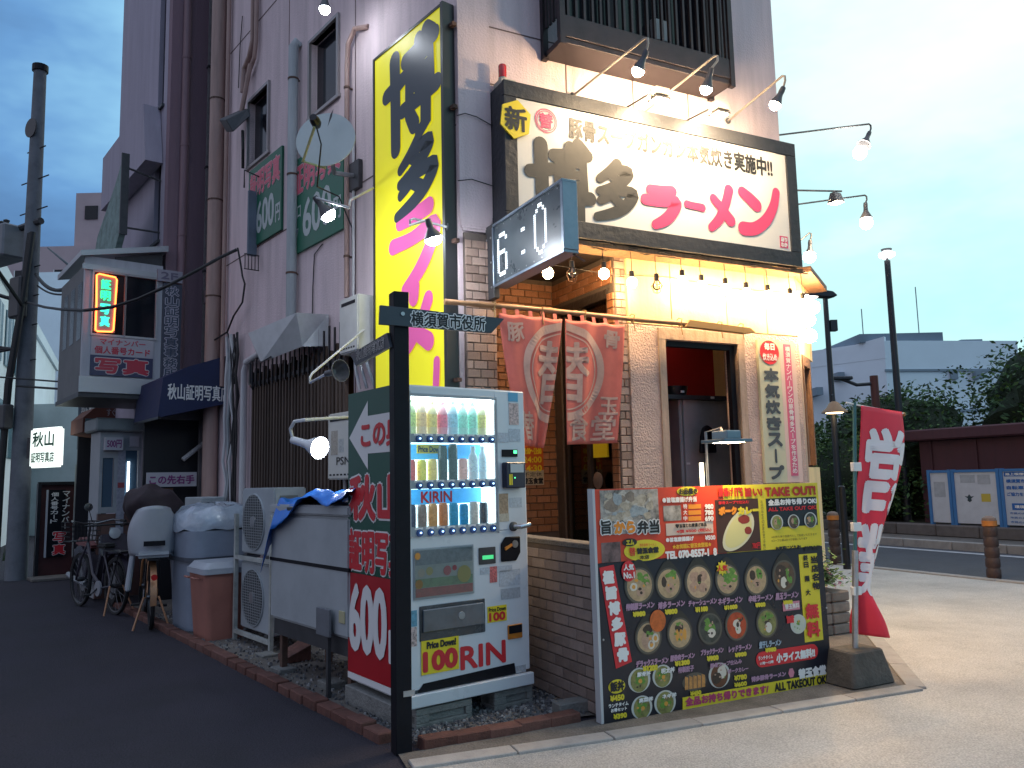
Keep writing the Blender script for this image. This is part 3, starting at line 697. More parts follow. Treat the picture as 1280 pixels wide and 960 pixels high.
for i, (px, py) in enumerate(((820, 121), (895, 139))):
    d = .50; x, z = FR.uv(px, py, -d)
    t = thing('flood_light', ('left', 'right')[i] + ' small finned floodlight just above the top edge of the shop sign', 'floodlight', FR, (x, -d, z), 'floodlights above the shop sign')
    MB().tube([(x - .12, -.2, 4.61), (x - .10, -d - .0, z - .01), (x - .06, -d, z + .01)], .009, 6).build('bracket', LAMPM, t)
    mb = MB()
    for k in range(5): mb.box(x - .07, x + .07, -d - .005 - .02 * k, -d - .017 - .02 * k, z - .03 + .004 * k, z + .055 - .004 * k)
    mb.box(x - .068, x + .068, -d - .1, -d + .002, z - .02, z + .04); mb.build('housing', M('floodlight_cream', (.5, .45, .38), .5), t)
    MB().box(x - .072, x + .072, -d - .10, -d + .02, z - .052, z - .036).build('housing_rim', LAMPM, t)
    MB().add([(x - .06, -d - .09, z - .054), (x + .06, -d - .09, z - .054), (x + .06, -d + .01, z - .054), (x - .06, -d + .01, z - .054)], [(0, 1, 2, 3)]).build('lit_lens', BULBF, t)
    MB().add([(x - .072, -d + .012, z - .03), (x + .072, -d + .012, z - .03), (x + .072, -d + .012, z + .045), (x - .072, -d + .012, z + .045)], [(0, 1, 2, 3)]).build('front_lens', BULBF, t)

# festoon bulbs under the sign
spec = [(685, 341, 1), (715, 341, 0), (755, 342, 1), (790, 353, 2), (821, 356, 0), (853, 351, 1), (877, 357, 1), (907, 361, 1), (933, 366, 1), (960, 369, 1), (988, 373, 1), (1004, 379, 1)]
labs = ['lit festoon bulb below the projecting clock board', 'unlit wire caged bulb between two lit ones under the sign', 'lit bulb hanging in front of the entrance brickwork, right of an unlit cage', 'lit bulb at the left edge of the glowing cream panel', 'unlit bulb in a bare wire cage against the cream panel',
        'lit bulb just right of the caged unlit one on the cream panel', 'second lit bulb right of the caged one on the cream panel', 'third lit bulb right of the caged one on the cream panel', 'fourth lit bulb right of the caged one in the white glare', 'fifth lit bulb right of the caged one in the white glare', 'lit bulb hanging at the right corner of the cream panels', 'outermost lit bulb round the corner, at the right end of the string']
for (px, py, on), lab in zip(spec, labs):
    y = -.22; x, z = FR.uv(px, py, y)
    t = thing('festoon_bulb', lab, 'light bulb', FR, (x, y, z), 'festoon bulbs under the shop sign')
    MB().tube([(x, y, z + .085), (x + random.uniform(-.01, .01), y + .005, (z + 3.40) / 2), (x, y + .01, 3.385)], .0035, 5).build('cord', WIRE, t)
    MB().lathe([(.012, .10), (.021, .095), (.022, .04), (.018, .036)], (x, y, z)).build('socket', BLKMET, t, smooth=True)
    if on:
        MB().lathe([(.0, -.048), (.022, -.043), (.038, -.024), (.044, .0), (.038, .02), (.022, .038), (.016, .045)], (x, y, z), n=16).build('glass_bulb', BULBW, t, smooth=True)
    else:
        mb = MB()
        for k in range(6):
            an = k * math.pi / 3; c, s = math.cos(an), math.sin(an)
            mb.tube([(x + c * .018, y + s * .018, z + .04), (x + c * .05, y + s * .05, z - .01), (x + c * .03, y + s * .03, z - .065), (x, y, z - .075)], .0022, 4)
        mb.tube([(x + .05 * math.cos(a * .5236), y + .05 * math.sin(a * .5236), z - .01) for a in range(13)], .0022, 4)
        mb.build('wire_cage', RUST, t)
        MB().lathe([(.0, -.05), (.024, -.04), (.036, -.02), (.034, .01), (.018, .038)], (x, y, z), n=12).build('glass_bulb', glass('clear_glass'), t, smooth=True)
fw = thing('festoon_cable', 'tangled string light cables draped along the underside of the shop sign', 'cable', FR, (1.9, -.2, 3.37))
rg = random.Random(5)
for k in range(5):
    pts = []
    for i in range(24):
        x = .45 + (3.5 - .45) * i / 23; pts.append((x, -.22 + rg.uniform(-.03, .03), 3.362 + rg.uniform(-.035, .015)))
    MB().tube(pts, rg.choice((.004, .005, .007)), 5).build('cable', (WIRE, RUST, WIRE, M('straw_rope', (.30, .19, .08), .9), WIRE)[k], fw)
MB().tube([(.75, -.05, 3.20), (1.3, -.06, 3.17), (2.0, -.06, 3.2), (2.7, -.06, 3.16), (3.5, -.06, 3.18)], .003, 5).build('cable', WIRE, fw)
MB().box(.35, 3.45, -.235, -.02, 3.335, 3.375).build('timber_batten', M('old_timber', (.22, .13, .07), .8, var=.4, vs=8, streak=True), fw)

# arm lamps reaching out from the far side wall
def far_lamp(lab, y, base, tip, bulb, glow=BULBC, col=None):
    b = FR.uv(*base, y); e = FR.uv(*tip, y); q = FR.uv(*bulb, y)
    b = (3.505, b[1] + (e[1] - b[1]) / (e[0] - b[0]) * (3.505 - b[0]))      # the arm starts on the side wall
    t = arm_lamp(lab, FR, (b[0], y, b[1]), (e[0], y, e[1]), (e[0] - .0, y, e[1] - .10), (q[0], y, q[1]), None, group='arm lamps on the side wall towards the road', arm=LAMPM, r=.075, L=.2)
    MB().ball((q[0], y, q[1] + .01), .075, 16, 10).build('glass_bulb', glow, t, smooth=True)
    return t
far_lamp('highest arm lamp reaching right from behind the shop sign against the sky', .25, (972, 169), (1086, 155), (1075, 192), M('far_bulb_glow', (1, 1, 1), .4, emi=90, ecol=(1, .9, .75)))
far_lamp('lower arm lamp reaching right beside the shop sign against the sky', .8, (1000, 255), (1081, 244), (1083, 280), MATS['far_bulb_glow'])
far_lamp('short arm lamp hanging close to the right edge of the shop sign', 1.2, (1001, 300), (1012, 291), (1012, 322), MATS['far_bulb_glow'])
x, z = FR.uv(1045, 246, .8); t = thing('flood_light', 'square floodlight on a straight arm right of the shop sign against the sky', 'floodlight', FR, (x, .8, z), 'floodlights right of the shop sign')
b = FR.uv(1001, 238, .8); e = FR.uv(1052, 239, .8)
MB().tube([(3.505, .8, b[1] + (e[1] - b[1]) / (e[0] - b[0]) * (3.505 - b[0])), (e[0], .8, e[1])], .011, 6).build('arm', LAMPM, t)
MB().add([(x - .06, .74, z - .07), (x + .07, .74, z - .07), (x + .07, .88, z - .07), (x - .06, .88, z - .07), (x - .05, .78, z + .05), (x + .06, .78, z + .05), (x + .06, .84, z + .05), (x - .05, .84, z + .05)], [(4, 5, 6, 7), (0, 1, 5, 4), (1, 2, 6, 5), (2, 3, 7, 6), (3, 0, 4, 7)]).build('housing', LAMPM, t)
MB().add([(x - .05, .735, z - .075), (x + .06, .735, z - .075), (x + .06, .87, z - .075), (x - .05, .87, z - .075)], [(0, 1, 2, 3)]).build('lit_lens', BULBF, t)
# cluster of wall bulbs lighting the side of the shop
for i, (px, py) in enumerate(((1008, 378), (1010, 400), (1012, 420), (1016, 384))):
    y = -.16 + .1 * i; x, z = FR.uv(px, py, y)
    t = thing('side_bulb', ('topmost', 'second', 'lowest', 'outer')[i] + ' glaring bulb stacked beyond the right corner of the shop front', 'light bulb', FR, (x, y, z), 'bulbs on the side wall')
    MB().tube([(x - .25, y, z + .1), (x, y, z + .1), (x, y, z + .07)], .006, 5).build('arm', LAMPM, t)
    MB().lathe([(.02, .09), (.022, .04)], (x, y, z)).build('socket', BLKMET, t)
    MB().ball((x, y, z), .07).build('glass_bulb', BULBW, t, smooth=True)

# ------------------------------------------------------------------ projecting clock board
CX = .235
fc = FS(CX)
ck = thing('clock_board', 'projecting grey dot matrix clock board with dotted white digits above the entrance', 'clock', fc, (.65, 0, 2.9))
x0, x1, z0, z1 = .14, 1.19, 2.955, 3.42
CKB = M('clock_case', (.13, .17, .21), .4, metal=.3, var=.2, vs=6)
MB().box(x0, x1, .012, .10, z0, z1).build('case', CKB, ck)
mb = MB().box(x0 - .006, x1 + .03, -.012, .105, z1, z1 + .022).box(x0 - .006, x1 + .03, -.012, .105, z0 - .022, z0).box(x1 + .001, x1 + .035, -.012, .105, z0, z1).box(x0 - .02, x0 - .001, -.012, .105, z0, z1)
mb.build('bezel', M('clock_bezel', (.20, .25, .31), .35, metal=.5, var=.2, vs=8), ck, bevel=.003)
MB().box(x0, x1, .004, .008, z0, z1).build('dot_screen', M('grey_dot_screen', (.055, .075, .088), .3, var=.3, vs=3), ck)
DOT = M('white_lit_dots', (.8, .85, .9), .4, emi=2.0, ecol=(.85, .93, 1.))
def dotglyph(mb, pat, ox, oz, p):
    for r_, row in enumerate(pat):
        for c_, ch in enumerate(row):
            if ch == '#':
                for sx_ in (0, .5):
                    for sz_ in (0, .5):
                        disc(mb, ox + (c_ + sx_) * p, oz - (r_ + sz_) * p, p * .21, p * .21, 0.0, 6)
SIX = ['.###.', '#...#', '#....', '#....', '####.', '#...#', '#...#', '#...#', '#...#', '.###.']
ZERO = ['..##..', '.#..#.', '#....#', '#....#', '#....#', '#....#', '#....#', '#....#', '#....#', '#....#', '.#..#.', '..##..']
mb = MB(); dotglyph(mb, SIX, x0 + .06, z1 - .09, .034); dotglyph(mb, ['##'], x0 + .46, z1 - .15, .03); dotglyph(mb, ['##'], x0 + .46, z1 - .32, .03); dotglyph(mb, ZERO, x0 + .66, z1 - .05, .031)
mb.build('lit_dots', DOT, ck, kind='stuff')
mb = MB()
for i in range(9):
    for z in (z0 + .025, z1 - .02): disc(mb, x0 + .05 + i * .118, z, .006, .006, .002, 6)
mb.build('screw', GALV, ck, kind='stuff')
ms2 = MB(); ms2.box(-.05, .118, .0, .05, 2.86, 3.46).build('mounting_plate', DKGREY, ck, bevel=.003)
mb = MB()
for zz in (2.95, 3.15, 3.35):
    for xx in (.0, .08): mb.lathe([(.009, 0), (.009, .006)], (xx, .0, zz), (0, -1, 0), 8)
mb.build('bolt', GALV, ck)
MB().tube([(1.10, .06, 3.0), (1.30, .10, 2.86)], .007, 5).build('stay_rod', RUST, ck)

# ------------------------------------------------------------------ yellow sign on the alley wall
YS = M('yellow_sign_sheet', (.78, .72, .012), .5, var=.05, vs=2, emi=.30, ecol=(.9, .82, .02))  # even glow added to the sheet so the sign looks lit from within
ys = thing('vertical_sign', 'tall yellow vertical sign with black and pink ramen lettering on the alley corner', 'sign', FL, (-.6, 0, 1.9))
yx0, yx1, yz0, yz1, yy = -1.15, -.03, 1.75, 5.29, -.11
MB().box(yx0, yx1, yy + .012, -.01, yz0, yz1).build('sign_box', BLACK, ys)
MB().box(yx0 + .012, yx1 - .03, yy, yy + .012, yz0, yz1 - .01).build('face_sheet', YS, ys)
mb = MB().box(yx1 - .03, yx1 + .006, yy - .01, -.008, yz0, yz1 + .02).box(yx0 - .012, yx0 + .012, yy - .01, -.008, yz0, yz1 + .01).box(yx0 + .012, yx1 - .03, yy - .008, -.008, yz1 - .01, yz1 + .012)
mb.build('sign_frame', M('black_sign_edge', (.02, .02, .022), .4), ys)
NAVY = M('sign_dark_ink', (.028, .04, .055), .35)
YPK = M('sign_pink_ink', (.66, .10, .32), .35, emi=.16, ecol=(.9, .12, .42))  # weaker glow added to the pink ink as well
def yput(ch, px0, px1, py0, py1, mat, g, slant=0., pts=None):
    xm = (px0 + px1) / 2; ym = (py0 + py1) / 2
    x0 = FL.uv(px0, ym, yy)[0]; x1 = FL.uv(px1, ym, yy)[0]; z1 = FL.uv(xm, py0, yy)[1]; z0 = FL.uv(xm, py1, yy)[1]
    if g > 0 and mat is NAVY:
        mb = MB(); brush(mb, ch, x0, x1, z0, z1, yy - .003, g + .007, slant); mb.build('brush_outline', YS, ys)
    mb = MB(); brush(mb, ch, x0, x1, z0, z1, yy - .008, g, slant); mb.build('brush_character', mat, ys)
yput('博', 484, 547, 56, 175, NAVY, .033)
yput('多', 494, 545, 178, 256, NAVY, .033)
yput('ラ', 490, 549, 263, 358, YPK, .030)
BRUSH['｜'] = [[(.45, 1.0, .30), (.52, .6, .26), (.50, .0, .20)]]
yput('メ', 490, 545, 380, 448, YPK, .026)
BRUSH['|'] = [[(.5, 1.0, .22), (.5, .0, .2)]]
def ybar(pts, mat):
    mb = MB(); q = [FL.uv(a, b, yy) for a, b, w_ in pts]
    BRUSH['tmp'] = [[(q[i][0], q[i][1], pts[i][2]) for i in range(len(pts))]]
    brush(mb, 'tmp', 0, 1, 0, 1, yy - .0085, 0); mb.build('brush_character', mat, ys)
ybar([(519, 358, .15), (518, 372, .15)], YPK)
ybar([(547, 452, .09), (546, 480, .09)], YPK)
for z in (2.2, 3.3, 4.4, 5.1): MB().box(yx1 - .0, yx1 + .06, -.06, -.02, z, z + .03).build('wall_bracket', RUST, ys)
for x in (-1.0, -.7, -.35): MB().tube([(x, -.005, yz1 + .13), (x + .02, -.05, yz1 + .06), (x, -.06, yz1)], .008, 5).build('rusty_hook', RUST, ys)

# vertical banner board right of the hatch
vb = thing('soup_banner_board', 'narrow pale vertical board with black lettering and a red disc right of serving window', 'sign', FR, (3.18, -.05, 1.35))
MB().box(2.99, 3.26, -.065, -.034, 1.36, 2.70).build('board', M('pale_green_board', (.50, .50, .36), .5, var=.05, vs=3), vb)
MB().box(3.262, 3.46, -.064, -.034, 1.36, 2.70).build('board_edge', M('pale_pink_board', (.62, .46, .42), .5), vb)
MB().box(3.31, 3.40, -.068, -.0645, 1.42, 2.67).build('pink_strip', M('pink_strip', (.60, .12, .22), .5), vb)
mb = MB(); disc(mb, 3.125, 2.58, .12, .115, -.069, 24); mb.build('red_disc', RPRINT, vb)
text(vb, '毎日', 3.06, 3.19, 2.60, 2.67, -.072, WPRINT, bold=.003); text(vb, '炊き込め', 3.035, 3.215, 2.50, 2.57, -.072, WPRINT, bold=.002)
text(vb, '本気炊きスープ', 3.035, 3.225, 1.38, 2.44, -.069, M('grey_black_ink', (.05, .06, .075), .5), bold=.009, vert=True)
text(vb, '横須賀ナンバーワンの豚骨博多スープを作るため', 3.325, 3.385, 1.44, 2.65, -.071, WPRINT, bold=.001, vert=True)

# ------------------------------------------------------------------ noren
PY = -.16
bp = thing('bamboo_pole', 'long bamboo curtain pole tied along the front below the cream panels', 'pole', FR, (1.3, PY, 2.76))
BAM = M('bamboo', (.36, .20, .10), .5, var=.35, vs=5, bump=.1, bs=20)
mb = MB(); pts = []; rs = []
for i in range(31):
    x = -.20 + 3.0 * i / 30; pts.append((x, PY, 2.785 - .022 * (x / 2.8) + .004 * math.sin(x * 3))); rs.append(.020 + (.0035 if i % 3 == 0 else 0))
mb.tube(pts, rs, 10); mb.build('bamboo', BAM, bp, smooth=True)
mb = MB()
for x in (.2, .62, 1.02, 1.5, 2.0, 2.45, 2.7): mb.tube([(x, PY - .026, 2.75), (x + .01, PY - .03, 2.80), (x, PY + .0, 2.812), (x - .01, PY + .03, 2.79), (x + .005, PY, 2.74), (x, PY - .026, 2.75), (x + .01, PY - .03, 2.66)], .005, 5)
mb.build('rope_tie', MATS['straw_rope'], bp)
mb = MB().prism([(2.05, 2.74), (2.75, 2.72), (2.85, 2.735), (2.8, 2.77), (2.1, 2.80)], PY - .03, PY + .04); mb.build('wrapped_straw', MATS['straw_rope'], bp)
NOR = M('faded_red_cloth', (.58, .145, .115), .8, var=.2, vs=4, bump=.1, bs=200)
NPR = M('faded_white_dye', (.54, .34, .28), .8, var=.25, vs=6)
def noren(lab, P0, P1, Q0, Q1, seed, swing, words_, emb):
    """P0,P1 top corners px; Q0,Q1 bottom corners px; u 0..1 across, v 0..1 down"""
    c = [FR.uv(*p, PY - .01) for p in (P0, P1)] + [FR.uv(*p, PY + swing) for p in (Q0, Q1)]
    def pt(u, v, d=0.):
        xt = c[0][0] + (c[1][0] - c[0][0]) * u; zt = c[0][1] + (c[1][1] - c[0][1]) * u
        xb = c[2][0] + (c[3][0] - c[2][0]) * u; zb = c[2][1] + (c[3][1] - c[2][1]) * u
        k = v ** 1.3
        x = xt + (xb - xt) * k; z = zt + (zb - zt) * v - .012 * abs(math.sin(u * math.pi * 3)) * (1 - v)
        y = PY - .028 * (1 - v) + swing * k + (.022 * math.sin(u * 7 + seed + v * 1.5) + .012 * math.sin(u * 17 + seed * 2)) * (.25 + v) - d
        return (x, y, z)
    t = thing('noren_curtain', lab, 'curtain', FR, pt(.5, 0), 'shop curtain halves')
    mb = MB(); nu, nv = 30, 34
    mb.add([pt(i / nu, j / nv) for j in range(nv + 1) for i in range(nu + 1)], [(j * (nu + 1) + i, j * (nu + 1) + i + 1, (j + 1) * (nu + 1) + i + 1, (j + 1) * (nu + 1) + i) for j in range(nv) for i in range(nu)])
    o = mb.build('cloth', NOR, t, smooth=True)
    o.modifiers.new('s', 'SOLIDIFY').thickness = .002
    for k in range(5): MB().add([pt(.05 + .2 * k, 0), pt(.11 + .2 * k, 0), *[(lambda p: (p[0], p[1] + .01, p[2] + .05))(pt(a, 0)) for a in (.11 + .2 * k, .05 + .2 * k)]], [(0, 1, 2, 3)]).build('hanging_loop', NOR, t)
    # dyed emblem: ring and character, halves of one circle
    W, H = .62, 1.05
    mp_ = lambda a, b, d: pt(a, b, d)
    mb = MB(); cu_ = 1.0 if emb == 0 else 0.0
    for (r0, r1) in ((.47, .56), (.425, .44)):
        seg = 40
        for i in range(seg):
            t0, t1 = [math.pi * (.5 + s_ / seg) if emb == 0 else math.pi * (-.5 + s_ / seg) for s_ in (i, i + 1)]
            pp = []
            for r_, t_ in ((r0, t0), (r1, t0), (r1, t1), (r0, t1)):
                u = cu_ + r_ * 1.22 * math.cos(t_); v = .42 - r_ * .70 * math.sin(t_)
                pp.append(mp_(min(max(u, .01), .99), v, .004))
            mb.add(pp, [(0, 1, 2, 3)])
    mb.build('crest_ring', NPR, t)
    def cloth_text(s, u0, u1, v0, v1, bold, nm, clip=None):
        V, Fc = glyphs(s); bx = bbox(V)
        bm = bmesh.new(); 
        vs = [bm.verts.new((u0 + (a - bx[0]) / (bx[1] - bx[0]) * (u1 - u0), v1 + (b - bx[2]) / (bx[3] - bx[2]) * (v0 - v1), 0)) for a, b in V]
        for f in Fc:
            try: bm.faces.new([vs[i] for i in f])
            except Exception: pass
        if clip is not None:
            bmesh.ops.bisect_plane(bm, geom=list(bm.verts) + list(bm.edges) + list(bm.faces), plane_co=(.99 if clip == 0 else .01, 0, 0), plane_no=(1 if clip == 0 else -1, 0, 0), clear_outer=True)
        bmesh.ops.triangulate(bm, faces=bm.faces)
        bmesh.ops.subdivide_edges(bm, edges=[e for e in bm.edges if e.calc_length() > .08], cuts=2)
        bmesh.ops.triangulate(bm, faces=bm.faces)
        VV = [v.co.copy() for v in bm.verts]; bm.verts.index_update(); FF = [[v.index for v in f.verts] for f in bm.faces]; bm.free()
        mb = MB()
        for k in range(8):
            an = k * math.pi / 4
            mb.add([mp_(min(max(v.x + bold * math.cos(an), .004), .996), v.y + bold * .6 * math.sin(an), .0045 + .0002 * k) for v in VV], FF)
        mb.build(nm, NPR, t)
    if emb == 0: cloth_text('替', .60, 1.40, .18, .66, .012, 'crest_character', 0)
    else: cloth_text('替', -.40, .40, .18, .66, .012, 'crest_character', 1)
    for s, u0, u1, v0, v1 in words_: cloth_text(s, u0, u1, v0, v1, .008, 'dyed_character')
noren('left half of the faded red entrance curtain, swung aside at the bottom', (623, 391), (702, 399), (655, 557), (680, 560), 1., .04, [('豚', .10, .36, .06, .20), ('替', .1, .45, .74, .95)], 0)
noren('right half of the faded red entrance curtain hanging straight', (705, 399), (779, 406), (706, 556), (769, 554), 2.6, .02, [('骨', .66, .92, .06, .20), ('玉', .64, .96, .62, .76), ('食', .06, .44, .77, .97), ('堂', .54, .94, .77, .97)], 1)

# orange opening-hours poster on the entrance back wall
x0, z1 = FR.uv(651, 556, RB - .02); x1, z0 = FR.uv(680, 606, RB - .02)
hp = thing('hours_poster', 'orange opening hours poster on the entrance brick wall beside the vending machine', 'poster', FR, (x0, RB - .03, z0))
MB().box(x0, x1, RB - .022, RB - .016, z0 + .14, z1).build('orange_sheet', M('orange_poster', (.62, .12, .02), .5), hp)
MB().box(x0, x1, RB - .022, RB - .016, z0, z0 + .139).build('pale_sheet', M('pale_poster', (.5, .42, .3), .5), hp)
for i, s in enumerate(('18:00～23:00', '24:00', '14:30')): text(hp, s, x0 + .02, x1 - .02, z1 - .09 - .08 * i, z1 - .03 - .08 * i, RB - .025, YPRINT, bold=.003)
text(hp, '不定休', x0 + .02, x1 - .02, z0 + .08, z0 + .12, RB - .025, INK); text(hp, '替玉食堂', x0 + .01, x1 - .01, z0 + .01, z0 + .07, RB - .025, INK, bold=.003)
# ------------------------------------------------------------------ vending machine
FV = Frame(-.635, 4.875, 36.5)
vm = thing('vending_machine', 'white drinks vending machine with lit bottle display standing on concrete blocks', 'vending machine', FV, (.44, .4, .15))
VW, VD, VZ0, VZ1 = .885, .80, .16, 2.03
def VP(px, py, y=0.): return FV.uv(px, py, y)
VWH = M('machine_white', (.62, .66, .70), .3, var=.06, vs=3, coat=.2)
VGR = M('machine_grey_trim', (.34, .38, .42), .35, var=.1, vs=6)
rx0, rx1 = .015, .645      # display window
rz1 = VP(560, 497)[1]; rz0 = VP(560, 668)[1]
mb = MB()
mb.box(.0, VW, .19, VD, VZ0, VZ1)                                  # rear body
mb.box(0, rx0, 0.0, .19, rz0, VZ1).box(rx1, VW, 0.0, .19, rz0, VZ1).box(rx0, rx1, 0, .19, rz1, VZ1).box(0, VW, .0, .19, VZ0 + .07, rz0)
mb.box(.04, VW - .04, .05, .6, VZ0 - .0, VZ0 + .07)
mb.build('body', VWH, vm, bevel=.006)
MB().prism([(-.012, VZ0 - .02), (VW + .005, VZ0 - .02), (VW + .005, VZ0 + .055), (-.012, VZ0 + .055)], -.035, .0).build('kick_plate', VWH, vm, bevel=.005)
MB().prism([(.05, VZ0 + .06), (VW - .12, VZ0 + .06), (VW - .13, VZ0 + .125), (.09, VZ0 + .105)], -.006, -.001).build('vent_slot', BLACK, vm)
# green and red side board facing the alley
sf = Frame(*FV.w(0, 0)[:2], 36.5 - 90)    # local x towards viewer = -FV y
def side(a, z, d=0.): return (-d, -a, z)       # a = -(FV y), d = outward
SG = [('side_board_green', M('deep_green_sheet', (.008, .075, .045), .35, var=.15, vs=3), .86, 2.05), ('side_board_red', M('deep_red_sheet', (.42, .010, .018), .35, var=.1, vs=3), VZ0 + .06, .858)]
def side_mb(mb):
    for i, v in enumerate(mb.v): mb.v[i] = Vector(side(v.x, v.z, -v.y))
    return mb
for n_, m_, a, b in SG: side_mb(MB().box(-.80, -.0, -.016, -.001, a, b)).build(n_, m_, vm)
side_mb(MB().box(-.80, -.0, -.018, -.001, VZ0 + .02, VZ0 + .058)).build('side_board_edge', WPRINT, vm)
def side_text(s, x0, x1, z0, z1, mat, bold=.0, out=None, vert=False):
    if out:
        mb = MB(); line(mb, s, x0, x1, z0, z1, -.018, bold, out[1], vert); side_mb(mb).build('lettering_outline', out[0], vm)
    mb = MB(); line(mb, s, x0, x1, z0, z1, -.021, bold, 0, vert); side_mb(mb).build('lettering', mat, vm)
mb = MB().add([(-.78, -.018, 1.75), (-.50, -.018, 1.98), (-.50, -.018, 1.88), (-.03, -.018, 1.88), (-.03, -.018, 1.635), (-.50, -.018, 1.635), (-.50, -.018, 1.53)], [(0, 6, 5, 4, 3, 2, 1)])
side_mb(mb).build('white_arrow', WPRINT, vm)
side_text('この奥', -.60, -.05, 1.67, 1.85, RPRINT, bold=.008)
side_text('秋山', -.78, -.03, 1.20, 1.50, RPRINT, bold=.016, out=(WPRINT, .013))
side_text('証明写真', -.78, -.03, .87, 1.15, RPRINT, bold=.010, out=(WPRINT, .010))
side_text('600', -.78, -.24, .36, .80, WPRINT, bold=.018)
side_text('円', -.22, -.03, .36, .56, WPRINT, bold=.010)
# lit interior
LITB = M('display_back_light', (.9, .97, 1.), .5, emi=2.1, ecol=(.66, .93, 1.))
MB().box(rx0, rx1, .185, .189, rz0, rz1).build('lit_back_panel', LITB, vm)
MB().box(rx0 + .0, rx0 + .012, .06, .185, rz0, rz1).box(rx1 - .014, rx1, .03, .185, rz0, rz1).box(rx0 + .013, rx1 - .015, .02, .185, rz1 - .014, rz1).build('light_tube_cover', M('display_tube', (1, 1, 1), .5, emi=4.0, ecol=(.76, .96, 1.)), vm)
BLUEP = M('blue_sky_card', (.05, .30, .62), .5, emi=.42, ecol=(.06, .42, .85), var=.5, vs=6)
H3 = (rz1 - rz0) / 3
strip = MB().box(0, rx1 - rx0, -.008, .05, 0, .052).build('button_rail', M('rail_grey', (.30, .34, .38), .3))
rail = strip.data; bpy.data.objects.remove(strip)
btn = MB().lathe([(.0, .014), (.020, .012), (.024, .0)], (0, 0, 0), (0, -1, 0), 14).build('select_button', M('blue_button', (.01, .03, .12), .2, coat=.5, emi=.05, ecol=(.1, .3, 1)), smooth=True); bme = btn.data; bpy.data.objects.remove(btn)
lit = MB(); disc(lit, 0, 0, .008, .006, -.0155, 8); lo = lit.build('button_light', M('button_glow', (.5, .7, 1), .4, emi=3., ecol=(.35, .6, 1))); lme = lo.data; bpy.data.objects.remove(lo)
tag_ = MB().box(-.028, .028, -.0095, -.008, .0, .012).build('price_tag', WPRINT); tme = tag_.data; bpy.data.objects.remove(tag_)
def bottle(kind):
    if kind == 'can': return [(.024, 0), (.026, .006), (.026, .105), (.021, .116), (.020, .12)]
    if kind == 'tall': return [(.026, 0), (.028, .008), (.028, .12), (.025, .14), (.013, .165), (.012, .178), (.014, .18), (.014, .196), (.012, .198)]
    if kind == 'slim': return [(.025, 0), (.026, .004), (.026, .17), (.022, .185), (.021, .195)]
    return [(.030, 0), (.030, .01), (.030, .11), (.024, .135), (.013, .155), (.014, .157), (.014, .172), (.012, .174)]
cols = [(.55, .75, .25), (.85, .6, .3), (.75, .65, .2), (.75, .15, .25), (.3, .6, .75), (.3, .75, .6), (.3, .75, .6), (.65, .6, .2),
        (.7, .12, .12), (.85, .85, .1), (.85, .7, .2), (.04, .05, .05), (.04, .05, .05), (.85, .5, .45), (.55, .75, .85), (.55, .75, .85),
        (.07, .09, .14), (.25, .22, .20), (.6, .35, .15), (.55, .25, .12), (.05, .35, .60), (.05, .33, .60), (.55, .55, .5), (.06, .08, .10)]
kinds = ['pet'] * 8 + ['can', 'can', 'can', 'slim', 'slim', 'can', 'tall', 'tall'] + ['can'] * 8
CAPC = M('bottle_cap', (.7, .72, .72), .4)
for r_ in range(3):
    zb = rz1 - H3 * (r_ + 1)
    place(rail, 'button_rail', vm, (rx0, 0, zb)); 
    if r_: MB().box(rx0 + .013, rx1 - .016, .150, .154, zb + H3 - .10, zb + H3 - .004).build('blue_card', BLUEP, vm)
    MB().box(rx0 + .013, rx1 - .016, .05, .184, zb + .045, zb + .051).build('shelf', M('display_shelf', (.7, .8, .85), .4), vm)
    for c_ in range(8):
        x = rx0 + .05 + c_ * .0765
        place(bme, 'select_button', vm, (x + .006, -.009, zb + .02)); place(lme, 'button_light', vm, (x + .006, -.009, zb + .022)); place(tme, 'price_tag', vm, (x, 0, zb + .040))
        kd = kinds[r_ * 8 + c_]; co = cols[r_ * 8 + c_]; pf = bottle(kd); hh = pf[-1][1]
        nm = {'can': 'drink_can', 'slim': 'slim_can'}.get(kd, 'drink_bottle')
        fz = (1.12 if kd != 'pet' else 1.30) * random.uniform(.93, 1.04)
        drink = MB().lathe([(a * 1.15, h_ * fz) for a, h_ in pf], (x, .085, zb + .052), n=14).build(nm, M('drink_%d_%d' % (r_, c_), tuple(min(1, v * .55 + .35) for v in co) if kd in ('pet', 'tall') else co, .25, emi=.30, ecol=tuple(v * .8 for v in co), var=.15, vs=40), vm, smooth=True)
        lb = MB(); zc = zb + .052 + hh * .5 * fz
        rr_ = pf[2][0] * 1.15 + .0008
        lb.lathe([(rr_, 0), (rr_, hh * .38 * fz)], (x, .085, zb + .052 + hh * .22 * fz), n=14)
        lb.build('drink_label', M('label_%d_%d' % (r_, c_), co, .35, emi=.28, ecol=co, var=.7, vs=55), drink, smooth=True)
        if kd in ('pet', 'tall'): MB().lathe([(.0155, 0), (.0155, .022), (.013, .024)], (x, .085, zb + .052 + (hh - .02) * fz), n=12).build('bottle_cap', CAPC, drink, smooth=True)
text(vm, 'KIRIN', rx0 + .155, rx0 + .385, rz0 + H3 - .090, rz0 + H3 - .018, .146, RPRINT, bold=.003)
mb = MB().box(rx0 + .13, rx0 + .31, .143, .149, rz0 + 2 * H3 - .062, rz0 + 2 * H3 - .008); po = mb.build('price_card', YPRINT, vm)
text(po, 'Price Down', rx0 + .135, rx0 + .305, rz0 + 2 * H3 - .055, rz0 + 2 * H3 - .015, .141, INK, bold=.002)
MB().box(rx0 + .001, rx1 - .001, .012, .015, rz0 + .054, rz1 - .015).build('display_glass', glass('display_glass', (.97, .99, 1), base=.06), vm)
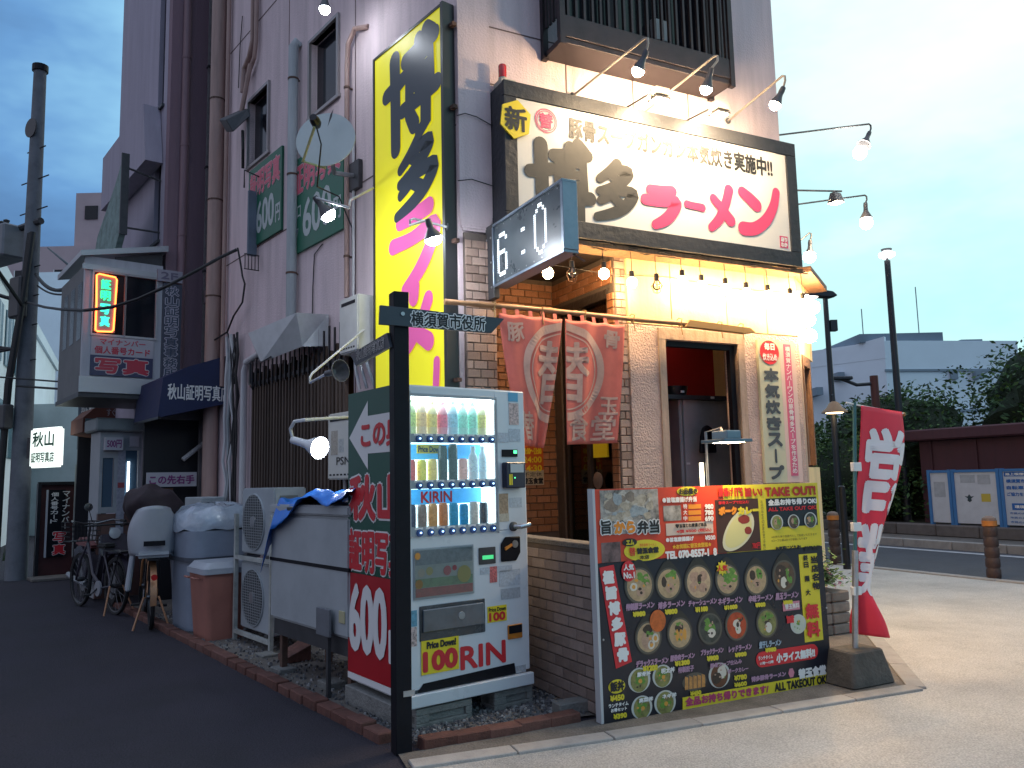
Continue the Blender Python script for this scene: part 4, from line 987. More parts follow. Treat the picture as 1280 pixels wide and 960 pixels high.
mb = MB().box(.0, rx0 + .0, -.012, -.001, rz0 - .01, rz1 + .03).box(rx0, rx1 + .012, -.010, -.001, rz1, rz1 + .018).box(rx1 + .001, rx1 + .014, -.010, -.001, rz0 - .01, rz1)
mb.build('window_trim', VGR, vm, bevel=.003)
# small text line on the head
for i in range(3): MB().box(.42 + i * .07, .475 + i * .07, -.0025, -.001, rz1 + .075 + .006 * (i % 2), rz1 + .085).build('head_print', INK, vm)
# right column: stickers, reader, coin parts
def vrect(px0, py0, px1, py1, y0, y1, name, mat, bev=0.):
    a = VP(px0, (py0 + py1) / 2)[0]; b = VP(px1, (py0 + py1) / 2)[0]; z1_ = VP((px0 + px1) / 2, py0)[1]; z0_ = VP((px0 + px1) / 2, py1)[1]
    o = MB().box(a, b, y0, y1, z0_, z1_).build(name, mat, vm, bevel=bev); return o, a, b, z0_, z1_
vrect(635, 491, 647, 502, -.003, -.001, 'blue_sticker', M('blue_sticker', (.10, .35, .55), .5))
vrect(636, 504, 648, 531, -.003, -.001, 'drink_sticker', M('drink_sticker', (.55, .42, .40), .5, var=.8, vs=60))
vrect(636, 536, 650, 552, -.003, -.001, 'notice_sticker', M('pale_notice', (.45, .5, .56), .5, var=.3, vs=80))
vrect(622, 541, 635, 553, -.003, -.001, 'notice_sticker', M('pale_notice'))
vrect(627, 562, 646, 571, -.008, -.001, 'price_display', BLACK); 
o, a, b, c, d = vrect(641, 563, 645, 567, -.010, -.008, 'green_digit', M('green_led', (.1, .9, .3), .4, emi=1.6, ecol=(.1, 1, .35)))
o, a, b, c, d = vrect(627, 578, 651, 610, -.055, -.001, 'card_reader', M('reader_navy', (.012, .014, .04), .3), .006)
MB().box(a + .03, b - .02, -.060, -.056, c + .10, d - .012).build('reader_screen', M('reader_screen', (.45, .48, .5), .3), o)
MB().box(a + .02, a + .032, -.0575, -.0555, c + .02, c + .09).box(a + .036, a + .046, -.0575, -.0555, c + .02, c + .09).build('reader_cards', YPRINT, o)
MB().box(a + .062, a + .070, -.0575, -.0555, c + .062, c + .070).build('green_light', MATS['green_led'], o)
vrect(621, 617, 635, 642, -.003, -.001, 'brown_notice', M('brown_notice', (.38, .27, .18), .5, var=.5, vs=60))
vrect(637, 622, 652, 634, -.003, -.001, 'notice_sticker', M('pale_notice'))
vrect(621, 642, 636, 652, -.003, -.001, 'cream_sticker', M('cream_sticker', (.5, .45, .36), .5, var=.3, vs=70))
x, z = VP(641, 658); x2, z2 = VP(668, 655, -.08)
MB().lathe([(.030, 0), (.030, .015), (.02, .02)], (x, 0, z), (0, -1, 0), 16).build('lever_boss', DKGREY, vm, smooth=True)
MB().tube([(x, -.02, z), (x + .02, -.06, z), (x2 - .03, -.075, z2 - .002)], [.016, .017, .015], 12).build('door_handle', M('chromed_metal', (.62, .64, .66), .22, metal=.9), vm, smooth=True)
# coin unit, oval black
x0_, z1_ = VP(625, 672); x1_, z0_ = VP(650, 700)
mb = MB().prism([(x0_ + .035, z1_ + .002), (x1_, z1_), (x1_, z0_ + .05), (x1_ - .035, z0_), (x0_, z0_), (x0_, z1_ - .04)], -.012, -.001); co_ = mb.build('coin_unit', BLACK, vm, bevel=.006)
MB().lathe([(.024, 0), (.024, .006)], ((x0_ + x1_) / 2 + .03, -.012, (z0_ + z1_) / 2 + .03), (0, -1, 0), 14).build('coin_slot', GALV, co_, smooth=True)
MB().prism([((x0_ + x1_) / 2 - .05, (z0_ + z1_) / 2 - .005), ((x0_ + x1_) / 2 + .005, (z0_ + z1_) / 2 + .022), ((x0_ + x1_) / 2 + .0, (z0_ + z1_) / 2 + .035), ((x0_ + x1_) / 2 - .055, (z0_ + z1_) / 2 + .012)], -.024, -.013).build('return_lever', M('orange_lever', (.65, .25, .05), .3), co_)
o, a, b, c, d = vrect(598, 684, 619, 705, -.008, -.001, 'note_slot', DKGREY, .003)
MB().box(a + .025, b - .02, -.0095, -.008, c + .03, c + .055).build('green_digit', M('green_led_dim', (.05, .4, .15), .4, emi=.5, ecol=(.1, 1, .35)), o)
# lower poster window
o, a, b, c, d = vrect(516, 683, 592, 746, -.006, -.001, 'poster_frame', VGR, .004)
po = MB().box(a + .012, b - .012, -.008, -.006, c + .012, d - .012).build('poster_sheet', M('poster_pale', (.40, .42, .38), .4, var=.15, vs=12), o)
MB().box(a + .014, b - .014, -.010, -.008, c + .014, c + .065).build('poster_red_band', M('poster_red', (.40, .05, .05), .4, var=.3, vs=30), o)
MB().box(a + .014, b - .014, -.010, -.008, c + .067, c + .12).build('poster_green_band', M('poster_green', (.16, .30, .14), .4, var=.3, vs=30), o)
MB().box(a + .014, b - .014, -.010, -.008, d - .10, d - .014).build('poster_grey_band', M('poster_greyband', (.22, .26, .28), .4, var=.3, vs=30), o)
mb = MB(); mb.cm = 0
for i, (u, v, r, m_) in enumerate(((.12, .52, .024, 0), (.25, .54, .024, 1), (.37, .54, .024, 2), (.54, .52, .028, 3), (.66, .56, .016, 3), (.82, .42, .05, 1), (.08, .30, .026, 4), (.06, .85, .02, 4))):
    mb.cm = m_; disc(mb, a + (b - a) * u, c + (d - c) * v, r, r * 1.05, -.0115 - .0003 * i, 16)
mb.build('poster_food_picture', [M('pf_a', (.5, .42, .3), .5), M('pf_b', (.5, .40, .12), .5), M('pf_c', (.42, .44, .40), .5), M('pf_d', (.5, .06, .08), .5), M('pf_e', (.55, .24, .04), .5)], o, kind='stuff')
MB().box(a + .004, b - .004, -.0135, -.0125, c + .004, d - .004).build('poster_glass', glass('display_glass'), o)
vrect(600, 708, 640, 716, -.003, -.001, 'notice_sticker', M('pale_notice')); vrect(624, 712, 650, 732, -.003, -.001, 'notice_sticker', M('pale_notice'))
vrect(612, 708, 621, 728, -.0035, -.001, 'red_code_sticker', M('red_white_sticker', (.55, .15, .15), .5, var=.7, vs=90)); vrect(626, 735, 650, 748, -.003, -.001, 'grey_sticker', M('grey_sticker', (.38, .40, .43), .5, var=.3, vs=70))
# delivery port
o, a, b, c, d = vrect(524, 753, 606, 796, -.008, -.001, 'delivery_port', M('port_dark_plastic', (.045, .055, .065), .25, var=.4, vs=8), .006)
MB().prism([(a + .015, c + .05), (b - .015, c + .05), (b - .015, d - .02), (a + .015, d - .02)], -.022, -.009).build('port_flap', M('smoky_plastic', (.09, .11, .13), .12, var=.3, vs=6, coat=.5), o, bevel=.006)
MB().lathe([(.025, 0), (.022, .004), (.0, .005)], ((a + b) / 2 + .05, -.022, (c + d) / 2 + .02), (0, -1, 0), 20).build('flap_emblem', GREYM, o)
o, a, b, c, d = vrect(634, 780, 652, 798, -.012, -.001, 'coin_return', M('orange_cup', (.45, .16, .02), .35), .004)
MB().box(a + .006, b - .006, -.014, -.012, c + .035, d - .006).build('return_opening', BLACK, o)
vrect(514, 763, 521, 783, -.003, -.001, 'blue_sticker', M('sky_sticker', (.12, .32, .45), .5, var=.5, vs=60)); vrect(514, 784, 521, 808, -.003, -.001, 'drink_sticker', M('drink_sticker'))
# price cards and red letters
o, a, b, c, d = vrect(609, 757, 633, 777, -.004, -.001, 'price_card', YPRINT)
text(o, 'Price Down', a + .008, b - .008, d - .034, d - .008, -.006, INK, bold=.001); text(o, '100', a + .01, b - .012, c + .006, d - .038, -.006, RPRINT, bold=.004)
o, a, b, c, d = vrect(526, 797, 573, 840, -.007, -.004, 'price_card', YPRINT)
text(o, 'Price Down!', a + .035, b - .02, d - .055, d - .012, -.009, INK, bold=.003); text(o, '100', a + .008, b - .008, c + .012, d - .066, -.009, RPRINT, bold=.009)
xa, za = VP(560, 834); xb, zb_ = VP(632, 801)
k0 = VP(527, 836)[0]
zt, zlo = VP(603, 804)[1], VP(603, 833)[1]
text(vm, 'RIN', VP(575, 820)[0], VP(632, 815)[0], zlo, zt, -.003, RPRINT, bold=.006)
vrect(641, 832, 657, 841, -.003, -.001, 'grey_sticker', M('grey_sticker'))
mb = MB()
for x_ in (.1, VW - .1): mb.lathe([(.02, 0), (.02, .03)], (x_, .06, VZ0 - .025), n=10)
mb.build('levelling_foot', GALV, vm)

# concrete blocks under it
BLK = M('concrete_block', (.20, .20, .19), .95, var=.25, vs=12, bump=.6, bs=70)
def block(lab, x0, x1, y0, y1):
    t = thing('concrete_block', lab, 'concrete block', FV, ((x0 + x1) / 2, (y0 + y1) / 2, 0.02), 'concrete blocks carrying the vending machine')
    mb = MB().box(x0, x1, y0, y1, .09, .128).box(x0, x1, y0, y1, .012, .045).box(x0, x1, y0 + .02, y1 - .02, .045, .09).box(x0, x0 + .09, y0, y1, .0451, .0899).box(x1 - .045, x1, y0, y1, .0451, .0899)
    mb.build('block', BLK, t, bevel=.004)
block('concrete block under the front left corner of the vending machine', .03, .42, -.02, .13)
block('concrete block under the front right corner of the vending machine', .60, .90, -.0, .16)
t = MB().box(-.03, .07, .10, .82, .012, .13).build('concrete_block', BLK, fr=FV, bevel=.005, loc=(.02, .4, .01)); tag(t, 'long concrete kerb block under the alley side of the vending machine', 'concrete block')
a = FR.loc(gnd(715, 893))
t = MB().box(a[0] - .11, a[0] + .13, a[1] - .05, a[1] + .06, .012, .085).build('paving_stone', BLK, fr=FR, bevel=.008, loc=(a[0], a[1], .01)); tag(t, 'loose pale paving stone on the ground in front of the low brick wall', 'stone block')

# ------------------------------------------------------------------ black finger post
pb = gnd(502, 941); FP = Frame(pb.x, pb.y, 26.8)
fp = thing('finger_post', 'black square direction post with two finger boards in front of the vending machine', 'signpost', FP, (0, 0, 0))
MB().box(-.045, .045, -.045, .045, 0, 2.525).build('post', BLACK, fp, bevel=.003)
PLT = M('blue_black_plate', (.03, .04, .055), .4, var=.2, vs=8)
def PU(px, py, y=-.047): return FP.uv(px, py, y)
q = [PU(474, 382), PU(629, 399), PU(613, 417), PU(473, 406)]
o = MB().prism([(q[0][0], q[0][1]), (q[1][0], q[1][1]), (q[2][0], q[2][1]), (q[3][0], q[3][1])][::-1], -.065, -.046).build('finger_board', PLT, fp, bevel=.002)
a = PU(512, 390); b = PU(605, 411); m_ = PU(560, 393)[1], PU(560, 411)[1]
text(o, '横須賀市役所', a[0], b[0], m_[1] - .003, m_[0], -.067, INK, bold=.002, out=(M('bright_plate_letter', (.85, .85, .85), .4), .006))
fq = Frame(*FP.w(0, 0)[:2], 26.8 - 90)
def QU(px, py): return fq.uv(px, py, -.047)
def qm(mb):
    for i, v in enumerate(mb.v): mb.v[i] = Vector((v.y, -v.x, v.z))
    return mb
q = [QU(441, 443), QU(487, 416), QU(491, 434), QU(448, 458)]
o = qm(MB().prism(q[::-1], -.065, -.046)).build('finger_board', PLT, fp, bevel=.002)
mb = MB(); a = QU(449, 447)[0]; b = QU(484, 427)[0]; zc = QU(466, 437)[1]
line(mb, '秋山証明写真店', a, b, zc - .032, zc + .032, -.067, .001, .003); qm(mb).build('lettering_outline', WPRINT, o)
mb = MB(); line(mb, '秋山証明写真店', a, b, zc - .032, zc + .032, -.069, 0, 0); qm(mb).build('lettering', INK, o)
MB().lathe([(.012, 0), (.012, .006)], (-.0, -.066, (PU(500, 393)[1])), (0, -1, 0), 8).build('bolt', GALV, fp)
MB().box(-.005, .06, -.052, -.046, .30, .33).build('band_clip', GALV, fp)

# ------------------------------------------------------------------ menu board
BY = -1.52
mbn = thing('menu_board', 'wide black and red ramen menu board with bowl pictures leaning on the low wall', 'menu board', FR, (1.15, BY + .05, .02))
TILT = .012
def B(px, py):
    x, z = FR.uv(px, py, BY); return x, z
def bm_(mb, d=0.):
    for i, v in enumerate(mb.v):
        mb.v[i] = Vector((v.x, BY + v.y + TILT * v.z, v.z))
    return mb
bx0, bx1, bz0, bz1, bzm = .205, 2.085, .015, 1.375, .935
bm_(MB().box(bx0, bx1, .012, .05, bz0, bz1)).build('backing_panel', BLACK, mbn)
bm_(MB().box(bx0 - .006, bx0 + .012, -.004, .052, bz0, bz1 + .003)).build('edge_strip', M('pale_edge_strip', (.45, .47, .5), .4), mbn)
RS = M('orange_red_print', (.56, .050, .018), .35, var=.05, vs=3)
MBK = M('navy_black_print', (.012, .014, .024), .3, var=.3, vs=3)
YP2 = M('lemon_print', (.66, .56, .03), .4)
bxm = 1.22
P1_ = bm_(MB().box(bx0 + .013, bxm, .0, .011, bzm, bz1)).build('red_poster', RS, mbn)
P2_ = bm_(MB().box(bxm + .001, bx1, .0, .011, bzm, bz1)).build('yellow_poster', YP2, mbn)
P3_ = bm_(MB().box(bx0 + .013, bx1, .0, .011, bz0, bzm - .002)).build('black_poster', MBK, mbn)
def btext(p, s, px0, py0, px1, py1, mat, bold=.0, out=None, vert=False, y=-.004, slant=0.):
    xm, ym = (px0 + px1) / 2, (py0 + py1) / 2
    x0 = B(px0, ym)[0]; x1 = B(px1, ym)[0]; z1 = B(xm, py0)[1]; z0 = B(xm, py1)[1]
    if out:
        mb = MB(); line(mb, s, x0, x1, z0, z1, y, bold, out[1], vert, slant=slant); bm_(mb).build('lettering_outline', out[0], p)
    mb = MB(); line(mb, s, x0, x1, z0, z1, y - .0025, bold, 0, vert, slant=slant); bm_(mb).build('lettering', mat, p)
def brect(p, px0, py0, px1, py1, mat, name, y=-.002, kind=None):
    xm, ym = (px0 + px1) / 2, (py0 + py1) / 2
    x0 = B(px0, ym)[0]; x1 = B(px1, ym)[0]; z1 = B(xm, py0)[1]; z0 = B(xm, py1)[1]
    return bm_(MB().box(x0, x1, y, y + .0015, z0, z1)).build(name, mat, p)
def bdisc(p, px, py, rx, rz, mat, name, y=-.002, n=22, rough=0.):
    x, z = B(px, py); mb = MB(); disc(mb, x, z, rx, rz, y, n, rough); return bm_(mb).build(name, mat, p)
# red poster
FRY = M('fried_chicken_print', (.33, .30, .27), .5, var=.9, vs=16)
brect(P1_, 752, 612, 825, 667, FRY, 'food_photo')
mb = MB(); rg = random.Random(2)
x0, z1 = B(754, 614); x1, z0 = B(823, 650)
for i in range(40):
    mb.cm = rg.choice((0, 0, 1, 2, 3)); r = rg.uniform(.018, .045); disc(mb, rg.uniform(x0 + r, x1 - r), rg.uniform(z0 + r * .4, z1 - r), r, r * rg.uniform(.6, 1), -.0032 - i * .00003, 9, .25)
bm_(mb).build('food_pieces_print', [M('fry_a', (.42, .36, .28), .5, var=.5, vs=40), M('fry_b', (.50, .46, .40), .5, var=.4, vs=50), M('fry_c', (.24, .19, .15), .5, var=.4, vs=40), M('fry_d', (.30, .34, .36), .5, var=.4, vs=40)], P1_, kind='stuff')
WP = WPRINT
btext(P1_, '旨', 752, 650, 765, 668, INK, .003, (WP, .008), y=-.006); btext(P1_, 'から', 768, 651, 795, 667, M('orange_print', (.72, .25, .02), .4), .006, (WP, .007), y=-.006); btext(P1_, '弁当', 797, 650, 825, 667, INK, .004, (WP, .008), y=-.006)
def bell(p, px, py, rx, rz, mat, name, y=-.003): return bdisc(p, px, py, rx, rz, mat, name, y, 28)
bell(P1_, 861, 614, .085, .030, YP2, 'yellow_oval'); btext(P1_, 'お品書き', 850, 610, 873, 618, INK, .002, y=-.005)
btext(P1_, '●旨塩唐揚げ弁当', 829, 621, 872, 628, WP, .002)
brect(P1_, 831, 632, 853, 651, FRY, 'bento_photo')
for i, (s, pr) in enumerate((('特', '980'), ('大', '780'), ('中', '690'))):
    yy_ = 630 + i * 7.5
    btext(P1_, s, 855, yy_, 860, yy_ + 6, WP, .001); brect(P1_, 862, yy_ + .5, 878, yy_ + 6, M('orange_print'), 'orange_bar'); btext(P1_, pr, 882, yy_, 893, yy_ + 6.5, WP, .003)
brect(P1_, 834, 653, 893, 668, M('pale_pink_print', (.60, .48, .40), .5), 'pale_band'); btext(P1_, '♥旨塩むね唐揚げ単品', 845, 654, 884, 659.5, INK, .001, y=-.005); btext(P1_, '4個 ¥500 (税込)', 846, 661, 890, 666, RPRINT, .001, y=-.005)
btext(P1_, '●旨塩唐揚揚げ', 833, 671, 868, 677, WP, .002); btext(P1_, '¥500', 882, 669, 895, 675, WP, .002)
btext(P1_, '★お気軽に替玉食堂迄★', 841, 679, 890, 685, M('orange_yellow', (.75, .42, .03), .4), .002)
btext(P1_, 'TEL 070-8557-1  8', 832, 687, 897, 697, WP, .004)
brect(P1_, 753, 678, 777, 703, M('shopfront_photo', (.16, .10, .10), .5, var=.8, vs=14), 'shop_photo'); bell(P1_, 807, 688, .155, .065, YP2, 'yellow_oval')
bell(P1_, 788, 678, .055, .024, INK, 'black_oval', -.005); btext(P1_, 'エム', 783, 674.5, 793, 681.5, YP2, .002, y=-.007)
btext(P1_, '博多豚骨ラーメン', 800, 679, 821, 683, RPRINT, .0, y=-.005); btext(P1_, '替', 787, 684, 795, 695, RPRINT, .001, y=-.006); btext(P1_, '替玉食堂', 796, 684, 824, 692, INK, .004, y=-.006); btext(P1_, '本店', 800, 694, 812, 699, INK, .001, y=-.006)
# yellow poster
RO = M('deep_red_print', (.42, .02, .015), .4)
btext(P2_, "唐揚げ", 899, 609, 918, 621, RO, .003); btext(P2_, "IT'S", 919, 609, 930, 621, RO, .004); btext(P2_, "旨い!", 932, 609, 954, 621, RO, .004); btext(P2_, 'TAKE OUT!', 957, 608, 1021, 620, RO, .005)
brect(P2_, 897, 624, 951, 690, M('brown_print', (.055, .02, .012), .4, var=.2, vs=5), 'curry_panel')
btext(P2_, '豚骨スープで仕込む', 899, 626, 937, 630, RPRINT, .001, y=-.005)
btext(P2_, 'ポーク', 899, 633, 922, 644, M('orange_print'), .006, y=-.005); btext(P2_, 'カレー', 923, 633, 950, 643, YP2, .006, y=-.005)
x, z = B(924, 664)
mb = MB(); mb.cm = 0
pl = []
for i in range(32):
    t_ = 2 * math.pi * i / 32; a_ = .165 * math.cos(t_); b_ = .105 * math.sin(t_) * (1.0 + .15 * math.cos(t_))
    pl.append((x - .0 + a_ * .80 - b_ * .60 * .8, z + (a_ * .62 + b_ * .80)))
cx_, cz_ = x, z
mb.add([(p[0], -.004, p[1]) for p in pl], [list(range(32))]); mb.cm = 1
mb.add([(cx_ + (p[0] - cx_) * .84, -.0045, cz_ + (p[1] - cz_) * .84) for p in pl], [list(range(32))]); mb.cm = 2
for i, (u, v, a_, b_) in enumerate(((.055, .075, .050, .030), (.085, -.0, .032, .026))): disc(mb, cx_ + u, cz_ + v, a_, b_, -.005 - .0002 * i, 16, .08)
bm_(mb).build('curry_plate_print', [M('plate_rim', (.62, .60, .42), .4), M('plate_yellow', (.62, .58, .26), .4), M('curry_red', (.26, .03, .02), .4)], P2_, kind='stuff')
btext(P2_, '780円', 941, 678, 951, 686, RPRINT, .001, y=-.005)
btext(P2_, 'お店の味をそのままお家で手軽に', 953.5, 625, 956.5, 688, INK, 0, vert=True, y=-.004)
brect(P2_, 960, 622, 1023, 658, M('navy_black_print'), 'bowl_panel')
btext(P2_, '全品お持ち帰りOK!', 961, 623, 1022, 631, WP, .003, y=-.005); btext(P2_, 'ALL TAKE OUT OK!', 961, 633, 1022, 638, RPRINT, .002, y=-.005)
btext(P2_, '※お持ち帰り容器代として別途いただきます', 965, 668, 1022, 671, INK, 0); btext(P2_, '※スープと麺は別々の容器になります', 965, 673, 1010, 676, INK, 0)
btext(P2_, 'お気軽にどうぞ!', 970, 682, 1002, 688, INK, .002); btext(P2_, '替玉食堂', 1006, 682, 1026, 688, INK, .002)

# bowls of ramen, printed
def bowl(p, px, py, r, soup, tops, nub=True, plate=False, y=-.004, seed=0):
    rg = random.Random(seed); x, z = B(px, py); r *= rg.uniform(.94, 1.07); mb = MB(); mb.cm = 0
    if nub:
        pts = []
        for i in range(32):
            t_ = math.pi / 2 + 2 * math.pi * i / 32; k = 1.18 + .32 * math.exp(-((min(i, 32 - i)) / 2.2) ** 2)
            pts.append((x + r * k * math.cos(t_) * .98, z + r * k * math.sin(t_) * 1.04))
        mb.add([(a, y, b) for a, b in pts], [list(range(32))])
        mb.cm = 1; disc(mb, x, z - r * .05, r * 1.08, r * 1.1, y - .0004, 28); 
    else: mb.cm = 5; disc(mb, x, z, r * 1.18, r * 1.05, y, 28)
    mb.cm = 2; disc(mb, x, z - r * .04, r * .94, r * .97, y - .0008, 26)
    k = 0; tops = list(tops) + [(rg.uniform(-.6, .6), rg.uniform(-.6, .6), rg.uniform(.06, .16), rg.uniform(.05, .12), rg.choice((3, 4, 7, 6))) for _ in range(5)]
    for (u, v, a, b, m_) in tops:
        for j in range(7 if m_ == 3 else 1):
            k += 1; mb.cm = m_
            if m_ == 3: disc(mb, x + r * (u + rg.uniform(-a, a) * .7), z + r * (v + rg.uniform(-b, b) * .7), r * a * .45, r * b * .4, y - .001 - k * .00003, 6, .35)
            else: disc(mb, x + r * u, z + r * v, r * a, r * b, y - .001 - k * .00003, 14, .10)
    return bm_(mb).build('bowl_picture', [M('bowl_dark', (.03, .028, .024), .3), M('bowl_inner', (.09, .085, .07), .3), soup, M('scallion_print', (.12, .26, .04), .5, var=.4, vs=60), M('pork_print', (.42, .27, .19), .5, var=.3, vs=50), M('plate_pale', (.50, .52, .50), .4),
         M('egg_print', (.62, .30, .05), .4), M('dark_topping', (.05, .03, .02), .5, var=.5, vs=60), M('egg_white_print', (.60, .56, .48), .4)], p, kind='stuff')
SOUP = M('soup_beige', (.42, .30, .17), .4, var=.3, vs=30); SRED = M('soup_red', (.42, .06, .015), .4, var=.4, vs=30); SDK = M('soup_dark', (.10, .06, .035), .4, var=.5, vs=30); SGR = M('soup_greenish', (.22, .22, .07), .4, var=.5, vs=30); SBK = M('soup_black', (.05, .055, .045), .4, var=.6, vs=30)
row1 = [(800, 731, SOUP, [(.3, .35, .5, .45, 3), (-.45, -.1, .28, .26, 8), (-.45, -.1, .14, .13, 6), (.05, -.45, .30, .28, 4), (.1, -.5, .10, .10, 7)]),
        (836.5, 729, SOUP, [(.2, .45, .5, .4, 3), (-.4, .1, .22, .35, 7), (.1, -.35, .36, .32, 4), (.15, -.4, .1, .1, 7)]),
        (874, 727, M('soup_pale', (.50, .36, .22), .4, var=.25, vs=30), [(-.35, .3, .36, .32, 4), (.35, .3, .36, .32, 4), (-.4, -.3, .36, .32, 4), (.3, -.4, .36, .32, 4), (.05, .12, .16, .3, 7)]),
        (910, 724, SOUP, [(.1, .25, .75, .6, 3), (-.35, -.45, .34, .28, 4), (.1, -.6, .2, .2, 4)]),
        (946, 724, SOUP, [(.35, .2, .32, .55, 3), (-.35, .3, .3, .35, 7), (.0, -.3, .34, .3, 4), (.1, -.4, .1, .1, 7)]),
        (981, 719, SDK, [(-.3, .3, .55, .45, 7), (.45, -.1, .25, .6, 3), (-.1, -.5, .3, .4, 8), (.15, -.6, .14, .16, 7)])]
for i, (px, py, sp, tp) in enumerate(row1): bowl(P3_, px, py, .094, sp, tp, seed=i)
row2 = [(811, 796, SOUP, [(-.2, -.2, .40, .6, 4), (.55, -.15, .28, .3, 8), (.55, -.15, .15, .17, 6), (.2, -.55, .28, .3, 8), (.2, -.55, .15, .17, 6), (-.05, .5, .4, .3, 7), (.1, .2, .3, .2, 3)]),
        (850, 791, SOUP, [(-.05, .35, .35, .3, 7), (-.25, -.15, .16, .4, 6), (.1, -.15, .16, .4, 6), (.42, -.15, .16, .4, 6), (.0, .65, .35, .15, 3)]),
        (888, 785, SBK, [(.0, .2, .5, .5, 3), (.1, -.35, .36, .34, 8), (.12, -.38, .1, .1, 7)]),
        (921, 781, SRED, [(.0, .1, .35, .3, 8), (.12, -.35, .28, .34, 8), (.1, .0, .14, .2, 7)]),
        (959, 778, SGR, [(.0, .5, .6, .3, 3), (.0, .0, .3, .14, 7), (.12, -.4, .34, .4, 8)])]
for i, (px, py, sp, tp) in enumerate(row2): bowl(P3_, px, py, .088, sp, tp, seed=10 + i)
bell(P3_, 822, 776, .06, .066, M('orange_sauce_disc', (.52, .12, .02), .4, var=.4, vs=30), 'sauce_disc', -.009)
for i, (px, py) in enumerate(((799, 850), (828, 845), (802, 884), (831, 878))):
    bowl(P3_, px, py, .068, SGR, [(.0, .1, .6, .5, 3), (.1, -.1, .2, .2, 6 if i != 1 else 6), (-.3, .3, .2, .2, 3)], nub=False, seed=30 + i)
bowl(P3_, 899, 844, .075, M('curry_brown', (.12, .045, .02), .4), [(.3, .25, .5, .55, 8), (-.3, -.2, .5, .5, 7)], nub=False, seed=41)
bowl(P3_, 998, 780, .060, M('noodle_pale', (.48, .52, .44), .4), [(.1, .1, .35, .3, 3)], nub=False, seed=42)
for i, (px, py) in enumerate(((977, 649), (997, 648), (1017, 646))): bowl(P2_, px - 5 + i * 1.0, py + 4, .048, (SGR, SDK, SBK)[i], [(-.2, .1, .3, .4, 4), (.3, .1, .35, .5, 3)], nub=False, y=-.007, seed=50 + i)
# gyoza
mb = MB(); x, z = B(868, 852)
mb.cm = 0; disc(mb, x, z, .095, .055, -.003, 20); mb.cm = 1
for i in range(5):
    a = x - .065 + i * .033; mb.add([(a - .014, -.0045, z - .04), (a + .014, -.0045, z - .04), (a + .017, -.0045, z + .03), (a - .008, -.0045, z + .04)], [(0, 1, 2, 3)])
bm_(mb).build('gyoza_picture', [MATS['bowl_inner'], M('gyoza_print', (.50, .24, .07), .4, var=.4, vs=50)], P3_, kind='stuff')
PUR = M('lilac_print', (.40, .24, .36), .4)
names = [('特製豚ラーメン', 782, 753, 818, 762, '¥980', 791, 764, 807, 771), ('博多ラーメン', 822, 751, 856, 760, '¥800', 831, 761, 847, 768), ('チャーシューメン', 860, 749, 896, 757, '¥1100', 869, 758, 885, 765), ('ネギラーメン', 897, 746, 928, 755, '¥1000', 905, 756, 922, 762), ('辛味ラーメン', 935, 743, 966, 752, '¥900', 944, 753, 957, 759), ('黒玉ラーメン', 969, 740, 998, 749, '¥980', 979, 750, 991, 756),
         ('デラックスラーメン', 794, 823, 835, 832, '¥1200', 803, 831, 822, 839), ('豚骨肉ラーメン', 837, 817, 868, 825, '¥1300', 843, 825, 862, 832), ('ブラックラーメン', 875, 810, 904, 818, '¥900', 883, 819, 898, 826), ('レッドラーメン', 910, 806, 939, 814, '¥900', 918, 815, 933, 821), ('煮干しラーメン', 948, 800, 976, 809, '¥980', 956, 809, 970, 815)]
for a in names:
    btext(P3_, a[0], *a[1:5], PUR if '煮' not in a[0] else M('pale_blue_print', (.3, .4, .5), .4), .0025, slant=.12); btext(P3_, a[5], *a[6:10], YP2, .004)
bell(P3_, 786, 714, .052, .062, RPRINT, 'red_spot', -.009); btext(P3_, '人気', 779, 705, 792, 713, WP, .002, y=-.011); btext(P3_, 'No.1', 779, 715, 793, 723, WP, .002, y=-.011)
x, z = B(903, 710); mb = MB(); mb.add([(x + .052 * (1 if i % 2 else .68) * math.cos(i * math.pi / 10), -.009, z + .05 * (1 if i % 2 else .68) * math.sin(i * math.pi / 10)) for i in range(20)], [list(range(20))]); bm_(mb).build('starburst', YP2, P3_)
btext(P3_, '人気', 896, 706, 909, 714, RPRINT, .002, y=-.011)
# slanted red title strip on the left
q = [B(750, 710), B(768, 706), B(790, 827), B(770, 836)]
bm_(MB().prism(q[::-1], -.004, -.002)).build('title_strip', RPRINT, P3_)
for i, ch in enumerate('極旨博多豚骨'):
    t_ = (i + .5) / 6; cx = 759 + (780 - 759) * t_; cy = 712 + (828 - 712) * t_
    btext(P3_, ch, cx - 7.5, cy - 8.8, cx + 7.5, cy + 8.8, WP, .006, y=-.006)
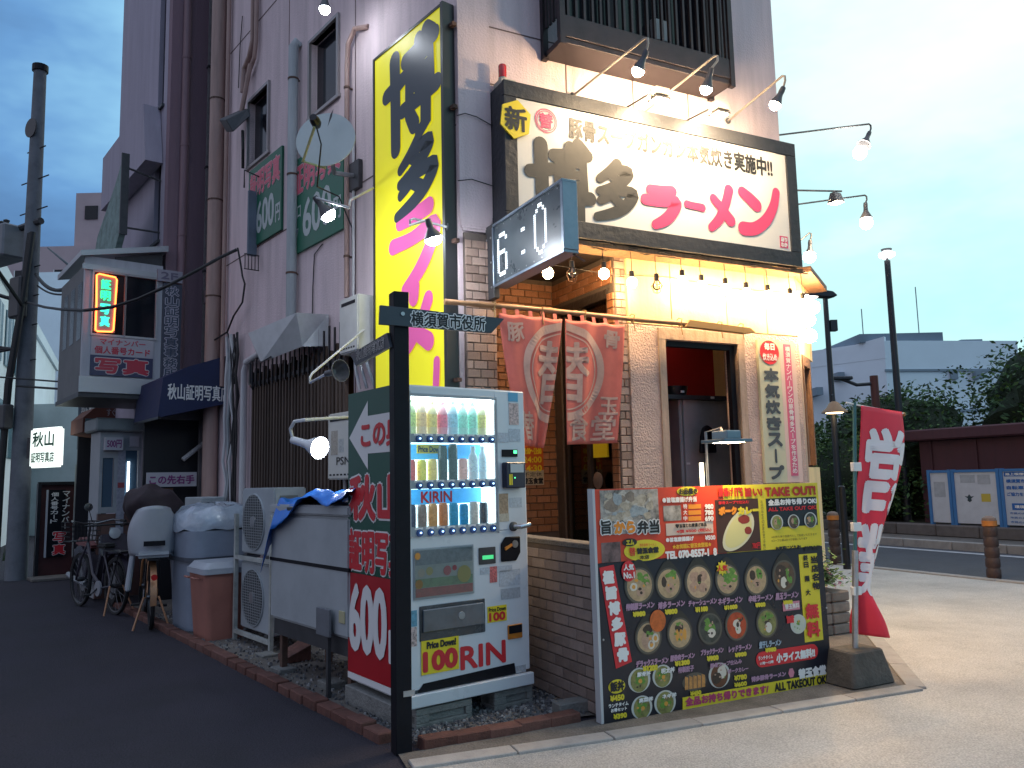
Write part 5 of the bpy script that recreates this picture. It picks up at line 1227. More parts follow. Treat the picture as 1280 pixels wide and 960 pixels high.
# right yellow column
brect(P3_, 1003, 692, 1026, 802, YP2, 'yellow_column'); btext(P3_, '当店名物', 1015, 694, 1024, 738, INK, .003, vert=True); btext(P3_, '終日 麺 大', 1006, 693, 1012, 745, INK, .002, vert=True); btext(P3_, '無料', 1007, 752, 1024, 798, RPRINT, .006, vert=True, y=-.008)
brect(P3_, 979, 752, 1000, 763, M('pink_band', (.6, .22, .30), .4), 'pink_band', y=-.004); btext(P3_, '替玉無料', 981, 754, 999, 761, WP, .001, y=-.006)
btext(P3_, '旨', 983, 769, 993, 779, RPRINT, .003)
q = [B(945, 822), B(1020, 807)]
for px0, px1, pc in ((941, 1022, 0),):
    x0 = B(945, 827)[0]; x1 = B(1022, 811)[0]; z0 = B(983, 829)[1]; z1 = B(983, 810)[1]; r = (z1 - z0) / 2; zc = (z0 + z1) / 2
    pts = [(x0 + r + r * math.cos(R(90 + 180 * i / 8)), zc + r * math.sin(R(90 + 180 * i / 8))) for i in range(9)] + [(x1 - r + r * math.cos(R(-90 + 180 * i / 8)), zc + r * math.sin(R(-90 + 180 * i / 8))) for i in range(9)]
    bm_(MB().prism(pts, -.005, -.003)).build('red_capsule', RPRINT, P3_)
btext(P3_, 'ランチタイム', 947, 819, 965, 824, WP, .001, y=-.007); btext(P3_, '11時～15時', 949, 826, 966, 830, WP, .001, y=-.007); btext(P3_, '小ライス無料!!', 969, 813, 1018, 825, WP, .004, y=-.007)
btext(P3_, '博多豚骨ラーメン', 938, 842, 982, 849, PUR, .003); btext(P3_, '替玉食堂', 997, 833, 1032, 846, WP, .005)
x, z = B(989, 841); mb = MB(); disc(mb, x, z, .028, .033, -.003, 6); bm_(mb).build('crest_spot', M('pink_band'), P3_)
q = [B(853, 872), B(1036, 840), B(1036, 857), B(853, 890)]
bm_(MB().prism(q[::-1], -.004, -.002)).build('yellow_band', YP2, P3_)
def band_line(s_, u0, u1, mat):
    mb = MB(); line(mb, s_, u0, u1, 0, .055, -.0065, .0035)
    (ax, az), (cx2, cz2) = B(853, 883), B(1036, 852.5)
    for i, v in enumerate(mb.v): mb.v[i] = Vector((ax + v.x, v.y, az - .004 + (cz2 - az) / (cx2 - ax) * v.x + v.z))
    bm_(mb).build('lettering', mat, P3_)
BL = B(1036, 848)[0] - B(853, 880)[0]
band_line('全品お持ち帰りできます/', .02, BL * .56, M('magenta_dark', (.42, .05, .14), .4)); band_line('ALL TAKEOUT OK!', BL * .60, BL - .02, INK)
bell(P3_, 771, 858, .060, .040, YP2, 'yellow_oval', -.003); btext(P3_, '飯丼', 762, 851, 780, 864, INK, .003, y=-.005); btext(P3_, '¥450', 762, 868, 780, 876, YP2, .003)
btext(P3_, 'ランチタイム', 760, 878, 785, 883, WP, .001); btext(P3_, 'お得セット', 763, 884, 783, 889, WP, .001); btext(P3_, '¥390', 766, 891, 783, 898, YP2, .003)
for i, (s, a) in enumerate((('豚骨丼', (795, 839, 812, 845)), ('明太丼', (825, 834, 842, 841)), ('高菜丼', (797, 871, 815, 877)), ('ネギ丼', (826, 866, 844, 872)), ('特製餃子', (846, 832, 866, 840)), ('豚骨スープ仕込み', (886, 826, 926, 832)), ('ポークカレー', (908, 834, 934, 840)))): btext(P3_, s, *a, PUR if i > 3 else WP, .0015, y=-.010, slant=.1)
btext(P3_, '¥450', 862, 863, 876, 869, YP2, .003); btext(P3_, '¥780', 917, 843, 933, 850, YP2, .003); btext(P3_, '¥600', 917, 852, 933, 858, YP2, .003)
mb = MB()
for px, py in ((755, 800), (1034, 760), (1038, 816), (1031, 702)):
    x, z = B(px, py); mb.lathe([(.007, 0), (.005, .004)], (x, 0, z), (0, -1, 0), 8)
bm_(mb).build('fixing_screw', GALV, mbn, kind='stuff')
# props behind the board
bs = thing('board_stand', 'dark timber rail fence the menu board leans against', 'stand', FR, (1.2, -1.35, 0))
for x_ in (.46, 1.2, 1.98): MB().box(x_, x_ + .05, BY + .13, BY + .18, 0, 1.30).build('upright', DKWOOD, bs)
for z_ in (.4, 1.2): MB().box(.42, 2.06, BY + .10, BY + .129, z_, z_ + .07).build('rail', DKWOOD, bs)

# lamp with blue plate in front of the hatch, lighting the board
x, z = FR.uv(906, 551, -1.60)
hl = thing('hatch_lamp', 'blue grey outdoor lamp fitting on a thin stand behind the top of the menu board', 'lamp', FR, (x, -1.60, 0))
a = FR.uv(882, 540, -1.2)
MB().tube([(a[0], -1.2, .6), (a[0], -1.2, a[1]), (a[0] + .05, -1.30, a[1] + .02), (x, -1.60, z + .01)], .010, 8).build('stand_tube', GREYM, hl, smooth=True)
MB().slab([(x - .11, -1.72), (x + .11, -1.74), (x + .11, -1.48), (x - .10, -1.48)], z - .012, z + .008).build('blue_plate', M('blue_lamp_plate', (.10, .17, .22), .35, metal=.3), hl, bevel=.003)
MB().box(x - .05, x + .07, -1.68, -1.53, z + .009, z + .065).build('lamp_housing', M('blue_lamp_box', (.15, .23, .28), .35), hl, bevel=.006)
MB().add([(x - .07, -1.70, z - .014), (x + .08, -1.70, z - .014), (x + .08, -1.56, z - .014), (x - .07, -1.56, z - .014)], [(0, 3, 2, 1)]).build('lit_lens', M('board_lamp_glow', (1, .9, .7), .4, emi=110, ecol=(1, .74, .42)), hl)
a = FR.uv(875, 575, -1.15); c = FR.uv(876, 604, -1.15)
MB().box(a[0], a[0] + .022, -1.16, -1.14, 1.15, a[1] - .02).build('bright_tube', M('tube_glow', (1, .9, .7), .4, emi=5, ecol=(1, .85, .55)), hl)

# kitchen things seen through the hatch
x0, z1 = FR.uv(848, 495, .6); x1 = FR.uv(915, 495, .6)[0]
kf = thing('kitchen_fridge', 'tall grey refrigerator standing inside the serving window', 'refrigerator', FR, ((x0 + x1) / 2, .75, .03))
MB().box(x0, x1 + .05, .6, .95, .03, z1).build('body', M('fridge_grey', (.40, .39, .40), .5, var=.2, vs=4), kf, bevel=.008)
MB().box(x0 + .03, x0 + .26, .575, .599, 1.0, z1 - .02).build('door', M('fridge_grey'), kf, bevel=.004)
MB().box(x0 + .04, x0 + .08, .568, .574, 1.55, 1.57).build('label', WPRINT, kf)
x, z = FR.uv(886, 492, .5)
ks = thing('kitchen_shelf', 'dark shelf with a black pan above the refrigerator inside the serving window', 'shelf', FR, (x, .6, z - .1))
MB().box(x - .5, x + .25, .5, .9, z - .06, z - .02).build('shelf_board', DKGREY, ks)
MB().lathe([(.13, 0), (.15, .09)], (x - .3, .68, z - .015), n=20).build('pan', BLKMET, ks, smooth=True); MB().box(x - .35, x - .31, .49, .499, z - .0, z + .02).build('white_tag', WPRINT, ks); MB().box(x + .02, x + .06, .49, .499, z - .05, z - .03).build('white_tag', WPRINT, ks)
x, z = FR.uv(884, 548, .42)
cl = thing('hanging_apron', 'black cloth hanging in front of the grey refrigerator', 'cloth', FR, (x, .42, z + .15))
MB().prism([(x - .10, z - .14), (x - .08, z + .02), (x - .05, z + .10), (x, z + .13), (x + .06, z + .10), (x + .09, z + .02), (x + .10, z - .14)], .40, .44).build('cloth', BLACK, cl, bevel=.01)
# ================================================================== things along the alley wall
def A(px, py, y=0.): 
    x, z = FL.uv(px, py, y); return Vector((x, y, z))
def wall_pipe(name, lab, pts, r, mat, cat='pipe', group='pipes on the alley wall', clips=None, n=12):
    t = thing(name, lab, cat, FL, pts[0], group)
    MB().tube(pts, r, n).build('tube', mat, t, smooth=True)
    for c in (clips or []):
        MB().lathe([(r + .006, -.01), (r + .006, .01)], c, (0, 0, 1), 12).build('clip', RUST, t)
        MB().box(c[0] - .008, c[0] + .008, c[1], -.002, c[2] - .008, c[2] + .008).build('clip_pin', RUST, t)
    return t
# slim pale pipe along the left edge of the yellow sign
x = -1.215
wall_pipe('drain_pipe', 'slim pale pipe running down the wall beside the left edge of the yellow sign', [(x, -.05, 5.30), (x, -.05, .02)], .022, M('pale_pink_pipe', (.50, .42, .42), .5, var=.15, vs=5, streak=True), clips=[(x, -.05, z) for z in (1.9, 2.55, 3.2, 3.9, 4.6)])
# grey downspout with curved top
t0 = A(362, 78, -.07); b0 = A(370, 400, -.07)
x = (t0.x + b0.x) / 2
wall_pipe('drain_pipe', 'stout grey downpipe between the two green photo signs with a bulbous top', [(x, -.005, 6.30), (x, -.05, 6.335), (x, -.075, 6.28), (x, -.075, 3.05)], .055, PIPEG, clips=[(x, -.075, z) for z in (5.9, 4.8, 3.7)])
# arched pink pipe beside the yellow sign
a = A(432, 100, -.06)
wall_pipe('conduit', 'pink painted conduit bending into the wall left of the yellow sign', [(-1.45, -.005, 5.80), (-1.62, -.06, 5.84), (-1.76, -.06, 5.74), (-1.78, -.06, 5.5), (-1.78, -.06, 3.2)], .026, PIPEP, clips=[(-1.78, -.06, z) for z in (5.3, 4.4, 3.6)])
wall_pipe('conduit', 'thin white conduit ending over the upper water heater', [(-1.70, -.03, 4.72), (-1.70, -.03, 3.15)], .014, PIPEW)
# thick pink downpipe at the far edge of the shop wall
wall_pipe('drain_pipe', 'thickest pink downpipe at the far end of the shop wall', [(-5.42, -.10, 12.5), (-5.42, -.10, .02)], .095, PIPEP, clips=[(-5.42, -.10, z) for z in (2.6, 3.9, 5.2, 6.6, 8.2)])
wall_pipe('conduit', 'thin pink conduit close beside the thickest downpipe', [(-5.18, -.05, 12.5), (-5.18, -.05, 2.7)], .028, PIPEP)
wall_pipe('conduit', 'pink pipe pair curving at a junction above the smaller window', [(-4.30, -.05, 12.5), (-4.30, -.05, 6.95), (-4.42, -.05, 6.78), (-4.58, -.05, 6.7), (-4.62, -.05, 6.4)], .034, PIPEP)
wall_pipe('conduit', 'second pink pipe of the curving pair above the smaller window', [(-4.20, -.05, 12.5), (-4.20, -.05, 6.9), (-4.25, -.05, 6.7), (-4.48, -.05, 6.55)], .026, PIPEP)
x = -4.42
wall_pipe('drain_pipe', 'pale straight pipe left of the barred window ending at the upper cowl', [(-3.35, -.05, 3.02), (-4.28, -.06, 2.90), (-4.36, -.07, 2.80), (-4.36, -.07, .3)], .040, PIPEW)
# cables round the corner of the wall
cb = thing('cable_bundle', 'messy bundle of grey and black cables and sleeves on the wall above the grey tank', 'cable', FL, (-4.9, -.08, 1.2), 'cables on the alley wall')
rg = random.Random(11)
for k in range(9):
    x = -4.95 + k * .05
    pts = [(x + rg.uniform(-.03, .03), -.05 - rg.uniform(0, .05), 3.3 - i * .26) for i in range(9)]
    MB().tube(pts, rg.choice((.008, .014, .02)), 6).build('cable', rg.choice((WIRE, PIPEW, PIPEG, PIPEP)), cb, smooth=True)
a = A(296, 380, -.15)
wl = thing('looped_cable', 'black cable snaking down from the street wire onto the pink wall', 'cable', FL, a, 'cables on the alley wall')
MB().tube(sag(A(297, 310, -.12), A(303, 345, -.1), -.02, 5) + [A(306, 355, -.1), A(303, 378, -.1), A(292, 395, -.1), A(284, 415, -.1), A(268, 425, -.1)], .012, 6).build('cable', WIRE, wl, smooth=True)
MB().tube([A(284, 415, -.06), A(297, 450, -.06), A(293, 480, -.06)], .010, 5).build('cable', WIRE, wl)
MB().tube([A(303, 20, -.02), A(300, 60, -.02), A(298, 110, -.02)], .006, 5).build('cable', WIRE, wl)
wl2 = thing('looped_cable', 'thin brown cable hanging below the right hand green sign', 'cable', FL, A(400, 305, -.01), 'cables on the alley wall')
MB().tube([A(403, 305, -.01), A(393, 318, -.012), A(391, 360, -.012), A(390, 434, -.012)], .006, 5).build('cable', WIRE, wl2)
# small speaker-like cowls and a projecting panel
a = A(290, 150, -.2)
cw = thing('wall_cowl', 'small dark vent cowl high on the wall beside the thickest downpipe', 'vent cowl', FL, a)
MB().add([(a.x - .13, -.22, a.z - .12), (a.x + .10, -.22, a.z - .20), (a.x + .16, -.02, a.z + .05), (a.x - .06, -.02, a.z + .13), (a.x - .18, -.30, a.z + .05), (a.x + .06, -.30, a.z - .04), (a.x + .12, -.05, a.z + .15), (a.x - .10, -.05, a.z + .22)], [(0, 3, 2, 1), (4, 5, 6, 7), (0, 1, 5, 4), (1, 2, 6, 5), (2, 3, 7, 6), (3, 0, 4, 7)]).build('hood', DKGREY, cw, bevel=.01)
b = A(312, 80, -.08); MB().tube([(a.x + .05, -.10, a.z + .12), (b.x, -.07, b.z)], .03, 8).build('flue', PIPEP, cw, smooth=True)
MB().tube([(a.x + .1, -.1, a.z - .15), (a.x + .12, -.1, a.z - .4), (a.x + .02, -.06, a.z - .6)], .02, 6).build('cord', WIRE, cw)
a = A(292, 275, -.3)
pn = thing('side_panel_sign', 'narrow blue grey panel standing out edge-on from the pink wall', 'panel', FL, a)
MB().box(a.x - .02, a.x + .02, -.13, -.02, a.z - .40, a.z + .40).build('panel', M('blue_grey_panel', (.10, .13, .18), .5, var=.2, vs=5), pn, bevel=.004)
MB().tube([(a.x, -.18, a.z + .42), (a.x + .05, -.2, a.z + .62), (a.x + .1, -.0, a.z + .55)], .010, 5).build('stay', WIRE, pn)
mb = MB()
for k in range(5): mb.tube([(a.x + .12 + .0 * k, -.20 + .04 * k, a.z - .42), (a.x + .12, -.20 + .04 * k, a.z - .60)], .006, 4)
for z in (-.42, -.60): mb.tube([(a.x + .12, -.21, a.z + z), (a.x + .12, -.03, a.z + z)], .006, 4)
mb.build('wire_bracket', BLKMET, pn)

# green photo signs
GS = M('green_sign_sheet', (.012, .13, .075), .45, var=.15, vs=3)
for i, (x0, x1, z0, z1, lab) in enumerate(((-4.42, -3.42, 4.30, 5.29, 'smaller looking green photo sign farther along the wall, left of the grey downpipe'), (-3.18, -1.92, 3.92, 4.98, 'nearer green photo sign behind the satellite dish, right of the grey downpipe'))):
    t = thing('photo_sign', lab, 'sign', FL, ((x0 + x1) / 2, 0, z0), 'green photo signs')
    MB().box(x0, x1, -.03, -.003, z0, z1).build('green_panel', GS, t, bevel=.002)
    w, h = x1 - x0, z1 - z0
    text(t, '証明写真', x0 + .05 * w, x1 - .04 * w, z1 - .40 * h, z1 - .07 * h, -.032, M('pink_letter', (.62, .10, .16), .4), bold=.010, out=(M('pale_pink_letter', (.55, .42, .45), .4), .008))
    text(t, '600', x0 + .27 * w, x0 + .80 * w, z0 + .12 * h, z0 + .52 * h, -.032, M('grey_white_letter', (.42, .48, .48), .4), bold=.012)
    text(t, '円', x0 + .84 * w, x1 - .03 * w, z0 + .12 * h, z0 + .34 * h, -.032, M('grey_white_letter'), bold=.006); text(t, '入口', x0 + .05 * w, x0 + .23 * w, z0 + .36 * h, z0 + .50 * h, -.032, M('grey_white_letter'), bold=.003)
    ax, az = x0 + .14 * w, z0 + .2 * h
    P = [(-.09, .10), (-.02, .13), (-.02, .05), (.05, .05), (-.02, -.12), (-.11, -.02), (-.06, -.0)] if i else [(-.08, .07), (0, .07), (0, .13), (.1, .0), (0, -.13), (0, -.06), (-.08, -.06)]
    mb = MB(); mb.add([(ax + a * 1.15, -.032, az + b * 1.15) for a, b in P], [list(range(7))]); mb.build('arrow_outline', M('grey_white_letter'), t)
    mb = MB(); mb.add([(ax + a * .9, -.034, az + b * .9) for a, b in P], [list(range(7))]); mb.build('arrow', M('navy_arrow', (.02, .04, .12), .4), t)

# satellite dish
c = A(409, 178, -.62)
sd = thing('satellite_dish', 'white satellite dish on a wall arm in front of the nearer green sign', 'satellite dish', FL, (c.x + .1, -.05, c.z - .1))
nrm = Vector((.72, -.66, .16)).normalized(); R_ = .25
MB().lathe([(R_, .075), (R_ * .8, .042), (R_ * .5, .014), (.0, .0), (.0, -.008), (R_ * .5, .004), (R_ * .8, .032), (R_ + .006, .070), (R_ + .006, .078)][::-1], c - nrm * .03, nrm, 32).build('dish', M('dish_white', (.50, .54, .55), .4, var=.06, vs=4), sd, smooth=True)
f = c + nrm * .36 + Vector((-.0, 0, -.02))
MB().tube([c - Vector((0, 0, .25)) + nrm * .04, c + Vector((.0, -.22, -.22)), f + Vector((.0, 0, -.06))], .012, 8).build('feed_arm', M('yellowed_arm', (.42, .42, .22), .5), sd, smooth=True)
MB().lathe([(.03, -.04), (.042, 0), (.042, .05), (.025, .09)], f, -nrm, 14).build('feed_horn', BLKMET, sd, smooth=True)
wp = A(444, 220, -.03)
MB().tube([c - nrm * .04, c - nrm * .12 + Vector((0, 0, -.06)), (wp.x, -.25, wp.z - .02), (wp.x, -.04, wp.z)], .022, 8).build('wall_arm', GREYM, sd, smooth=True)
MB().box(wp.x - .09, wp.x + .10, -.05, -.003, wp.z - .14, wp.z + .14).build('wall_plate', DKGREY, sd, bevel=.004)
MB().tube([f, f + Vector((.02, .05, -.2)), c + Vector((.02, -.1, -.42)), (wp.x - .1, -.15, wp.z - .2), (wp.x - .06, -.03, wp.z - .5), (wp.x - .06, -.02, wp.z - 1.1)], .007, 6).build('cable', WIRE, sd, smooth=True)
tv = c + nrm * .055
mb = MB(); mb.add([tuple(tv + Vector((.02, 0, .09)) + Vector((a, -.28 * a * 0, b))) for a, b in ((.02, .0), (.10, .06), (.13, .12), (.07, .09))], [(0, 1, 2, 3)]); 
mb.build('printed_mark', INK, sd)

# gas water heaters
def heater(lab, x0, x1, z0, z1, d, mat, marks):
    t = thing('water_heater', lab, 'water heater', FL, ((x0 + x1) / 2, 0, z0), 'gas water heaters on the alley wall')
    MB().box(x0, x1, -d, -.004, z0, z1).build('casing', mat, t, bevel=.012, segs=2)
    MB().box(x0 + .05, x1 - .05, -d - .004, -d + .001, z1 - .075, z1 - .045).build('exhaust_slot', BLACK, t)
    mb = MB()
    for k in range(6): mb.box(x0 + .04 + k * (x1 - x0 - .08) / 6, x0 + .04 + (k + .55) * (x1 - x0 - .08) / 6, -d - .002, -d + .001, z0 + .035, z0 + .05)
    mb.build('intake_slots', BLACK, t, kind='stuff')
    if marks:
        MB().box(x0 + .07, x0 + .20, -d - .002, -d + .001, z1 - .38, z1 - .16).build('rating_plate', M('plate_beige', (.4, .36, .3), .5, var=.4, vs=60), t)
        MB().box(x0 + .22, x0 + .32, -d - .002, -d + .001, z1 - .36, z1 - .24).build('rating_plate', M('plate_grey', (.42, .44, .42), .5, var=.4, vs=60), t)
        text(t, 'PSN', x0 + .18, x1 - .06, z0 + .13, z0 + .20, -d - .003, INK, bold=.001)
    mb = MB()
    for k, xx in enumerate((.1, .2, .32)): MB().tube([(x0 + xx, -d * .5, z0 + .0), (x0 + xx + .01, -d * .5, z0 - .12), (x0 + xx + .03 * k, -.06, z0 - .32)], .016, 8).build('pipe', (PIPEW, GALV, PIPEG)[k], t, smooth=True)
heater('upper white water heater box below the satellite dish beside the yellow sign', -1.62, -1.26, 2.61, 3.12, .22, OFFW, False)
heater('lower water heater with printed plates lit by a lamp, behind the freezer', -1.80, -1.30, 1.48, 2.08, .24, M('heater_cream', (.56, .55, .50), .4, var=.06, vs=4), True)
# extract cowl above barred window
hd = thing('kitchen_extract_hood', 'big pale metal extract hood with a dark mouth above the barred window', 'extract hood', FL, (-2.75, 0, 2.72))
MB().add([(-3.16, -.44, 2.95), (-2.86, -.46, 2.68), (-2.28, -.28, 2.78), (-2.24, -.02, 2.80), (-3.30, -.02, 3.02), (-3.12, -.50, 3.02), (-2.24, -.36, 3.10), (-2.24, -.02, 3.12), (-3.2, -.02, 3.12)],
         [(5, 6, 7, 8), (0, 1, 2, 6, 5), (2, 3, 7, 6), (0, 5, 8, 4), (4, 8, 7, 3)]).build('hood', M('pale_sheet_metal', (.42, .44, .46), .45, metal=.4, var=.2, vs=5), hd)
MB().add([(-3.165, -.446, 2.955), (-2.86, -.466, 2.675), (-2.68, -.42, 2.715), (-3.05, -.43, 3.0)], [(0, 1, 2, 3)]).build('dark_mouth', BLACK, hd)
MB().tube([(-3.30, -.1, 3.02), (-3.9, -.1, 2.92), (-4.22, -.1, 2.88)], .04, 10).build('duct', PIPEW, hd, smooth=True)
MB().tube([(-4.10, -.09, 2.85), (-4.10, -.09, 2.62), (-4.0, -.09, 2.56), (-3.92, -.09, 2.62), (-3.92, -.09, 2.75)], .03, 8).build('trap_pipe', BLKMET, hd, smooth=True)
# lattice in front of the opening: every slat on its own
lt = thing('slatted_window_screen', 'tall dark slatted timber screen over the alley window behind the air conditioners', 'screen', FL, (-2.9, -.1, 1.0))
SLB = M('slat_brown', (.06, .038, .028), .65, var=.4, vs=6, bump=.2, bs=30, streak=True, rnd=.35)
sl_ = MB().box(-.018, .018, -.10, -.06, 0, 1.0).build('slat', SLB); slm = sl_.data; bpy.data.objects.remove(sl_)
k = 0; x = -4.02
while x < -1.72:
    o = place(slm, 'slat', lt, (x, 0, 1.02)); o.scale = (1, 1, 1.72 + .04 * math.sin(k * 1.9)); x += .078; k += 1
for z in (1.08, 1.9, 2.62): MB().box(-4.05, -1.7, -.058, -.02, z, z + .05).build('rail', DKWOOD, lt)
spk = MB()
for i in range(22): MB
for i in range(20):
    x = -4.0 + i * .115; spk.box(x, x + .02, -.12, -.105, 2.55, 2.93 + .03 * (i % 2))
spk.box(-4.02, -1.75, -.104, -.09, 2.58, 2.62); spk.build('spike_guard', BLKMET, lt, kind='stuff')

# arm lamps on the alley side
ALG = 'arm lamps on the alley side'
def alamp(lab, base, elbow, bulb, d, glow, r=.055, out=.12, aimd=(0, .5, -1)):
    b = A(base[0], base[1], -.03); e = A(elbow[0], elbow[1], -d); q = A(bulb[0], bulb[1], -d)
    aim = Vector(aimd).normalized()
    return arm_lamp(lab, FL, b, e, q - aim * .17, q + aim, glow, group=ALG, r=r * 1.2, L=.17, arm=PIPEW)
COOL = BULBC
q = A(406, 12, -.5); arm_lamp('white lamp glaring high over the upper right wall window', FL, (q.x, -.02, q.z + .5), (q.x, -.45, q.z + .45), q + Vector((0, 0, .17)), q, COOL, group=ALG, arm=PIPEW)
alamp('lit white lamp in front of the nearer green sign below the dish', (470, 233), (438, 250), (410, 268), .75, COOL, aimd=(.25, .55, -.8))
q = A(538, 300, -.42); arm_lamp('glaring white lamp in the middle of the yellow sign', FL, (-.02, -.10, q.z + .22), (-.1, -.36, q.z + .26), q + Vector((.0, -.02, .15)), q + Vector((0, .05, -.05)), COOL, group=ALG, arm=PIPEW, L=.14, r=.07)
alamp('unlit reflector lamp on a long slanting arm below the upper water heater', (466, 403), (390, 467), (426, 463), .8, None, r=.07, aimd=(.9, .2, .05))
b = A(441, 521, -.26); e1 = A(368, 527, -.95); 
t = thing('arm_lamp', 'lit reflector lamp on a bent white arm shining on the lower water heater', 'lamp', FL, b, ALG)
d1 = A(363, 536, -.95); d2 = A(366, 550, -.93); q = A(400, 560, -.85)
MB().tube([b, A(380, 525, -.9), e1, d1, d2], .014, 8).build('arm', PIPEW, t, smooth=True)
dd_ = (q - d2).normalized(); L = (q - d2).length
MB().lathe([(.0, -.01), (.03, .0), (.032, .12), (.036, L * .55), (.085, L - .02), (.088, L), (.08, L - .004), (.034, L * .55)], d2, dd_, 18).build('reflector', M('lamp_white', (.6, .62, .66), .3), t, smooth=True)
MB().lathe([(.078, L - .012), (.07, L + .004), (.03, L + .016), (.0, L + .018)], d2, dd_, 18).build('bulb', M('cool_bulb_soft', (1, 1, 1), .4, emi=55, ecol=(.9, .95, 1)), t, smooth=True)

# stacked air conditioners on a rack
ACW = M('aircon_white', (.33, .37, .40), .45, var=.12, vs=5)
def aircon(lab, x0, z0, w=.76, h=.62, d=.30, y0=-.72, group='stacked outdoor units'):
    t = thing('air_conditioner', lab, 'air conditioner', FL, (x0 + w / 2, y0 + d / 2, z0), group)
    MB().box(x0, x0 + w, y0, y0 + d, z0 + .02, z0 + h).build('casing', ACW, t, bevel=.012, segs=2)
    cx, cz, r = x0 + w * .40, z0 + h * .5, h * .42
    MB().lathe([(r, 0), (r, -.012), (r * .96, -.014), (r * .95, .0)], (cx, y0, cz), (0, 1, 0), 32).build('fan_ring', ACW, t, smooth=True)
    MB().lathe([(r * .95, .0), (r * .94, .004)], (cx, y0 - .006, cz), (0, 1, 0), 32).build('fan_opening', M('fan_dark', (.035, .045, .055), .6), t)
    mb = MB()
    for i in range(1, 22):
        zz = cz - r + 2 * r * i / 22; hw = math.sqrt(max(0, r * r - (zz - cz) ** 2)) * .96; mb.box(cx - hw, cx + hw, y0 - .020, y0 - .017, zz - .002, zz + .002)
    for i in range(1, 12):
        xx = cx - r + 2 * r * i / 12; hh = math.sqrt(max(0, r * r - (xx - cx) ** 2)) * .96; mb.box(xx - .002, xx + .002, y0 - .023, y0 - .0205, cz - hh, cz + hh)
    mb.build('grille_wire', M('grille_pale', (.35, .37, .38), .5), t, kind='stuff')
    MB().lathe([(r * .22, 0), (r * .2, -.02), (0, -.024)], (cx, y0 - .002, cz), (0, 1, 0), 16).build('fan_hub', GREYM, t, smooth=True)
    MB().box(x0 + w - .002, x0 + w + .006, y0 + .05, y0 + .22, z0 + h - .13, z0 + h - .07).build('side_handle', M('aircon_recess', (.16, .17, .17), .5), t)
    MB().box(x0 + w - .002, x0 + w + .004, y0 + .06, y0 + .24, z0 + .10, z0 + .35).build('service_cover', ACW, t, bevel=.003)
    for a in (.1, w - .16): MB().box(x0 + a, x0 + a + .06, y0 - .01, y0 + d + .01, z0, z0 + .02).build('foot', DKGREY, t)
aircon('upper of the two stacked outdoor air conditioners beside the blue tarpaulin', -2.62, .80)
aircon('lower of the two stacked outdoor air conditioners behind the freezer', -2.62, .12)
rk = thing('aircon_rack', 'rusty white angle iron rack holding the two stacked air conditioners', 'rack', FL, (-2.2, -.6, 0))
RKM = M('rack_white', (.36, .38, .36), .5, var=.4, vs=9)
for x_ in (-2.70, -1.85):
    for y_ in (-.765, -.405): MB().box(x_, x_ + .035, y_, y_ + .035, 0, 1.18).build('post', RKM, rk)
for z_ in (.76, .08):
    for y_ in (-.767, -.403): MB().box(-2.664, -1.851, y_, y_ + .035, z_, z_ + .035).build('rail', RKM, rk)

# chest freezer with blue tarpaulin
fx0, fx1, fy0, fy1, fz0, fz1 = A(338, 700, -1.02).x, A(423, 700, -1.02).x, -1.02, -.48, .42, 1.22
fz = thing('chest_freezer', 'tall dirty white freezer box strapped with a black band beside the vending machine', 'freezer', FL, ((fx0 + fx1) / 2, -.75, .1))
FZW = M('freezer_white', (.36, .39, .41), .45, var=.14, vs=3, bump=.05, bs=20)
MB().box(fx0, fx1 + .15, fy0, fy1, fz0, fz1).build('body', FZW, fz, bevel=.02, segs=3)
MB().box(fx0 - .012, fx1 + .162, fy0 - .012, fy1 + .01, fz1 + .004, fz1 + .075).build('lid', FZW, fz, bevel=.012, segs=2)
MB().box(fx0 - .004, fx1 + .154, fy0 - .004, fy1 + .004, .86, .885).build('black_band', BLACK, fz)
MB().box(fx0 + .35, fx0 + .47, fy0 - .02, fy0 - .008, fz1 + .03, fz1 + .055).build('latch', BLKMET, fz)
MB().box(fx1 + .02, fx1 + .10, fy0 - .008, fy0 + .001, .52, .60).build('thermostat_plate', M('cream_plate', (.45, .42, .25), .5), fz, bevel=.003)
MB().box(fx0 + .02, fx1 + .12, fy0 + .03, fy1 - .03, .30, fz0 - .002).build('dark_base', DKGREY, fz)
for x_ in (fx0 + .06, fx1 + .02):
    for y_ in (fy0 + .06, fy1 - .1): MB().box(x_, x_ + .045, y_, y_ + .045, .02, .30).build('leg', RUST, fz)
tp = thing('blue_tarpaulin', 'crumpled bright blue tarpaulin draped over the top of the freezer', 'tarpaulin', FL, (fx0 + .6, -.75, fz1 + .08))
mb = MB(); nu, nv = 80, 44; rg = random.Random(4)
vs = []
for j in range(nv + 1):
    for i in range(nu + 1):
        u, v = i / nu, j / nv
        x = fx0 - .05 + (fx1 - fx0 + .28) * u; y = fy0 - .06 + (fy1 - fy0 + .1) * v
        z = fz1 + .095 + .11 * u * (1 - .3 * v) + .02 * math.sin(u * 13 + v * 4) + .012 * math.sin(v * 17 + u * 9) + .008 * math.sin(u * 31 - v * 12) + .007 * abs(math.sin(u * 23 + v * 19 + math.sin(v * 7) * 2)) - .006 * abs(math.sin(u * 41 - v * 27))
        if u < .12: z -= (.12 - u) * 3.0 * (1.1 - v) ; x -= .0
        if v < .12: z -= (.12 - v) * (1.0 + .8 * math.sin(u * 9)) * (1.3 - u)
        vs.append((x, y, z))
mb.add(vs, [(j * (nu + 1) + i, j * (nu + 1) + i + 1, (j + 1) * (nu + 1) + i + 1, (j + 1) * (nu + 1) + i) for j in range(nv) for i in range(nu)])
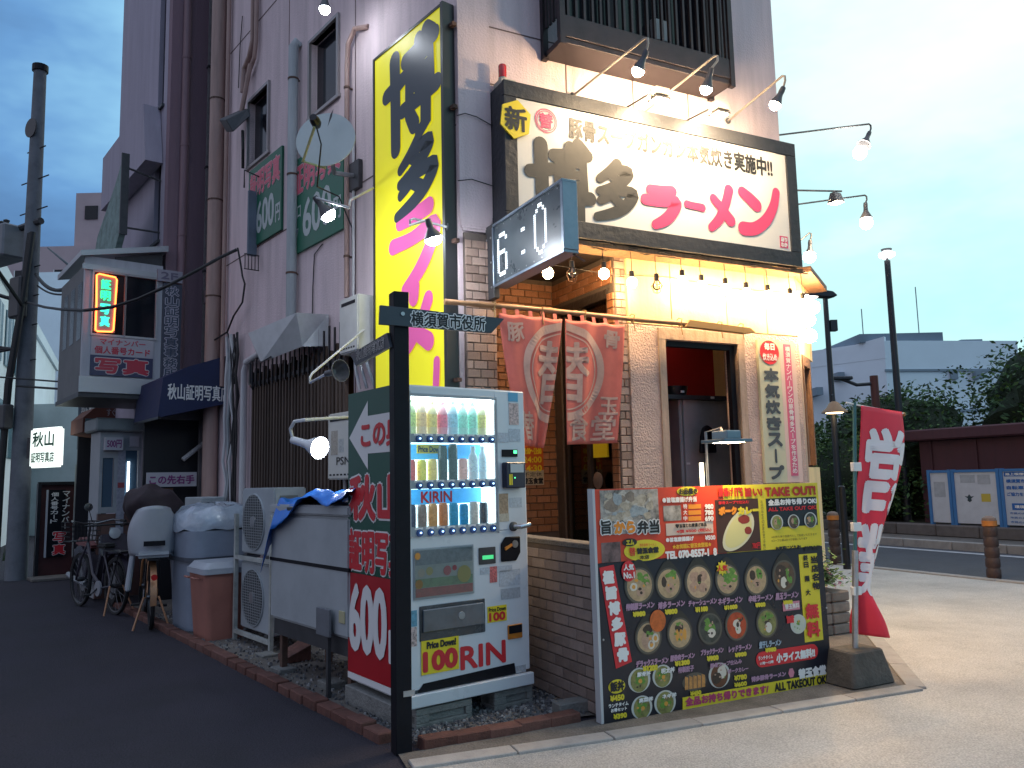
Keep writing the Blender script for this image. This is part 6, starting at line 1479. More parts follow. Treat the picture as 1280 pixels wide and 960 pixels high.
o = mb.build('sheet', M('blue_tarpaulin_sheet', (.01, .16, .62), .35, var=.15, vs=6, bump=.25, bs=12), tp, smooth=True); o.modifiers.new('s', 'SOLIDIFY').thickness = .002

# little grey notice on a post, tile and stones in the gravel
g0 = FL.loc(gnd(405, 876)); 
np_ = thing('low_notice_post', 'small blank grey plate on a short post standing at the brick edging', 'sign', FL, (g0[0], g0[1] + .03, 0))
MB().box(g0[0] - .014, g0[0] + .014, g0[1] + .02, g0[1] + .045, .01, .52).build('post', DKGREY, np_)
MB().box(g0[0] - .13, g0[0] + .07, g0[1] + .0, g0[1] + .018, .42, .60).build('plate', M('dull_grey_plate', (.14, .15, .17), .5, var=.2, vs=10), np_, bevel=.002)
for i, (px, py, lab) in enumerate(((378, 858, 'square grey stone at the foot of the small notice post'), (318, 838, 'flat pale stone sunk in the gravel in front of the freezer'), (298, 818, 'flat pale stone in the gravel near the air conditioner rack'))):
    g0 = FL.loc(gnd(px + 22, py + 6)); t = MB().box(g0[0] - .09, g0[0] + .09, g0[1] + .02, g0[1] + .16, .0, .06 - .012 * i).build('paving_stone', BLK, fr=FL, bevel=.006, loc=(g0[0], g0[1], 0)); tag(t, lab, 'stone', 'stones lying in the gravel strip')
g0 = FL.loc(gnd(352, 830)); t = MB().add([(g0[0] - .12, g0[1] + .02, .02), (g0[0] + .10, g0[1] - .02, .02), (g0[0] + .12, g0[1] + .2, .02), (g0[0] - .1, g0[1] + .22, .02), (g0[0] - .12, g0[1] + .02, .06), (g0[0] + .10, g0[1] - .02, .05), (g0[0] + .12, g0[1] + .2, .14), (g0[0] - .1, g0[1] + .22, .16)], [(0, 3, 2, 1), (4, 5, 6, 7), (0, 1, 5, 4), (1, 2, 6, 5), (2, 3, 7, 6), (3, 0, 4, 7)]).build('broken_roof_tile', EDGE, fr=FL, loc=(g0[0], g0[1], 0)); tag(t, 'tilted terracotta slab lying in the gravel below the freezer', 'tile')

# waste bin
g0 = FL.loc(gnd(268, 800)); bxx, byy = -2.97, -.78
ob = thing('orange_waste_bin', 'faded orange plastic bin with a pale lid beside the air conditioner rack', 'waste bin', FL, (bxx, byy, 0))
def rbox(mb, cx, cy, w0, d0, w1, d1, z0, z1, r=.05, n=5):
    rings = []
    for (w, d, z) in ((w0, d0, z0), (w1, d1, z1)):
        ring_ = []
        for (sx, sy, a0) in ((1, 1, 0), (-1, 1, 90), (-1, -1, 180), (1, -1, 270)):
            for k in range(n + 1):
                t_ = R(a0 + 90 * k / n); ring_.append((cx + sx * (w / 2 - r) + r * math.cos(t_), cy + sy * (d / 2 - r) + r * math.sin(t_), z))
        rings.append(ring_)
    m = len(rings[0]); mb.add(rings[0] + rings[1], [list(range(m - 1, -1, -1)), list(range(m, 2 * m))] + [(i, (i + 1) % m, (i + 1) % m + m, i + m) for i in range(m)]); return mb
ORB = M('faded_orange_plastic', (.32, .13, .10), .5, var=.15, vs=4); LID = M('pale_lid', (.34, .37, .42), .5, var=.1, vs=4)
rbox(MB(), bxx, byy, .42, .40, .50, .48, 0, .64).build('bin_body', ORB, ob, smooth=True)
rbox(MB(), bxx, byy, .54, .52, .54, .52, .625, .675).build('lid_rim', LID, ob, smooth=True); rbox(MB(), bxx, byy, .52, .50, .44, .42, .676, .73).build('lid', LID, ob, smooth=True)
for sx in (-1, 1): MB().tube([(bxx + sx * .16, byy - .25, .58), (bxx + sx * .16, byy - .30, .59), (bxx + sx * .05, byy - .30, .59), (bxx + sx * .05, byy - .25, .58)], .010, 6).build('handle', ORB, ob)
# big grey lidded tub behind it
g0 = Vector((-3.66, -.62, 0))
gt = thing('grey_storage_tub', 'large grey plastic tank with clear plastic wrapped over its top, behind orange bin', 'tank', FL, g0)
TUB = M('blue_grey_plastic', (.22, .26, .33), .45, var=.12, vs=4)
rbox(MB(), -3.66, -.62, .70, .68, .78, .76, .02, 1.0, r=.16).build('tub_body', TUB, gt, smooth=True)
rbox(MB(), -3.66, -.62, .81, .79, .81, .79, .70, .74, r=.17).build('band', M('dark_band', (.05, .06, .08), .5), gt, smooth=True)
mb = MB(); nu = 28; prof = [(.455, 1.0), (.46, 1.06), (.44, 1.16), (.36, 1.23), (.20, 1.26), (.0, 1.265)]; vs = []
for j, (r, z) in enumerate(prof):
    for i in range(nu):
        t_ = 2 * math.pi * i / nu; rr_ = r * (1 + .03 * math.sin(i * 2.3 + j)) ; vs.append((-3.66 + rr_ * .90 * math.copysign(abs(math.cos(t_)) ** .75, math.cos(t_)), -.62 + rr_ * .9 * math.copysign(abs(math.sin(t_)) ** .75, math.sin(t_)), z + .02 * math.sin(i * 1.7 + j * 2)))
mb.add(vs, [(j * nu + i, j * nu + (i + 1) % nu, (j + 1) * nu + (i + 1) % nu, (j + 1) * nu + i) for j in range(len(prof) - 1) for i in range(nu)])
mb.build('plastic_wrap', M('milky_plastic', (.36, .42, .50), .18, var=.2, vs=9, bump=.5, bs=14, coat=.5), gt, smooth=True)
cbx = thing('pale_control_box', 'pale metal box with a tap standing behind the grey tank', 'box', FL, (-4.9, -.3, .9))
MB().box(-5.15, -4.55, -.48, -.2, 1.0, 1.32).build('box', M('pale_box', (.34, .38, .40), .5, var=.15, vs=5), cbx, bevel=.01); MB().tube([(-4.85, -.49, 1.2), (-4.85, -.54, 1.22), (-4.85, -.55, 1.14)], .012, 6).build('tap', DKGREY, cbx)
MB().box(-5.1, -4.6, -.46, -.22, .0, .999).build('plinth', DKGREY, cbx)

# ------------------------------------------------------------------ bicycle with child seat, seen from behind
RUB = M('rubber', (.015, .015, .016), .8); CHROME = M('dull_chrome', (.16, .16, .17), .3, metal=.9, var=.2, vs=20)
FRMC = M('copper_frame_paint', (.42, .20, .09), .35, metal=.3)
KS = M('child_seat_grey', (.36, .38, .42), .5, var=.1, vs=4); CLOTH = M('dark_plum_cover', (.03, .018, .024), .8, var=.3, vs=7, bump=.3, bs=18)
wb_ = FL.loc(gnd(188, 787)); 
FB = Frame(*FL.w(wb_[0], wb_[1])[:2], -51 + 180 - 12)   # local x = bicycle's forward, away from the viewer
def wheel(mb_t, parent, cx, r, cy=0., spokes=16, name='wheel'):
    m = MB(); n = 28
    vs = []; 
    m2 = MB(); m2.lathe([(r - .03, -.018), (r - .008, -.02), (r, 0), (r - .008, .02), (r - .03, .018), (r - .03, -.018)], (cx, cy, r), (0, 1, 0), n, cap=False)
    tyre = m2.build('tyre', RUB, parent, smooth=True)
    MB().lathe([(r - .045, -.012), (r - .030, -.014), (r - .030, .014), (r - .045, .012), (r - .045, -.012)], (cx, cy, r), (0, 1, 0), n, cap=False).build('rim', CHROME, tyre, smooth=True)
    mb = MB()
    for i in range(spokes):
        t_ = 2 * math.pi * i / spokes; mb.tube([(cx + .02 * math.cos(t_ + 1), cy + .02 * (1 if i % 2 else -1), r + .02 * math.sin(t_ + 1)), (cx + (r - .04) * math.cos(t_), cy, r + (r - .04) * math.sin(t_))], .0018, 4, cap=False)
    mb.build('spokes', CHROME, tyre, kind='stuff')
    MB().lathe([(.025, -.045), (.03, 0), (.025, .045)], (cx, cy, r), (0, 1, 0), 12).build('hub', CHROME, tyre, smooth=True)
by = thing('bicycle', 'bicycle with grey child seat under a dark cover parked beside the grey tank', 'bicycle', FB, (.5, 0, 0))
wheel(None, by, .0, .33); wheel(None, by, 1.12, .33)
def tb(name, pts, r, mat, p=by): return MB().tube(pts, r, 8).build(name, mat, p, smooth=True)
tb('frame_tube', [(.42, 0, .27), (.32, 0, .72)], .017, FRMC); tb('frame_tube', [(.42, 0, .27), (.72, 0, .42), (.92, 0, .78)], .020, FRMC); tb('chain_stay', [(.42, .03, .27), (0, .06, .33)], .011, FRMC); tb('chain_stay', [(.42, -.03, .27), (0, -.06, .33)], .011, FRMC)
tb('seat_stay', [(.32, .02, .66), (0, .06, .33)], .010, FRMC); tb('seat_stay', [(.32, -.02, .66), (0, -.06, .33)], .010, FRMC)
tb('fork', [(.92, 0, .78), (.98, .05, .60), (1.12, .055, .33)], .014, FRMC); tb('fork', [(.92, 0, .78), (.98, -.05, .60), (1.12, -.055, .33)], .014, FRMC)
tb('head_stem', [(.94, 0, .72), (.86, 0, 1.0)], .016, CHROME)
tb('handlebar', [(.62, .27, 1.05), (.78, .24, 1.06), (.87, .08, 1.02), (.87, -.08, 1.02), (.78, -.24, 1.06), (.62, -.27, 1.05)], .012, CHROME)
for s_ in (1, -1): tb('grip', [(.62, .27 * s_, 1.05), (.52, .285 * s_, 1.045)], .017, RUB)
MB().box(.20, .44, -.08, .08, .74, .80).build('saddle', RUB, by, bevel=.025, segs=2)
MB().lathe([(.0, -.012), (.09, -.012), (.09, .012), (.0, .012)], (.42, .045, .27), (0, 1, 0), 20).build('chain_case', M('chain_case_grey', (.25, .25, .27), .4), by)
for s_ in (1, -1):
    tb('crank', [(.42, .06 * s_, .27), (.42 + .12 * s_, .08 * s_, .20)], .009, CHROME); MB().box(.38 + .12 * s_, .46 + .12 * s_, min(.09 * s_, .17 * s_), max(.09 * s_, .17 * s_), .185, .205).build('pedal', RUB, by)
mb = MB(); arcp = [(.0 + .365 * math.cos(R(a)), 0, .33 + .365 * math.sin(R(a))) for a in range(20, 200, 12)]
for (x, y, z), (x2, y2, z2) in zip(arcp, arcp[1:]): mb.add([(x, -.03, z), (x, .03, z), (x2, .03, z2), (x2, -.03, z2)], [(0, 1, 2, 3)])
mb.build('mudguard', M('copper_guard', (.34, .17, .09), .4, metal=.4), by, smooth=True)
MB().box(-.25, .25, -.06, .06, .715, .73).build('carrier', BLKMET, by)
for s_ in (1, -1): tb('carrier_stay', [(-.2, .06 * s_, .715), (0, .065 * s_, .33)], .007, BLKMET); tb('stand_leg', [(0, .07 * s_, .33), (-.12, .17 * s_, .02)], .011, M('copper_guard'))
MB().lathe([(.03, 0), (.03, .02)], (-.38, 0, .56), (-1, 0, 0), 12).build('rear_reflector', M('red_reflector', (.4, .01, .01), .2), by)
# child seat: one moulded shell with leg guards
sh = MB(); nu, nv = 14, 12; vs = []
for j in range(nv + 1):
    v = j / nv; z = .76 + .50 * v; w = .22 + .03 * math.sin(v * math.pi) - .05 * v ** 3
    for i in range(nu + 1):
        u = i / nu * 2 - 1; vs.append((-.21 + .16 * abs(u) ** 2.6 - .06 * v, u * w, z - .04 * abs(u) ** 3 * v))
sh.add(vs, [(j * (nu + 1) + i, j * (nu + 1) + i + 1, (j + 1) * (nu + 1) + i + 1, (j + 1) * (nu + 1) + i) for j in range(nv) for i in range(nu)])
o = sh.build('child_seat_back', KS, by, smooth=True); o.modifiers.new('s', 'SOLIDIFY').thickness = .025
MB().box(-.26, .16, -.17, .17, .74, .80).build('child_seat_base', KS, by, bevel=.03, segs=2)
MB().box(-.272, -.262, -.10, .10, .86, .91).build('seat_recess', BLACK, by)
for s_ in (1, -1): MB().add([(-.10, .16 * s_, .78), (.12, .17 * s_, .78), (.14, .20 * s_, .42), (-.04, .20 * s_, .40), (-.10, .20 * s_, .78), (.12, .21 * s_, .78), (.14, .25 * s_, .42), (-.04, .25 * s_, .40)], [(0, 3, 2, 1), (4, 5, 6, 7), (0, 1, 5, 4), (1, 2, 6, 5), (2, 3, 7, 6), (3, 0, 4, 7)]).build('leg_guard', KS, by, bevel=.015)
cvr = MB(); cvr.ball((.09, 0, 1.26), .29, 30, 18, (1.0, 1.0, .72)); rg = random.Random(9)
for i, v in enumerate(cvr.v): cvr.v[i] = v + Vector((math.sin(v.z * 21 + v.y * 9) * .018, math.sin(v.x * 17 + v.z * 23) * .018, math.sin(v.y * 29 + v.x * 11) * .018 + math.sin(v.y * 9) * .02 - .05 * (v.x > .1)))
cvr.build('rain_cover', CLOTH, by, smooth=True)
# front basket
mb = MB(); bx, bw, bh = 1.16, .17, .24
for z_ in (.80, .86, .92, .98, 1.04): 
    k = 1 + (z_ - .8) * .5; mb.tube([(bx - .13 * k, -bw * k, z_), (bx + .13 * k, -bw * k, z_), (bx + .13 * k, bw * k, z_), (bx - .13 * k, bw * k, z_), (bx - .13 * k, -bw * k, z_)], .004, 4)
for i in range(9):
    y = -bw + 2 * bw * i / 8
    for sx in (-1, 1): mb.tube([(bx + .13 * sx, y, .80), (bx + .146 * sx, y * 1.12, 1.04)], .003, 4)
for i in range(7):
    x = bx - .13 + .26 * i / 6
    for sy in (-1, 1): mb.tube([(x, bw * sy, .80), (bx + (x - bx) * 1.12, bw * 1.12 * sy, 1.04)], .003, 4)
mb.box(bx - .13, bx + .13, -bw, bw, .795, .803); mb.build('wire_basket', BLKMET, by, kind='stuff')

# second bicycle farther back with a basket, then a moped
wb2 = FL.loc(gnd(150, 768)); F2 = Frame(*FL.w(wb2[0], wb2[1] - .05)[:2], -51 + 180 + 8)
b2 = copy_tree(by, loc=F2.w(.5, .0, 0), rotz=F2.a, label='black bicycle with a wire basket half hidden behind the covered one')
for ch in list(b2.children):
    if ch.name.split('.')[0] in ('child_seat_back', 'child_seat_base', 'seat_recess', 'leg_guard', 'rain_cover'): bpy.data.objects.remove(ch)
DKF = M('dark_bike_paint', (.03, .025, .04), .4)
for ch in b2.children:
    if ch.name.split('.')[0] in ('frame_tube', 'chain_stay', 'seat_stay', 'fork', 'mudguard'):
        ch.material_slots[0].link = 'OBJECT'; ch.material_slots[0].material = DKF
by['group'] = 'bicycles parked along the alley'; b2['group'] = 'bicycles parked along the alley'
mg = FL.loc(gnd(118, 752)); F3 = Frame(*FL.w(mg[0], mg[1] + .05)[:2], -51 + 4)
mo = thing('moped', 'small dark moped with a reddish seat parked nearest the photo studio entrance', 'moped', F3, (0, 0, 0))
def tbm(name, pts, r, mat): return MB().tube(pts, r, 8).build(name, mat, mo, smooth=True)
for cx in (-.62, .60):
    MB().lathe([(.17, -.035), (.235, -.045), (.25, 0), (.235, .045), (.17, .035)], (cx, 0, .25), (0, 1, 0), 24, cap=False).build('tyre', RUB, mo, smooth=True)
    MB().lathe([(.17, -.03), (.05, -.02), (.05, .02), (.17, .03)], (cx, 0, .25), (0, 1, 0), 20).build('wheel_hub', GREYM, mo, smooth=True)
MB().prism([(-.70, .50), (-.35, .48), (-.28, .30), (.02, .26), (.30, .24), (.32, .32), (.02, .36), (-.10, .62), (-.40, .72), (-.75, .66)], -.13, .13).build('rear_body', M('moped_dark_paint', (.035, .03, .045), .25, coat=.5), mo, bevel=.03, segs=2)
MB().prism([(.28, .26), (.40, .28), (.62, .62), (.52, .88), (.44, .86), (.46, .60)], -.16, .16).build('leg_shield', M('moped_dark_paint'), mo, bevel=.02, segs=2)
MB().prism([(-.72, .68), (-.12, .66), (-.05, .70), (-.2, .76), (-.66, .80)], -.12, .12).build('seat', M('red_brown_seat', (.16, .05, .05), .6), mo, bevel=.03, segs=2)
tbm('fork', [(.60, 0, .25), (.50, 0, .62), (.44, 0, .95)], .03, GREYM); tbm('handlebar', [(.36, -.30, .98), (.44, -.1, .99), (.44, .1, .99), (.36, .30, .98)], .012, BLKMET)
for s_ in (1, -1): tbm('mirror_stem', [(.42, .22 * s_, 1.0), (.46, .28 * s_, 1.18)], .005, BLKMET); MB().lathe([(.0, 0), (.05, .004), (.05, .012), (.0, .016)], (.47, .29 * s_, 1.22), (-1, 0, 0), 12).build('mirror', CHROME, mo)
MB().lathe([(.06, 0), (.07, .04), (.0, .06)], (.52, 0, .88), (1, 0, .2), 14).build('headlight', M('lens_grey', (.4, .42, .45), .15), mo, smooth=True)
tbm('exhaust', [(-.1, -.14, .22), (-.6, -.15, .26), (-.85, -.15, .30)], .035, GREYM)
MB().box(-.80, -.76, -.06, .06, .50, .60).build('tail_light', M('red_reflector'), mo)
# ================================================================== farther buildings and street furniture
# purple-pink building beyond the shop
fe = FE(-6.30)
b2_ = thing('tall_rose_building', 'tall dark rose plastered building beyond the shop, its narrow end wall carrying downpipes', 'building', FL, (-7.5, 1, 0))
def alw(mb, parent, name, mat, **k): return mb.build(name, mat, parent, **k)
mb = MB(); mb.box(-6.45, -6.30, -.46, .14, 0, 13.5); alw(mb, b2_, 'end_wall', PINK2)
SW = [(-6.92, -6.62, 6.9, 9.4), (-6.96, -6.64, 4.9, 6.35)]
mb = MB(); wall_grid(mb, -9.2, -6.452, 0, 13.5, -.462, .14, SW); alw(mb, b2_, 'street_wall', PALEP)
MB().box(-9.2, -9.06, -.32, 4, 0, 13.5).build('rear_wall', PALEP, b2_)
MB().box(-9.2, -6.3, -.46, 4, 13.5, 13.6).build('roof_slab', CONC, b2_)
for a, b, c, d in SW: MB().box(a, b, -.40, -.38, c, d).build('window_pane', DKGLASS, b2_); MB().box(a - .03, b + .05, -.50, -.455, c - .04, c).build('window_sill', DKGREY, b2_)
MB().add([(-9.2, -.70, 6.0), (-6.55, -.70, 6.0), (-6.55, -.47, 6.0), (-9.2, -.47, 6.0), (-9.2, -.70, 6.9), (-6.75, -.70, 6.9), (-6.75, -.47, 6.9), (-9.2, -.47, 6.9)][:8], [(0, 3, 2, 1), (4, 5, 6, 7), (0, 1, 5, 4), (1, 2, 6, 5), (2, 3, 7, 6), (3, 0, 4, 7)]).build('balcony_wall', PALEP, b2_)
for x, r, m_, lab in ((-.27, .055, M('rose_pipe', (.22, .13, .15), .55, var=.2, vs=4, streak=True), 'dark rose downpipe on the narrow end wall of the tall rose building'),):
    t = thing('drain_pipe', lab, 'pipe', FL, (-6.24, x, 0), 'pipes on the tall rose building')
    MB().tube([(-6.235, x, 0), (-6.235, x, 13.4)], r, 12).build('tube', m_, t, smooth=True)
    for z in (3.6, 4.9, 6.2, 7.5): MB().lathe([(r + .006, -.012), (r + .006, .012)], (-6.235, x, z), (0, 0, 1), 12).build('clip', m_, t)
t = thing('cable_duct', 'pale ribbed metal duct rising in the gap between the two buildings', 'duct', FL, (-6.1, .04, 0))
for i in range(3): MB().box(-6.16, -6.12, .0 + i * .032, .026 + i * .032, 0, 13.4).build('duct_channel', GALV, t)
for z in (2.9, 4.4, 5.9, 7.4): MB().box(-6.18, -6.10, -.01, .11, z, z + .03).build('clamp', DKGREY, t)
MB().box(-6.2, -6.02, .0, .2, 3.95, 4.15).build('junction_box', GREYM, t, bevel=.01)
MB().box(-6.30, -5.86, .30, .34, 0, 13.5).build('gap_infill', BLACK, b2_)
# annex
AN = -6.2
ax = thing('upper_annex', 'small grey panelled first floor annex jutting over the alley with a lit neon sign in its window', 'annex', FL, (-7.2, -.9, 2.6))
ANP = M('annex_grey_panel', (.46, .46, .50), .5, var=.12, vs=4, streak=True); ANF = M('annex_aluminium', (.40, .41, .43), .4, metal=.5)
ax['label'] = 'small grey panelled upper annex jutting over the alley with neon sign window'
y0, y1 = -1.47, -.52
AW = [(-1.36, -.99, 3.42, 4.22), (-.97, -.60, 3.42, 4.22)]
def fe_mb(mb, x=AN):      # local (u = alley y, depth d into x, z) -> FL
    for i, v in enumerate(mb.v): mb.v[i] = Vector((x - v.y, v.x, v.z))
    return mb
mb = MB(); wall_grid(mb, y0, y1, 2.66, 4.42, 0, .06, AW); fe_mb(mb).build('front_panel', ANP, ax)
MB().box(-7.7, AN - .062, y0, y0 + .05, 2.66, 4.3).build('street_side_panel', M('annex_side_panel', (.13, .13, .13), .6, var=.3, vs=4), ax); MB().box(-7.7, AN - .0, y0 - .02, -.3, 2.60, 2.658).build('floor_deck', DKGREY, ax)
fe_mb(MB().add([(y0 - .06, -.05, 4.40), (y1 + .05, -.05, 4.62), (y1 + .05, 1.5, 4.62), (y0 - .06, 1.5, 4.40), (y0 - .06, -.05, 4.47), (y1 + .05, -.05, 4.70), (y1 + .05, 1.5, 4.70), (y0 - .06, 1.5, 4.47)], [(0, 3, 2, 1), (4, 5, 6, 7), (0, 1, 5, 4), (1, 2, 6, 5), (2, 3, 7, 6), (3, 0, 4, 7)])).build('roof', ANF, ax)
fe_mb(MB().box(y0 - .03, y1 + .02, -.03, -.002, 4.24, 4.31)).build('eaves_beam', ANF, ax); fe_mb(MB().box(y0 - .02, y1 + .02, -.03, -.002, 2.66, 2.86)).build('floor_beam', ANF, ax)
fe_mb(MB().prism([(-1.1, 4.31), (y1, 4.31), (y1, 4.60), (-1.1, 4.47)], .05, .1)).build('roof_gap_board', DKGREY, ax)
for a, b, c, d in AW:
    o = fe_mb(MB().box(a - .02, b + .02, -.02, -.001, c - .03, c).box(a - .02, b + .02, -.02, -.001, d, d + .03).box(a - .02, a, -.02, -.001, c, d).box(b, b + .02, -.02, -.001, c, d)).build('window_frame', ANF, ax)
    fe_mb(MB().box(a, b, .03, .036, c, d)).build('window_pane', DKGLASS, o)
fe_mb(MB().box(-.985, -.975, -.02, -.002, 3.42, 4.22)).build('mullion', ANF, ax)
for k in range(3): MB().box(-6.55 - k * .45, -6.25 - k * .45 - .05 + .0, y0 - .004, y0 - .001, 3.35, 4.1).build('side_window', M('annex_side_glass', (.10, .12, .13), .2, var=.3, vs=6), ax)
def feprint(parent, s, a, b, c, d, mat, bold=0., out=None, vert=False, x=AN, dep=-.006, nm='lettering'):
    if out: mb = MB(); line(mb, s, a, b, c, d, dep, bold, out[1], vert); fe_mb(mb, x).build(nm + '_outline', out[0], parent); dep -= .003
    mb = MB(); line(mb, s, a, b, c, d, dep, bold, 0, vert); return fe_mb(mb, x).build(nm, mat, parent)
# neon sign
ns = thing('neon_sign', 'neon sign with an orange red tube outline round bright green characters in the annex window', 'neon sign', FL, (AN + .03, -1.2, 3.5))
ns['label'] = 'neon sign in annex window, orange tube outline round glowing green characters'
NR = M('neon_orange', (1, .3, .1), .4, emi=5, ecol=(1., .16, .03)); NG = M('neon_green', (.1, 1, .4), .4, emi=1.6, ecol=(.02, .95, .30)); NC = M('neon_cyan', (.1, 1, .8), .4, emi=1.2, ecol=(.05, .85, .55))
fe_mb(MB().tube([(-1.33, -.05, 3.46), (-1.33, -.05, 3.82), (-1.34, -.05, 4.17), (-1.31, -.05, 4.19), (-1.12, -.05, 4.17), (-1.10, -.05, 4.14), (-1.11, -.05, 3.8), (-1.12, -.05, 3.48), (-1.14, -.05, 3.45), (-1.31, -.05, 3.44), (-1.33, -.05, 3.46)], .011, 8)).build('outline_tube', NR, ns, smooth=True)
fe_mb(MB().box(-1.345, -1.10, -.028, -.022, 3.44, 4.19)).build('backing', M('neon_backing', (.30, .26, .30), .4), ns)
feprint(ns, '証明', -1.285, -1.165, 3.84, 4.14, NG, .006, vert=True, dep=-.045); feprint(ns, '写真', -1.285, -1.165, 3.50, 3.82, NC, .006, vert=True, dep=-.045)
# printed panels under the windows
sg = thing('photo_panel_sign', 'white and navy panel sign with red lettering under the annex windows', 'sign', FL, (AN + .02, -1., 3.0))
fe_mb(MB().box(-1.37, -.62, -.024, -.002, 3.14, 3.38)).build('white_panel', M('soft_white_panel', (.45, .43, .47), .5), sg); fe_mb(MB().box(-1.37, -.62, -.025, -.002, 2.88, 3.138)).build('navy_panel', M('navy_panel', (.03, .035, .10), .4), sg)
WR = M('wine_red_letter', (.50, .03, .06), .4)
feprint(sg, 'マイナンバー', -1.27, -.72, 3.28, 3.36, WR, .002, dep=-.027); feprint(sg, '個人番号カード', -1.33, -.66, 3.16, 3.26, WR, .003, dep=-.027)
feprint(sg, '写真', -1.32, -.67, 2.905, 3.115, WR, .010, out=(M('soft_white_letter', (.6, .58, .6), .4), .010), dep=-.028)
vs_ = thing('vertical_office_sign', 'narrow dark vertical sign with pale outlined characters under a 2F plate', 'sign', FL, (AN + .02, -.4, 3.0))
fe_mb(MB().box(-.52, -.28, -.05, -.002, 2.86, 4.18)).build('dark_panel', M('slate_panel', (.05, .06, .09), .4), vs_); fe_mb(MB().box(-.60, -.28, -.06, -.002, 4.20, 4.36)).build('floor_plate', M('pale_mauve_plate', (.34, .32, .37), .5), vs_)
feprint(vs_, '2F', -.56, -.34, 4.23, 4.33, M('grey_violet_letter', (.16, .14, .2), .5), .004, dep=-.064)
feprint(vs_, '秋山証明写真事務所', -.49, -.32, 2.89, 4.15, M('dark_slate_letter', (.06, .08, .12), .4), .003, out=(M('pale_violet_letter', (.5, .48, .56), .4), .009), vert=True, dep=-.054)
# weathered projecting billboard
bb = thing('weathered_billboard', 'weathered pale green projecting billboard on the tall rose building above the annex', 'billboard', FL, (-7, -.95, 4.7))
MB().prism([(-8.3, 4.75), (-6.85, 4.75), (-6.62, 4.95), (-6.62, 5.95), (-7.0, 5.70), (-8.0, 5.2)], -.98, -.90).build('board', M('weathered_green', (.20, .28, .26), .8, var=.5, vs=6, bump=.2, bs=20), bb)
MB().box(-6.64, -6.60, -.99, -.89, 4.9, 6.05).build('edge_post', DKGREY, bb); MB().tube([(-6.62, -.9, 5.85), (-6.6, -.47, 5.75)], .015, 6).build('stay', DKGREY, bb); MB().tube([(-6.62, -.9, 5.0), (-6.6, -.47, 5.0)], .015, 6).build('stay', DKGREY, bb)
# navy awning with white lettering (its end panel faces the viewer)
P = lambda px, py, x=-5.2: FE(x).uv(px, py)
aw = thing('navy_awning', 'navy blue awning with white lettering over the dark doorway beyond the shop', 'awning', FL, (-5.6, -.4, 2.4))
q = [P(197, 522), P(290, 503), P(290, 443), P(236, 458), P(204, 472)]
fe_mb(MB().prism(q, 0, 1.1), -5.2).build('canvas', M('navy_canvas', (.014, .022, .075), .7, var=.2, vs=5, bump=.15, bs=30), aw)
a, b = P(209, 500), P(286, 482); 
mb = MB(); z0 = P(248, 501)[1]; z1 = P(248, 481)[1]
feprint(aw, '秋山証明写真店', a[0], b[0], z0, z1, WPRINT, .003, x=-5.2)
MB().box(-6.25, -5.15, q[0][0] - .01, q[0][0] + .02, q[0][1] - .02, q[0][1] + .01).build('front_rail', BLKMET, aw)
# dark doorway structure below
dw = thing('side_doorway', 'dark recessed doorway with grey lintel beneath the navy awning', 'doorway', FL, (-6, -.4, 0))
P6 = lambda px, py: FE(-6.0).uv(px, py)
a, b = P6(183, 512), P6(262, 505)
fe_mb(MB().box(a[0], .2, -.02, .05, a[1] - .12, a[1] + .02), -6.0).build('lintel', M('grey_lintel', (.20, .19, .20), .6, var=.2, vs=6), dw)
fe_mb(MB().box(a[0], .2, .06, .10, 0, a[1] - .05), -6.0).build('dark_panel', M('near_black_sheet', (.008, .009, .014), .5), dw)  # near-black sheet stands in for the shade inside the open recess
a = P6(250, 520); fe_mb(MB().box(a[0], a[0] + .06, -.02, .05, .0, a[1]), -6.0).build('door_post', M('grey_lintel'), dw)
a, b = P6(225, 575), P6(258, 553); fe_mb(MB().tube([(a[0], -.12, a[1]), (b[0] - .05, -.10, b[1]), (b[0] + .05, -.04, b[1] + .01)], .03, 8), -6.0).build('grab_pipe', PIPEW, dw, smooth=True)
a, b = P6(180, 637), P6(215, 610); fe_mb(MB().box(a[0], b[0], -.05, .05, a[1], b[1]), -6.0).build('brown_shelf', BRWOOD, dw)
P5 = lambda px, py: FE(-5.7).uv(px, py)
a, b = P5(183, 609), P5(246, 590)
kt = thing('arrow_text_sign', 'white horizontal sign with purple lettering across the dark doorway beside the booth', 'sign', FL, (-5.7, (a[0] + b[0]) / 2, a[1]))
fe_mb(MB().box(a[0], b[0], 0, .02, a[1], b[1]), -5.7).build('panel', M('soft_white_panel'), kt); feprint(kt, 'この先右手', a[0] + .03, b[0] - .03, a[1] + .03, b[1] - .035, M('purple_letter', (.20, .03, .16), .4), .004, x=-5.7)
MB().box(-6.0, -5.72, a[0] + .1, a[0] + .13, a[1] + .05, a[1] + .1).build('bracket', DKGREY, kt)
